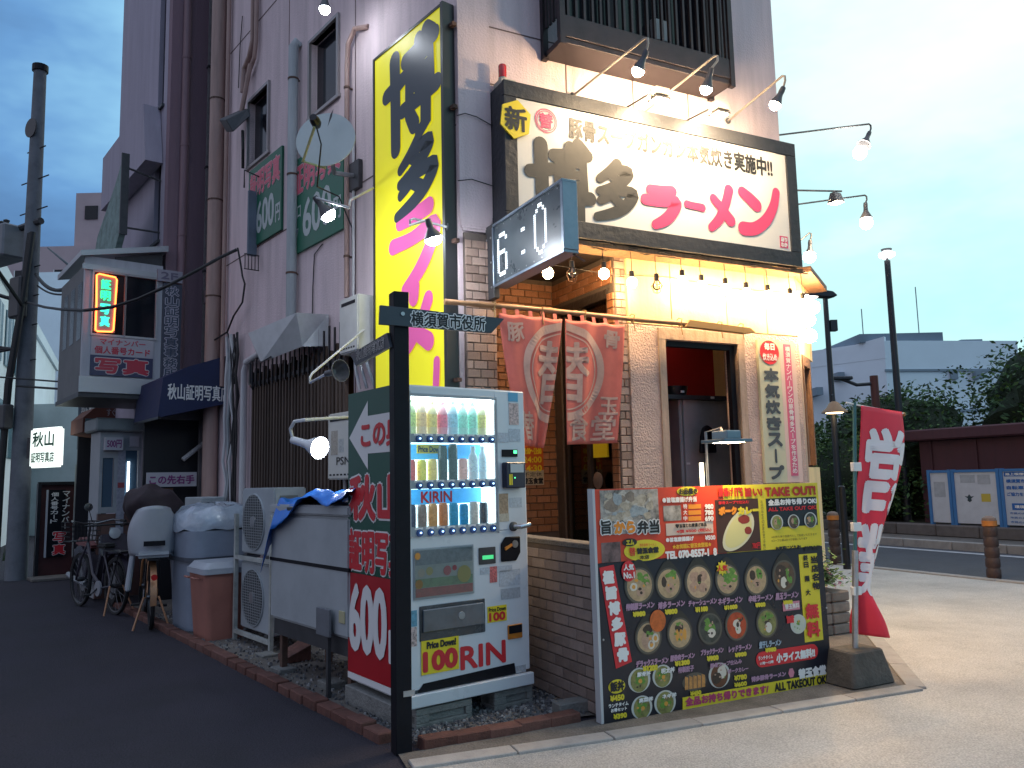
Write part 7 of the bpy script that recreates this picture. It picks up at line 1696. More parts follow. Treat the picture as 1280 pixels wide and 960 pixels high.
# photo booth kiosk
pk = thing('photo_booth', 'white photo booth with lit tube window and brown lower panels at the alley side', 'booth', FL, (-7.3, -.9, 0))
KW = M('booth_white', (.30, .31, .33), .5, var=.15, vs=5); KB = M('booth_brown', (.12, .06, .05), .6, var=.25, vs=6)
KX = -6.75; u0, u1 = -1.10, -.58
mb = MB(); wall_grid(mb, u0, u1, 1.12, 2.20, 0, .05, [(-.80, -.62, 1.22, 1.95), (-1.06, -.92, 1.2, 1.85)]); fe_mb(mb, KX).build('upper_front', KW, pk)
fe_mb(MB().box(u0, -.88, .0, .06, .02, 1.11), KX).build('brown_panel', KB, pk); fe_mb(MB().box(-.78, u1 + .12, .0, .06, .02, 1.11), KX).build('brown_panel', KB, pk)
fe_mb(MB().box(-.877, -.783, -.01, .05, .02, 1.95), KX).build('notice_door', M('booth_notice', (.30, .30, .36), .5, var=.3, vs=30), pk); fe_mb(MB().box(-.87, -.79, -.014, -.011, 1.45, 1.52), KX).build('red_notice', M('dim_red', (.3, .05, .06), .5), pk)
fe_mb(MB().box(u0 - .08, u1 + .06, -.10, .60, 2.205, 2.38), KX).build('roof_fascia', M('booth_fascia', (.22, .25, .26), .5, var=.2, vs=6), pk, bevel=.02)
fe_mb(MB().box(u0 - .0, u0 + .05, .05, .55, .02, 2.2), KX).build('street_side', KW, pk); fe_mb(MB().box(-.79, -.63, .02, .03, 1.22, 1.95), KX).build('window_pane', M('booth_glass', (.05, .09, .14), .2), pk)
fe_mb(MB().tube([(-.74, -.0, 1.30), (-.74, -.0, 1.80)], .014, 8), KX).build('lit_tube', M('booth_tube', (1, 1, 1), .4, emi=4.5, ecol=(.85, .95, 1)), pk); fe_mb(MB().box(-1.05, -.93, .02, .03, 1.2, 1.85), KX).build('window_pane', M('booth_glass'), pk)
fe_mb(MB().box(-1.06, -.84, -.10, -.002, 1.95, 2.12), KX).build('sign_box', M('soft_white_panel'), pk); feprint(pk, '500円', -1.04, -.86, 1.98, 2.09, M('purple_letter'), .003, x=KX, dep=-.103)
fe_mb(MB().box(-.74, -.62, -.02, -.002, 2.0, 2.14), KX).build('small_sign', M('soft_white_panel'), pk)
# plants on the booth
fl_ = thing('potted_plant', 'small pot plant with yellowish flowers above the covered bicycle', 'plant', FL, (-6.3, -.62, .9))
mb = MB(); rg = random.Random(8)
for i in range(160):
    c = Vector((-6.3 + rg.gauss(0, .08), -.62 + rg.gauss(0, .09), 1.12 + rg.gauss(0, .07))); a = rg.uniform(0, 6); mb.cm = i % 4 == 0
    d1, d2 = Vector((math.cos(a), math.sin(a), rg.uniform(-.5, .5))) * .022, Vector((-math.sin(a), math.cos(a), rg.uniform(-.5, .5))) * .014
    mb.add([c - d1, c + d2, c + d1, c - d2], [(0, 1, 2, 3)])
mb.build('foliage', [M('plant_green', (.04, .08, .03), .7), M('plant_flower', (.35, .27, .12), .7)], fl_, kind='stuff'); MB().lathe([(.07, .85), (.10, 1.02)], (-6.3, -.62, 0)).build('pot', KB, fl_); MB().tube([(-6.3, -.62, 0), (-6.3, -.62, .86)], .02).build('pot_stand', DKGREY, fl_)
# studio display frontage, red frame with black banner
g0 = FL.loc(gnd(47, 727)); DX = -10.3
dp = thing('studio_display', 'dark red display frontage with a black vertical banner at the far photo studio', 'display', FL, (DX, -.8, 0))
P10 = lambda px, py: FE(DX).uv(px, py)
a, b = P10(42, 727), P10(97, 604)
RDK = M('dark_red_board', (.075, .018, .018), .55, var=.3, vs=4)
fe_mb(MB().box(a[0], b[0] + .5, .05, .10, .0, b[1]), DX).build('backboard', RDK, dp); 
for u in (a[0], b[0] - .03): fe_mb(MB().box(u, u + .05, -.03, .049, .0, b[1] + .03), DX).build('frame_post', BLKMET, dp)
fe_mb(MB().box(a[0] + .051, b[0] - .031, -.03, .049, b[1] - .02, b[1] + .03), DX).build('frame_head', BLKMET, dp)
c, d = P10(58, 697), P10(78, 612); fe_mb(MB().box(c[0], d[0] + .05, .0, .015, c[1], d[1]), DX).build('black_banner', BLACK, dp)
feprint(dp, '個人番号カード', c[0] + .03, c[0] + .14, c[1] + .55, d[1] - .04, WPRINT, .002, vert=True, x=DX); feprint(dp, 'マイナンバー', c[0] + .20, c[0] + .31, c[1] + .45, d[1] - .02, WPRINT, .002, vert=True, x=DX)
feprint(dp, '写真', c[0] + .08, c[0] + .27, c[1] + .02, c[1] + .42, RPRINT, .006, vert=True, x=DX, out=(WPRINT, .008))
fe_mb(MB().box(c[0] - .04, c[0] - .01, -.005, .02, c[1], d[1]), DX).build('banner_edge', M('pale_edge_strip'), dp)
fe_mb(MB().box(a[0] - .1, b[0] + .5, -.5, .0, .0, .05), DX).build('doorstep', CONC, dp, bevel=.01)
# brown upper canopy of the studio, seen below the annex
cn = thing('studio_canopy', 'rusty brown rounded canopy with faint lettering over the photo studio entrance', 'canopy', FL, (-9, -.6, 2.1))
P8 = lambda px, py: FE(-8.8).uv(px, py)
q = [P8(103, 540), P8(185, 552), P8(185, 508), P8(150, 503), P8(118, 510), P8(104, 522)]
fe_mb(MB().prism(q, 0, .9), -8.8).build('canvas', M('rust_brown_canvas', (.12, .04, .025), .8, var=.3, vs=5), cn)
a, b = P8(133, 520), P8(170, 512); feprint(cn, 'すぐできます', a[0], b[0], a[1], b[1], M('dim_pale_letter', (.3, .28, .3), .5), .002, x=-8.8)
a, b = P8(106, 538), P8(140, 524); fe_mb(MB().box(a[0], b[0], -.03, -.005, a[1], b[1]), -8.8).build('teal_strip', M('teal_strip', (.05, .11, .12), .5), cn)
fe_mb(MB().box(P8(112, 600)[0], .6, .95, 1.0, 0, 2.6), -8.8).build('dark_shopfront', M('near_black_sheet'), cn)
# two slim posts, one with a banner, and a bird-house shaped lamp
pA = gnd(96, 722); FA = Frame(pA.x, pA.y, 39)
po = thing('banner_post', 'white post with a narrow vertical banner in front of the photo studio', 'post', FA, (0, 0, 0))
MB().box(-.05, .05, -.05, .05, 0, 3.0).build('post', M('post_white', (.34, .38, .42), .5, var=.2, vs=4), po)
MB().box(-.10, .10, -.075, -.055, .35, 1.85).build('banner', M('banner_pale', (.36, .38, .36), .6), po); mb = MB(); line(mb, '証明写真600円', -.06, .06, .4, 1.8, -.08, .002, 0, True); mb.build('lettering', M('banner_orange_letter', (.30, .18, .03), .5), po)
MB().box(-.09, .09, -.075, -.055, 2.1, 2.9).build('banner', M('banner_slate', (.10, .13, .17), .6), po); mb = MB(); line(mb, '証明写真', -.05, .06, 2.15, 2.85, -.08, .002, 0, True); mb.build('lettering', WPRINT, po)
pB = gnd(106, 722); t = MB().tube([(pB.x, pB.y, 0), (pB.x, pB.y, 3.1)], .03, 10).build('thin_post', PIPEW, smooth=True, loc=(pB.x, pB.y, 0)); tag(t, 'thin pale bare post beside the banner post', 'post')
bh = thing('bird_house_lamp', 'black house shaped lamp box with a round ring on a post under the annex', 'lamp', FA, (0, 0, 3.0))
MB().prism([(-.16, 2.98), (.16, 2.98), (.22, 3.2), (.0, 3.42), (-.22, 3.2)], -.16, .12).build('house_box', BLACK, bh); MB().lathe([(.075, 0), (.075, .02), (.045, .02), (.045, 0)], (0, -.162, 3.18), (0, -1, 0), 18).build('ring', M('dull_ring', (.25, .2, .18), .5), bh)
MB().tube([(-.2, .0, 3.1), (-1.0, .0, 3.12)], .02, 6).build('stay', DKGREY, bh); MB().tube([(-.2, .0, 3.22), (-1.6, 0, 3.26)], .015, 6).build('stay', DKGREY, bh)
# utility pole
UP = Vector((-8.14, 13.4, 0)); FU = Frame(UP.x, UP.y, -31)
up = thing('utility_pole', 'tall concrete utility pole with step bolts, tilted slightly at the left side of the alley', 'utility pole', FU, (0, 0, 0))
up['label'] = 'tall concrete utility pole with step bolts at the left side of the alley'
MB().tube([(0, 0, 0), (0, 0, 8.75), (0, 0, 8.8)], [.165, .10, .095], 18).build('pole', M('old_pole_concrete', (.15, .16, .18), .85, var=.25, vs=5, bump=.3, bs=40), up, smooth=True)
MB().lathe([(.128, 8.72), (.128, 8.83), (.0, 8.84)], (0, 0, 0), (0, 0, 1), 16).build('cap', BLACK, up)
for z in (6.2, 6.75, 7.3, 5.2, 4.7, 4.2, 3.6): MB().tube([(-.42 if z > 6 and z < 7 else -.28, 0, z), (.42 if z > 6 and z < 7 else .28, 0, z)], .012, 5).build('step_bolt', DKGREY, up)
MB().lathe([(.17, 0), (.17, .02)], (0, -.1, 7.65), (0, -1, 0), 18).build('ring_hook', DKGREY, up)
MB().tube([(-.95, 0, 5.95), (.25, 0, 5.98)], .06, 8).build('cross_arm', DKGREY, up)
MB().box(-1.4, -.35, -.30, .15, 5.42, 6.0).build('transformer_box', M('box_grey', (.20, .21, .23), .6, var=.2, vs=5), up, bevel=.03)
for i in range(5): MB().lathe([(.05, 0), (.06, .05), (.04, .09), (.055, .13), (.0, .16)], (-1.3 + i * .16, -.1, 6.0), (0, 0, 1), 10).build('insulator', DKGREY, up, smooth=True)
for k in range(3): MB().tube([(.24 - .06 * k, -.12, 5.75), (.20 - .04 * k, -.2, 4.6), (-.02 - .05 * k, -.24, 3.2), (-.16 - .03 * k, -.22, 1.8), (-.22 - .03 * k, -.2, .1)], .045 - .008 * k, 8).build('riser_cable', WIRE, up, smooth=True)
for k in range(3): MB().tube([(-1.2 + .12 * k, -.1, 5.45), (-1.15 + .12 * k, -.15, 4.7 - .1 * k), (-.7, -.2, 3.9 - .06 * k), (-.15, -.15, 3.8)], .025, 6).build('loop_cable', WIRE, up, smooth=True)
MB().box(-.17, .17, -.26, -.10, 4.3, 5.0).build('splice_box', DKGREY, up, bevel=.03); MB().box(-.25, .05, -.34, -.18, 2.45, 2.85).build('meter_box', DKGREY, up, bevel=.02)
# lit white sign
ls = thing('lit_studio_sign', 'small glowing white sign with green lettering fixed to the utility pole', 'lit sign', FU, (.3, 0, 1.9))
MB().box(.24, .33, -.05, .06, 1.96, 2.30).build('bracket', DKGREY, ls)
MB().box(.33, 1.13, -.06, .06, 1.80, 2.44).build('lit_box', M('lit_white_acrylic', (.9, .9, .9), .4, emi=1.05, ecol=(.88, 1., .93)), ls, bevel=.03, segs=2)
LG = M('leaf_green_letter', (.01, .12, .05), .4)
text(ls, '秋山', .42, 1.04, 2.13, 2.38, -.065, LG, .008); text(ls, '証明写真店', .40, 1.06, 1.88, 2.05, -.065, LG, .004)
# street wires
wr = thing('street_wires', 'black overhead wires strung from the utility pole across the alley to the shop wall', 'wires', WF, (-7, 13, 4))
PW = lambda px, py, d: Vector(ray(px, py)) * (d / ray(px, py).y) + Vector((0, 0, EYE))
hook = FL.w(*A(296, 312, -.15))
MB().tube(sag(PW(-60, 345, 13.2), PW(34, 378, 13.3), .05), .035, 6).build('wire', WIRE, wr); MB().tube([PW(34, 378, 13.2), PW(56, 384, 11.4), PW(78, 387, 10.2), PW(106, 388, 9.6), PW(140, 384, 9.45), PW(172, 374, 9.4), PW(210, 357, 9.35), PW(250, 336, 9.4), PW(275, 322, 9.5), hook], .020, 6).build('wire', WIRE, wr)
MB().tube(sag(PW(45, 343, 13.2), PW(80, 362, 11.5), .1), .03, 6).build('wire', WIRE, wr); MB().tube(sag(PW(47, 357, 13.2), PW(80, 368, 11.5), .05), .015, 5).build('wire', WIRE, wr)
MB().tube(sag(PW(-40, 285, 11), PW(30, 385, 13.2), .0), .03, 6).build('wire', WIRE, wr); MB().tube(sag(PW(60, 310, 20), PW(90, 335, 12), .0), .02, 5).build('wire', WIRE, wr)

# ------------------------------------------------------------------ buildings beyond the alley
def far_block(name, lab, pts, z0, z1, mat, wins=(), wm=None, cat='building'):
    c = sum((Vector((p[0], p[1], 0)) for p in pts), Vector()) / len(pts)
    t = thing(name, lab, cat, WF, (c.x, c.y, 0)); MB().slab(pts, z0, z1).build('walls', mat, t)
    for (a, b, u0, u1, wz0, wz1) in wins:      # a,b corner indices; u along the edge in metres
        pa, pb_ = Vector((*pts[a], 0)), Vector((*pts[b], 0)); d = (pb_ - pa).normalized(); n = Vector((d.y, -d.x, 0))
        if n.dot(-pa) < 0: n = -n
        q = [pa + d * u0, pa + d * u1]
        m = MB(); m.add([(*(q[0] + n * .03).xy, wz0), (*(q[1] + n * .03).xy, wz0), (*(q[1] + n * .03).xy, wz1), (*(q[0] + n * .03).xy, wz1), (*(q[0] - n * .1).xy, wz0), (*(q[1] - n * .1).xy, wz0), (*(q[1] - n * .1).xy, wz1), (*(q[0] - n * .1).xy, wz1)],
              [(0, 1, 2, 3), (0, 4, 5, 1), (1, 5, 6, 2), (2, 6, 7, 3), (3, 7, 4, 0)]); w_ = m.build('window', wm or DKGLASS, t)
        m = MB(); k = (q[1] - q[0]).length
        for e in (0, .5, 1): 
            p_ = q[0].lerp(q[1], e); m.add([(*(p_ - d * .04 + n * .06).xy, wz0), (*(p_ + d * .04 + n * .06).xy, wz0), (*(p_ + d * .04 + n * .06).xy, wz1), (*(p_ - d * .04 + n * .06).xy, wz1)], [(0, 1, 2, 3)])
        m.build('window_bars', WHITE, w_)
    return t
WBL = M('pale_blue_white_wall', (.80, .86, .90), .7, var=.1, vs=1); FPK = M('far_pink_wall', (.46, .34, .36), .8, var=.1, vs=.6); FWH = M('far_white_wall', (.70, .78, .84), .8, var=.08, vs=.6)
TEAL = M('teal_glass', (.06, .16, .20), .15)
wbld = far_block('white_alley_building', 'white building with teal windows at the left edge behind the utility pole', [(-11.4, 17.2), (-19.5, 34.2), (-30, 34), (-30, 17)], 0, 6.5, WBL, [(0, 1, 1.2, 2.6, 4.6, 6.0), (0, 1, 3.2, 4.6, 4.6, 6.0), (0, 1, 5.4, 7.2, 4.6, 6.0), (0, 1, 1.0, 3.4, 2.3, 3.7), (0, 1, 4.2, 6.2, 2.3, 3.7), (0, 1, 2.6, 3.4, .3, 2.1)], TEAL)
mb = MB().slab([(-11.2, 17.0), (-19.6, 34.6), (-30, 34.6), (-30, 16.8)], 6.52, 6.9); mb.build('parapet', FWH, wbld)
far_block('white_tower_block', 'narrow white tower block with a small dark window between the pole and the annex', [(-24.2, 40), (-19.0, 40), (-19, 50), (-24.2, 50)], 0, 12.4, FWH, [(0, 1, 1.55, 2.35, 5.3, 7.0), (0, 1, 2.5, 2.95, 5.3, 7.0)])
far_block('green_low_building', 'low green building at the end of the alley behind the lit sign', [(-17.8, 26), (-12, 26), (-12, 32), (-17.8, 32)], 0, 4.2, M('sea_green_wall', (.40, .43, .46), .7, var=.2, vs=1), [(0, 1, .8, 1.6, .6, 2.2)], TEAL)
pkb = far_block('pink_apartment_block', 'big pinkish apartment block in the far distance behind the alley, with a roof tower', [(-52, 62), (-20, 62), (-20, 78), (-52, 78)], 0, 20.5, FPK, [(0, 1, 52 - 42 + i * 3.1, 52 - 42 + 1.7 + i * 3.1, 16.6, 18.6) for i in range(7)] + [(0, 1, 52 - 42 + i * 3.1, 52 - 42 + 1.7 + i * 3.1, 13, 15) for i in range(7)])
pkb['label'] = 'big pinkish apartment block far behind the alley with a roof tower and tank'
MB().box(-34.6, -29.6, 62.5, 70, 20.55, 25.0).build('roof_tower', FPK, pkb); MB().lathe([(1.2, 25.05), (1.2, 26.4), (.8, 26.7)], (-32.0, 66, 0)).build('water_tank', FWH, pkb, smooth=True); MB().tube([(-31.8, 62.3, 20.6), (-31.8, 62.3, 26.5)], .12, 6).build('white_riser', WHITE, pkb)
for a in (-33.8, -31.2): MB().box(a, a + 1.0, 62.4, 62.49, 22.8, 23.9).build('window', DKGLASS, pkb)
MB().tube([(-30.2, 63, 25), (-30.2, 63, 28)], .05, 4).build('antenna', DKGREY, pkb)
# grass tuft at the left edge
g0 = gnd(8, 660); mb = MB(); rg = random.Random(12)
for i in range(260):
    c = Vector((-11.4 + rg.gauss(0, .5) - rg.uniform(0, 1.5), 16.6 + rg.uniform(-.3, 1.2), 0)); a = rg.uniform(0, 6.3); h = rg.uniform(.2, .6)
    mb.add([c, c + Vector((.02, .01, 0)), c + Vector((math.cos(a) * .15, math.sin(a) * .15, h))], [(0, 1, 2)])
tag(mb.build('weeds', M('weed_green', (.05, .11, .03), .7)), 'green weeds growing at the foot of the white building', 'weeds', kind='stuff')

# ------------------------------------------------------------------ beyond the plaza
HALLB = M('blue_white_cladding', (.74, .84, .92), .7, var=.05, vs=.3)  # the hall's own blue-white colour
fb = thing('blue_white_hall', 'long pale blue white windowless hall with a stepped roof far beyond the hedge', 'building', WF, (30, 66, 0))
MB().slab([(27.3, 58.5), (38.0, 60), (38, 90), (22.6, 90), (22.6, 64)], 0, 10.9).build('walls', HALLB, fb)
MB().add([(22.55, 64.0, 9.6), (27.32, 58.45, 9.6), (27.32, 58.45, 11.2), (22.55, 64.0, 10.2), (22.9, 64.4, 9.6), (27.6, 58.8, 9.6), (27.6, 58.8, 11.2), (22.9, 64.4, 10.2)], [(0, 1, 2, 3), (4, 7, 6, 5), (3, 2, 6, 7), (0, 4, 5, 1), (0, 3, 7, 4), (1, 5, 6, 2)]).build('sloping_parapet', HALLB, fb)
for z in (5.6, 8.6): MB().slab([(27.2, 58.4), (38.1, 59.9), (38.1, 60.2), (27.3, 58.9)], z, z + .18).build('cladding_joint', M('cladding_joint', (.22, .28, .34), .7), fb)
MB().box(26.0, 32.2, 59.5, 70, 10.95, 11.6).build('roof_block', M('roof_block_grey', (.18, .24, .30), .8), fb)
MB().box(34.4, 36.0, 61, 64, 10.95, 11.25).build('roof_block', MATS['roof_block_grey'], fb)
for a, b in ((32.3, 8.0), (34.1, 8.0), (22.9, 7.2), (24.6, 8.3)): MB().box(a, a + .5, 59.0 if a > 30 else 60.5, 60.6 if a > 30 else 64, b, b + .6).build('vent', MATS['cladding_joint'], fb)
for k in range(5): MB().slab([(23.2 + k * .85, 63.2 - k * .99), (23.7 + k * .85, 62.62 - k * .99), (23.8 + k * .85, 62.75 - k * .99), (23.3 + k * .85, 63.3 - k * .99)], 4.2, 5.1).build('window', DKGLASS, fb)
for a, z in ((26.5, 13.6), (30.7, 15.2)): MB().tube([(a, 60.0, 11), (a, 60.0, z)], .04, 4).build('antenna', MATS['roof_block_grey'], fb)
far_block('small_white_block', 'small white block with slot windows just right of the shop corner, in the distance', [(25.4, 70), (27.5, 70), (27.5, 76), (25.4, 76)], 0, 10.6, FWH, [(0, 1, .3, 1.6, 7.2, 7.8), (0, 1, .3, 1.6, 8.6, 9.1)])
# planter wall of stone blocks, hedge and shrubs
pw = thing('planter_wall', 'low dark stone planter wall along the far side of the road', 'wall', FR, (12.5, 4, 0))
for i in range(22): MB().box(12.35, 12.62, -3.9 + i * .9, -3.9 + i * .9 + .885, .13, .36).build('stone_block', M('planter_stone', (.13, .115, .11), .8, var=.25, vs=6, bump=.4, bs=40, rnd=.15), pw, bevel=.02)
soil = ground_sheet('planted_bank', M('dark_soil', (.03, .03, .02), .95, var=.3, vs=5), [(12.62, -60), (60, -60), (60, 80), (12.62, 80)], .33)
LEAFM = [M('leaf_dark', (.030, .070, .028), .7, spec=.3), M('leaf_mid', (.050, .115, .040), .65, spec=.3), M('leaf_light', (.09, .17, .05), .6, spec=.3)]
def shrub(lab, x, y, w, d, h, n, seed, ls_=.085, z0=.33, fr=FR, name='shrub', group='shrubs of the roadside bank', squareness=1.0, cat='shrub'):
    rg = random.Random(seed); t = thing(name, lab, cat, fr, (x, y, z0), group)
    mb = MB(); cl = [(x + rg.uniform(-1, 1) * w * .42, y + rg.uniform(-1, 1) * d * .42, z0 + h * rg.uniform(.12, .86), rg.uniform(.16, .30) * min(w, h) * .8) for _ in range(int(20 * squareness) + 5)]
    for i in range(n):
        v = Vector((rg.gauss(0, 1), rg.gauss(0, 1), rg.gauss(0, 1))).normalized()
        if i % 2:
            k = rg.uniform(.80, 1.06) + .09 * math.sin(v.x * 7 + seed) * math.sin(v.y * 6 + v.z * 5)
            c = Vector((x + v.x * w * .46 * k, y + v.y * d * .46 * k, z0 + h * .48 + v.z * h * .50 * k))
        else:
            cx, cy, cz, r = rg.choice(cl); c = Vector((cx, cy, cz)) + v * r * rg.uniform(.55, 1.04)
        c.z = min(max(c.z, z0 + .02), z0 + h * (1 + rg.uniform(-.03, .10)))
        a = Vector((rg.gauss(0, 1), rg.gauss(0, 1), rg.gauss(0, .6))).normalized(); b = a.cross(Vector((rg.gauss(0, 1), rg.gauss(0, 1), rg.gauss(0, 1)))).normalized(); k = ls_ * rg.uniform(.6, 1.25)
        mb.cm = rg.choice((0, 0, 1, 1, 2)) ; mb.add([c - a * k, c - b * k * .45, c + a * k, c + b * k * .45], [(0, 1, 2, 3)])
    mb.build('crown', LEAFM, t)
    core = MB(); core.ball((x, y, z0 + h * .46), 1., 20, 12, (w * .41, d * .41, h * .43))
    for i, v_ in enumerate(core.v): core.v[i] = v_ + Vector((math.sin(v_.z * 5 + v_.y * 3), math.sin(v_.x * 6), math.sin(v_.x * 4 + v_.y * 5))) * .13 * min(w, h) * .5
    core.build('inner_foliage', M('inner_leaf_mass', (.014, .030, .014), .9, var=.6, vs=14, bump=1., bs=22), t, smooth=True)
    mb = MB()
    tr = [MB().tube([(x, y, z0 - .2), (x + rg.uniform(-.1, .1), y, z0 + h * .4), (x + rg.uniform(-.3, .3) * w, y + rg.uniform(-.2, .2) * d, z0 + h * .8)], [.06, .045, .015], 6).build('stem', DKWOOD, t) for _ in range(3)]
    return t
sp = [(13.3, 14.0, 3.6, 3.2, 2.5, 'leafy shrub nearest the shop corner under the warm lantern'), (13.8, 10.8, 3.6, 3.0, 2.7, 'dark shrub behind the red banner top'), (14.6, 7.6, 4.0, 3.6, 3.1, 'dark shrub right of the banner below the tall lit lamp post'),
      (17.4, 5.3, 4.0, 3.8, 4.1, 'wide dark shrub above the left notice panel'), (17.8, 1.0, 4.2, 4.0, 4.5, 'tall shrub behind the plum coloured shelter roof'), (18.0, -2.6, 4.2, 4.2, 4.9, 'tallest dark shrub at the right behind the notice boards'), (17.8, -6.2, 4.4, 4, 5.3, 'dark shrub at the far right edge of the bank')]
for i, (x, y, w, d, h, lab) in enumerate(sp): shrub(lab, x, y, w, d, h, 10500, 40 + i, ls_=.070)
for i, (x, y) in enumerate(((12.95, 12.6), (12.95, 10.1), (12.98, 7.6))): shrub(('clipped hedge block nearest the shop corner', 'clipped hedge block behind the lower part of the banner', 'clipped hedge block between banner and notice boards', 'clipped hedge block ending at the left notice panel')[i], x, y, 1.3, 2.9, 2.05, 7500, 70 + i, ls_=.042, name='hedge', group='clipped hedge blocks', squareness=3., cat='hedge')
# plum shelter behind the boards
hs = thing('plum_shelter', 'low plum coloured shelter with a flat roof in the shrubs behind the notice boards', 'shelter', FR, (14.2, 2.5, .33))
PLUM = M('plum_cladding', (.075, .026, .036), .7, var=.2, vs=3, streak=True)
MB().slab([(13.3, 6.0), (13.3, -1.2), (15, -1.2), (15, 6.0)], .3, 2.05).build('wall', PLUM, hs); MB().slab([(13.05, 6.3), (13.05, -1.6), (15.3, -1.6), (15.3, 6.3)], 2.06, 2.30).build('roof', PLUM, hs, bevel=.03)
for i in range(7): MB().box(13.27, 13.295, 5.7 - i * 1.0, 5.74 - i * 1.0, .35, 2.05).build('cladding_batten', PLUM, hs)
MB().box(13.0, 13.26, 2.9, 3.5, .36, 1.78).build('grey_cabinet', M('grey_cabinet', (.14, .16, .18), .6, var=.4, vs=7), hs, bevel=.01)
# notice boards
_n = FR.w(12.48, 0); NBF = Frame(_n.x, _n.y, 26.8 - 90)
BLF = M('blue_frame', (.05, .18, .42), .45)
def nboard(lab, x0, x1, face, extra):
    t = thing('notice_board', lab, 'notice board', NBF, ((x0 + x1) / 2, 0, .36), 'blue framed notice boards')
    for a in (x0, x1 - .06): MB().box(a, a + .06, -.04, .04, .2, 1.44).build('post', BLF, t)
    MB().box(x0 + .061, x1 - .061, -.04, .04, 1.38, 1.43).build('top_rail', BLF, t); MB().box(x0 + .061, x1 - .061, -.02, .02, .40, 1.379).build('panel', face, t)
    extra(t, x0 + .08, x1 - .08)
PF = M('notice_pale', (.56, .58, .62), .5, var=.12, vs=4)
def e0(t, a, b): MB().box(a + .05, b - .06, -.024, -.021, .9, 1.2).build('faded_sheet', M('faded_sheet', (.40, .42, .45), .6, var=.2, vs=12), t)
def e1(t, a, b):
    MB().box(b - .30, b - .12, -.024, -.021, .82, .97).build('yellow_sticker', M('yellow_sticker', (.55, .42, .06), .5), t)
    mb = MB(); cx = a + .26; mb.add([(cx + p * .9, -.023, .88 + q * .9) for p, q in ((0, -.08), (.05, -.05), (.04, .0), (.11, .05), (.04, .04), (0, .09), (-.04, .04), (-.11, .05), (-.04, 0), (-.05, -.05))], [list(range(10))]); mb.build('dark_emblem', M('dark_emblem', (.03, .05, .06), .5), t)
    MB().box(a + .1, a + .4, -.023, -.021, 1.18, 1.33).build('faded_sheet', M('faded_sheet'), t); MB().box(b - .35, b - .1, -.023, -.021, 1.15, 1.33).build('faded_sheet', M('faded_sheet'), t)
def e2(t, a, b):
    BT = M('blue_notice_print', (.02, .12, .40), .5)
    MB().box(a, b, -.023, -.021, 1.29, 1.37).build('blue_heading', BT, t); text(t, '路上喫煙禁止区域のご案内', a + .03, b - .03, 1.305, 1.355, -.026, WPRINT, .002)
    for i, s in enumerate(('横須賀市からのお知らせ', '自転車は駐輪場へ', 'ご協力をお願いします')): text(t, s, a + .03, b - .1 * i - .05, 1.17 - i * .12, 1.24 - i * .12, -.025, BT, .003)
    MB().box(a + .1, b - .02, -.024, -.021, .68, .80).build('blue_band', BT, t); text(t, '環境美化モデル地区', a + .15, b - .1, .71, .77, -.027, WPRINT, .003)
    for i in range(3): text(t, '市民のみなさまへお願い', a + .05, b - .2, .60 - i * .08, .64 - i * .08, -.025, BT, .001)
nboard('narrow leftmost blue framed notice board with blank pale panel', -5.25, -4.74, PF, e0)
nboard('middle notice board with a yellow sticker and small dark emblem', -4.73, -3.77, PF, e1)
nboard('right hand notice board printed with blue lettering and bands', -3.76, -2.55, M('notice_white', (.50, .54, .60), .5), e2)
# bollards
BRL = M('bollard_brown', (.055, .03, .025), .6, var=.3, vs=12, bump=.3, bs=30)
def bollard(lab, p):
    t = thing('bollard', lab, 'bollard', Frame(p.x, p.y, 0), (0, 0, .008), 'brown log bollards along the road')
    prof = []
    for i in range(5): z = .02 + i * .135; prof += [(.075, z), (.088, z + .02), (.088, z + .115), (.075, z + .134)]
    MB().lathe([(.08, .008)] + prof, (0, 0, 0), (0, 0, 1), 18).build('trunk', BRL, t, smooth=True)
    MB().lathe([(.09, .697), (.09, .765)], (0, 0, 0), (0, 0, 1), 18).build('orange_band', M('orange_reflector', (.45, .16, .03), .4), t, smooth=True); MB().lathe([(.088, .766), (.080, .80), (.04, .825), (.0, .83)], (0, 0, 0), (0, 0, 1), 18).build('cap', M('bollard_cap', (.16, .11, .09), .6), t, smooth=True)
bollard('brown ribbed bollard with orange band in front of the notice boards', gnd(1243, 725)); bollard('brown ribbed bollard with orange band left of the banner, by the road', gnd(1045, 706))
p = gnd(1059, 712); t = MB().tube([(p.x, p.y, 0), (p.x, p.y, 1.22), (p.x, p.y, 1.24)], [.055, .05, .03], 12).build('dark_post', BLKMET, smooth=True, loc=(p.x, p.y, 0)); tag(t, 'slim dark post just left of the red banner pole', 'post')
# street lamps
LP = M('lamp_post_dark', (.03, .035, .045), .5, metal=.3)
def lpost(name, lab, X, Y, h, r, r2): 
    t = thing(name, lab, 'street lamp', WF, (X, Y, 0), 'lamp posts beyond the road'); MB().tube([(X, Y, 0), (X, Y, h)], [r, r2], 12).build('post', LP, t, smooth=True); return t
t = lpost('street_lamp', 'tallest dark lamp post with a glowing round top against the sky', 8.62, 18, 6.2, .085, .065)
MB().lathe([(.03, 6.2), (.03, 6.27)], (8.62, 18, 0)).build('neck', LP, t); MB().lathe([(.10, 6.27), (.17, 6.31), (.17, 6.37), (.06, 6.41), (.0, 6.41)], (8.62, 18, 0), n=18).build('lit_globe', M('street_globe', (1, 1, 1), .4, emi=14, ecol=(1., .97, .9)), t, smooth=True); MB().lathe([(.10, 6.42), (.12, 6.47), (.0, 6.48)], (8.62, 18, 0)).build('cap', LP, t)
t = lpost('street_lamp', 'dark lamp post with a flat lit head just right of the shop corner', 7.15, 18, 5.35, .075, .055)
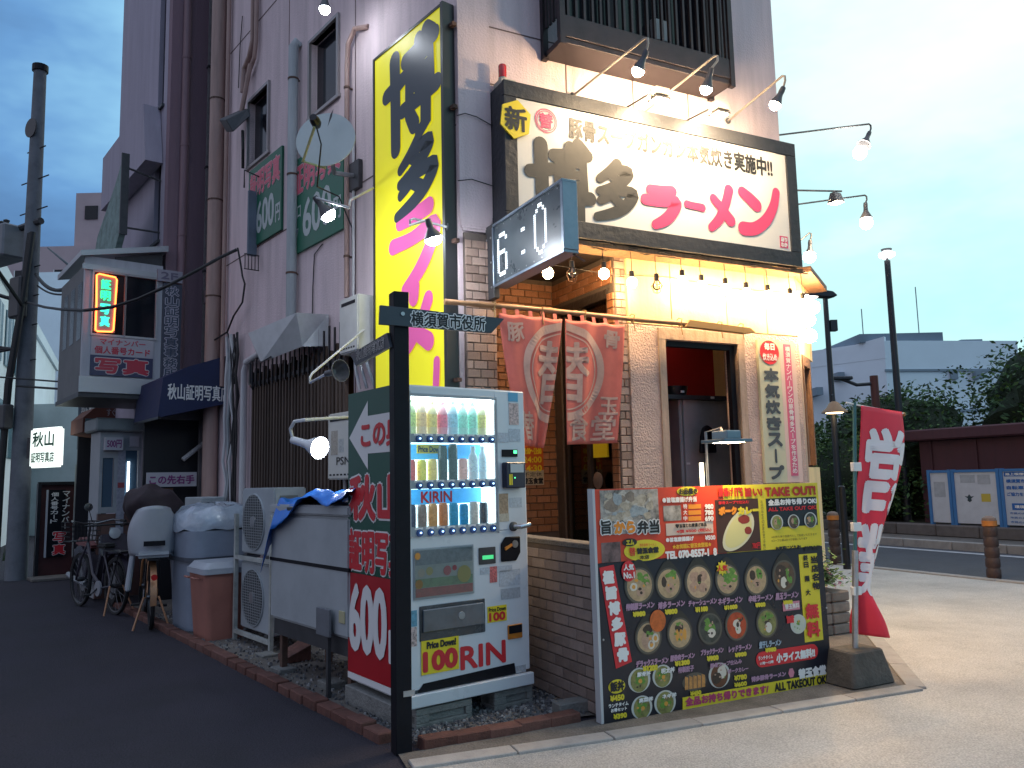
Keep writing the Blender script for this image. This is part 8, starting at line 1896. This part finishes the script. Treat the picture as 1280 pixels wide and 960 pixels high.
MB().prism([(6.45, 5.44), (7.25, 5.36), (7.40, 5.40), (7.30, 5.50), (6.95, 5.56)], 17.88, 18.12).build('lamp_head', LP, t, bevel=.02); MB().box(6.5, 6.95, 17.9, 18.1, 5.375, 5.40).build('lit_lens', M('street_lens', (1, 1, 1), .4, emi=6, ecol=(1., .9, .75)), t); MB().box(7.21, 7.36, 17.93, 18.08, 4.6, 4.85).build('sensor_box', LP, t)
t = lpost('street_lamp', 'short red brown lamp post with an unlit arm reaching left over the shrubs', 8.25, 18.3, 3.6, .09, .09)
t.children[0].data.materials[0] = M('red_brown_post', (.10, .03, .025), .6); MB().tube([(8.25, 18.3, 3.42), (7.85, 18.3, 3.40), (7.5, 18.3, 3.55)], .04, 8).build('arm', LP, t, smooth=True); MB().box(7.3, 7.75, 18.22, 18.38, 3.52, 3.60).build('lamp_head', LP, t, bevel=.02)
# lantern hanging in front of the hedge, lit warm
p = PW(1043, 512, 17.7)
t = thing('warm_lantern', 'warm bell shaped lantern glowing low on the lamp post nearest the shop corner', 'lantern', WF, p); lx, ly, lz = p
MB().tube([(lx, ly, lz + .12), (lx, ly, lz + .32), (7.15, 18, lz + .36)], .02, 6).build('hanging_arm', LP, t, smooth=True)
MB().lathe([(.05, .18), (.11, .14), (.17, .04), (.27, -.04), (.28, -.07)], p, n=18).build('shade', M('lantern_shade', (.35, .2, .1), .5), t, smooth=True); MB().lathe([(.0, -.075), (.16, -.08), (.22, -.06)], p, n=16).build('bulb', M('lantern_glow', (1, .8, .5), .4, emi=9, ecol=(1, .68, .35)), t, smooth=True)
p = PW(1268, 480, 40); t = thing('tripod_mast', 'dark lattice mast at the right edge beyond the shrubs', 'mast', WF, (p.x, 40, 0))
MB().tube([(p.x, 40, 0), (p.x, 40, 6.9)], .09, 6).build('mast', LP, t); MB().tube([(p.x - .05, 40, 6.2), (p.x + .8, 40, 4)], .03, 5).build('stay', LP, t); MB().lathe([(.25, 0), (.1, .5), (.0, .55)], (p.x, 40, 4.9), n=8).build('collar', LP, t); MB().lathe([(.22, 0), (.08, .45), (.0, .5)], (p.x, 40, 6.1), n=8).build('collar', LP, t)

# ------------------------------------------------------------------ red banner on its pole
FY = -1.61
def Q(px, py, y=FY): x, z = FR.uv(px, py, y); return Vector((x, y, z))
bn = thing('banner_stand', 'teal pole with crossbar carrying the red banner, set in a concrete foot', 'banner pole', FR, (2.21, FY, 0))
MB().tube([Q(1069, 690), Q(1068, 503)], .013, 10).build('teal_pole', M('teal_pole', (.04, .13, .14), .4), bn, smooth=True); MB().tube([Q(1069, 822), Q(1069, 688)], .021, 10).build('grey_sleeve', GALV, bn, smooth=True)
MB().tube([Q(1058, 503), Q(1070, 506), Q(1130, 517)], .006, 6).build('crossbar', WHITE, bn); MB().ball(Q(1130, 518), .014).build('crossbar_knob', M('straw_rope'), bn, smooth=True)
for py in (583, 658, 738): MB().box(Q(1065, py).x, Q(1075, py).x, FY - .016, FY + .016, Q(1070, py + 6).z, Q(1070, py - 5).z).build('tie_clip', WHITE, bn, bevel=.003)
c = Q(1068, 835); 
rbm = MB(); rbox(rbm, c.x + .02, FY - .0, .42, .30, .30, .22, .012, .24, r=.03); rbm.build('concrete_foot', M('dark_concrete_foot', (.085, .078, .07), .9, var=.4, vs=6, bump=.5, bs=40), bn, bevel=.01)
rows = [(507, 1075, 1126, 0), (540, 1075, 1124, .02), (580, 1074, 1119, .03), (620, 1073, 1112, .05), (660, 1072, 1104, .05), (700, 1071, 1096, .04), (735, 1071, 1088, .02), (755, 1072, 1094, .05), (775, 1072, 1104, .08), (794, 1074, 1113, .10)]
def bpt(u, v, d=0.):
    f = v * (len(rows) - 1); i = min(int(f), len(rows) - 2); t_ = f - i; a, b = rows[i], rows[i + 1]
    py, l, r, dy = [a[k] + (b[k] - a[k]) * t_ for k in range(4)]
    py += u * 8 * (1 - v)
    y = FY - .01 - d + dy * math.sin(u * 5.5 + v * 2) - .03 * math.sin(v * 9) * u
    x, z = FR.uv(l + (r - l) * u, py, FY); return (x, y, z)
bt = thing('red_banner', 'tall narrow red cloth banner with white lettering twisting in the wind on its pole', 'banner', FR, bpt(0, 0))
bt['label'] = 'tall narrow red cloth banner with white lettering, twisted, by the pavement'
mb = MB(); nu, nv = 14, 46
mb.add([bpt(i / nu, j / nv) for j in range(nv + 1) for i in range(nu + 1)], [(j * (nu + 1) + i, j * (nu + 1) + i + 1, (j + 1) * (nu + 1) + i + 1, (j + 1) * (nu + 1) + i) for j in range(nv) for i in range(nu)])
o = mb.build('cloth', M('banner_red_cloth', (.74, .035, .065), .7, var=.08, vs=6), bt, smooth=True); o.modifiers.new('s', 'SOLIDIFY').thickness = .0015
def banner_char(s, u0, u1, v0, v1, bold):
    V, Fc = glyphs(s); bx = bbox(V); mb = MB(); bm = bmesh.new()
    vs = [bm.verts.new((u0 + (a - bx[0]) / (bx[1] - bx[0]) * (u1 - u0), v1 + (b - bx[2]) / (bx[3] - bx[2]) * (v0 - v1), 0)) for a, b in V]
    for f in Fc:
        try: bm.faces.new([vs[i] for i in f])
        except Exception: pass
    bmesh.ops.triangulate(bm, faces=bm.faces); bmesh.ops.subdivide_edges(bm, edges=[e for e in bm.edges if e.calc_length() > .06], cuts=1); bmesh.ops.triangulate(bm, faces=bm.faces)
    bm.verts.index_update(); VV = [v.co.copy() for v in bm.verts]; FF = [[v.index for v in f.verts] for f in bm.faces]; bm.free()
    for k in range(8):
        an = k * math.pi / 4; mb.add([bpt(min(max(v.x + bold * math.cos(an), 0), 1), v.y + bold * .2 * math.sin(an), .004 + .0002 * k) for v in VV], FF)
    mb.build('dyed_character', M('banner_white_dye', (.80, .74, .74), .7), bt)
banner_char('営', .22, .99, .09, .38, .045); banner_char('業', .20, .99, .43, .70, .045)
# stone planter with pink flowers
g0 = FR.loc(gnd(1046, 795)); gx, gy = g0[0] - .05, g0[1] + .18
fpn = thing('flower_planter', 'stacked stone planter with green plants and pink flowers behind the menu board', 'planter', FR, (gx, gy, 0))
for i in range(4):
    for j in range(2): MB().box(gx - .22 + j * .225, gx + .0 + j * .225, gy - .2, gy + .2, .012 + i * .095, .012 + i * .095 + .088).build('stone', M('planter_stone_pale', (.20, .17, .15), .85, var=.3, vs=8, bump=.4, bs=30, rnd=.2), fpn, bevel=.012)
mb = MB(); rg = random.Random(21)
for i in range(900):
    c = Vector((gx + rg.gauss(0, .12), gy + rg.gauss(0, .11), .44 + abs(rg.gauss(0, .11)))); a = rg.uniform(0, 6.3); k = rg.uniform(.018, .04)
    d1, d2 = Vector((math.cos(a), math.sin(a), rg.uniform(-.6, .6))) * k, Vector((-math.sin(a), math.cos(a), rg.uniform(-.6, .6))) * k * .5
    mb.cm = rg.choice((0, 1, 2, 2)); mb.add([c - d1, c + d2, c + d1, c - d2], [(0, 1, 2, 3)])
mb.build('foliage', LEAFM, fpn)
mb = MB()
for i in range(34):
    c = Vector((gx + rg.gauss(0, .12), gy - .08 + rg.gauss(0, .08), .50 + rg.uniform(-.1, .14)))
    for k in range(5): a = k * 1.257; mb.add([c, c + Vector((math.cos(a) * .022, -.012, math.sin(a) * .022)), c + Vector((math.cos(a + .7) * .026, -.004, math.sin(a + .7) * .026))], [(0, 1, 2)])
mb.build('flowers', M('pink_petal', (.60, .20, .30), .6), fpn, kind='stuff')
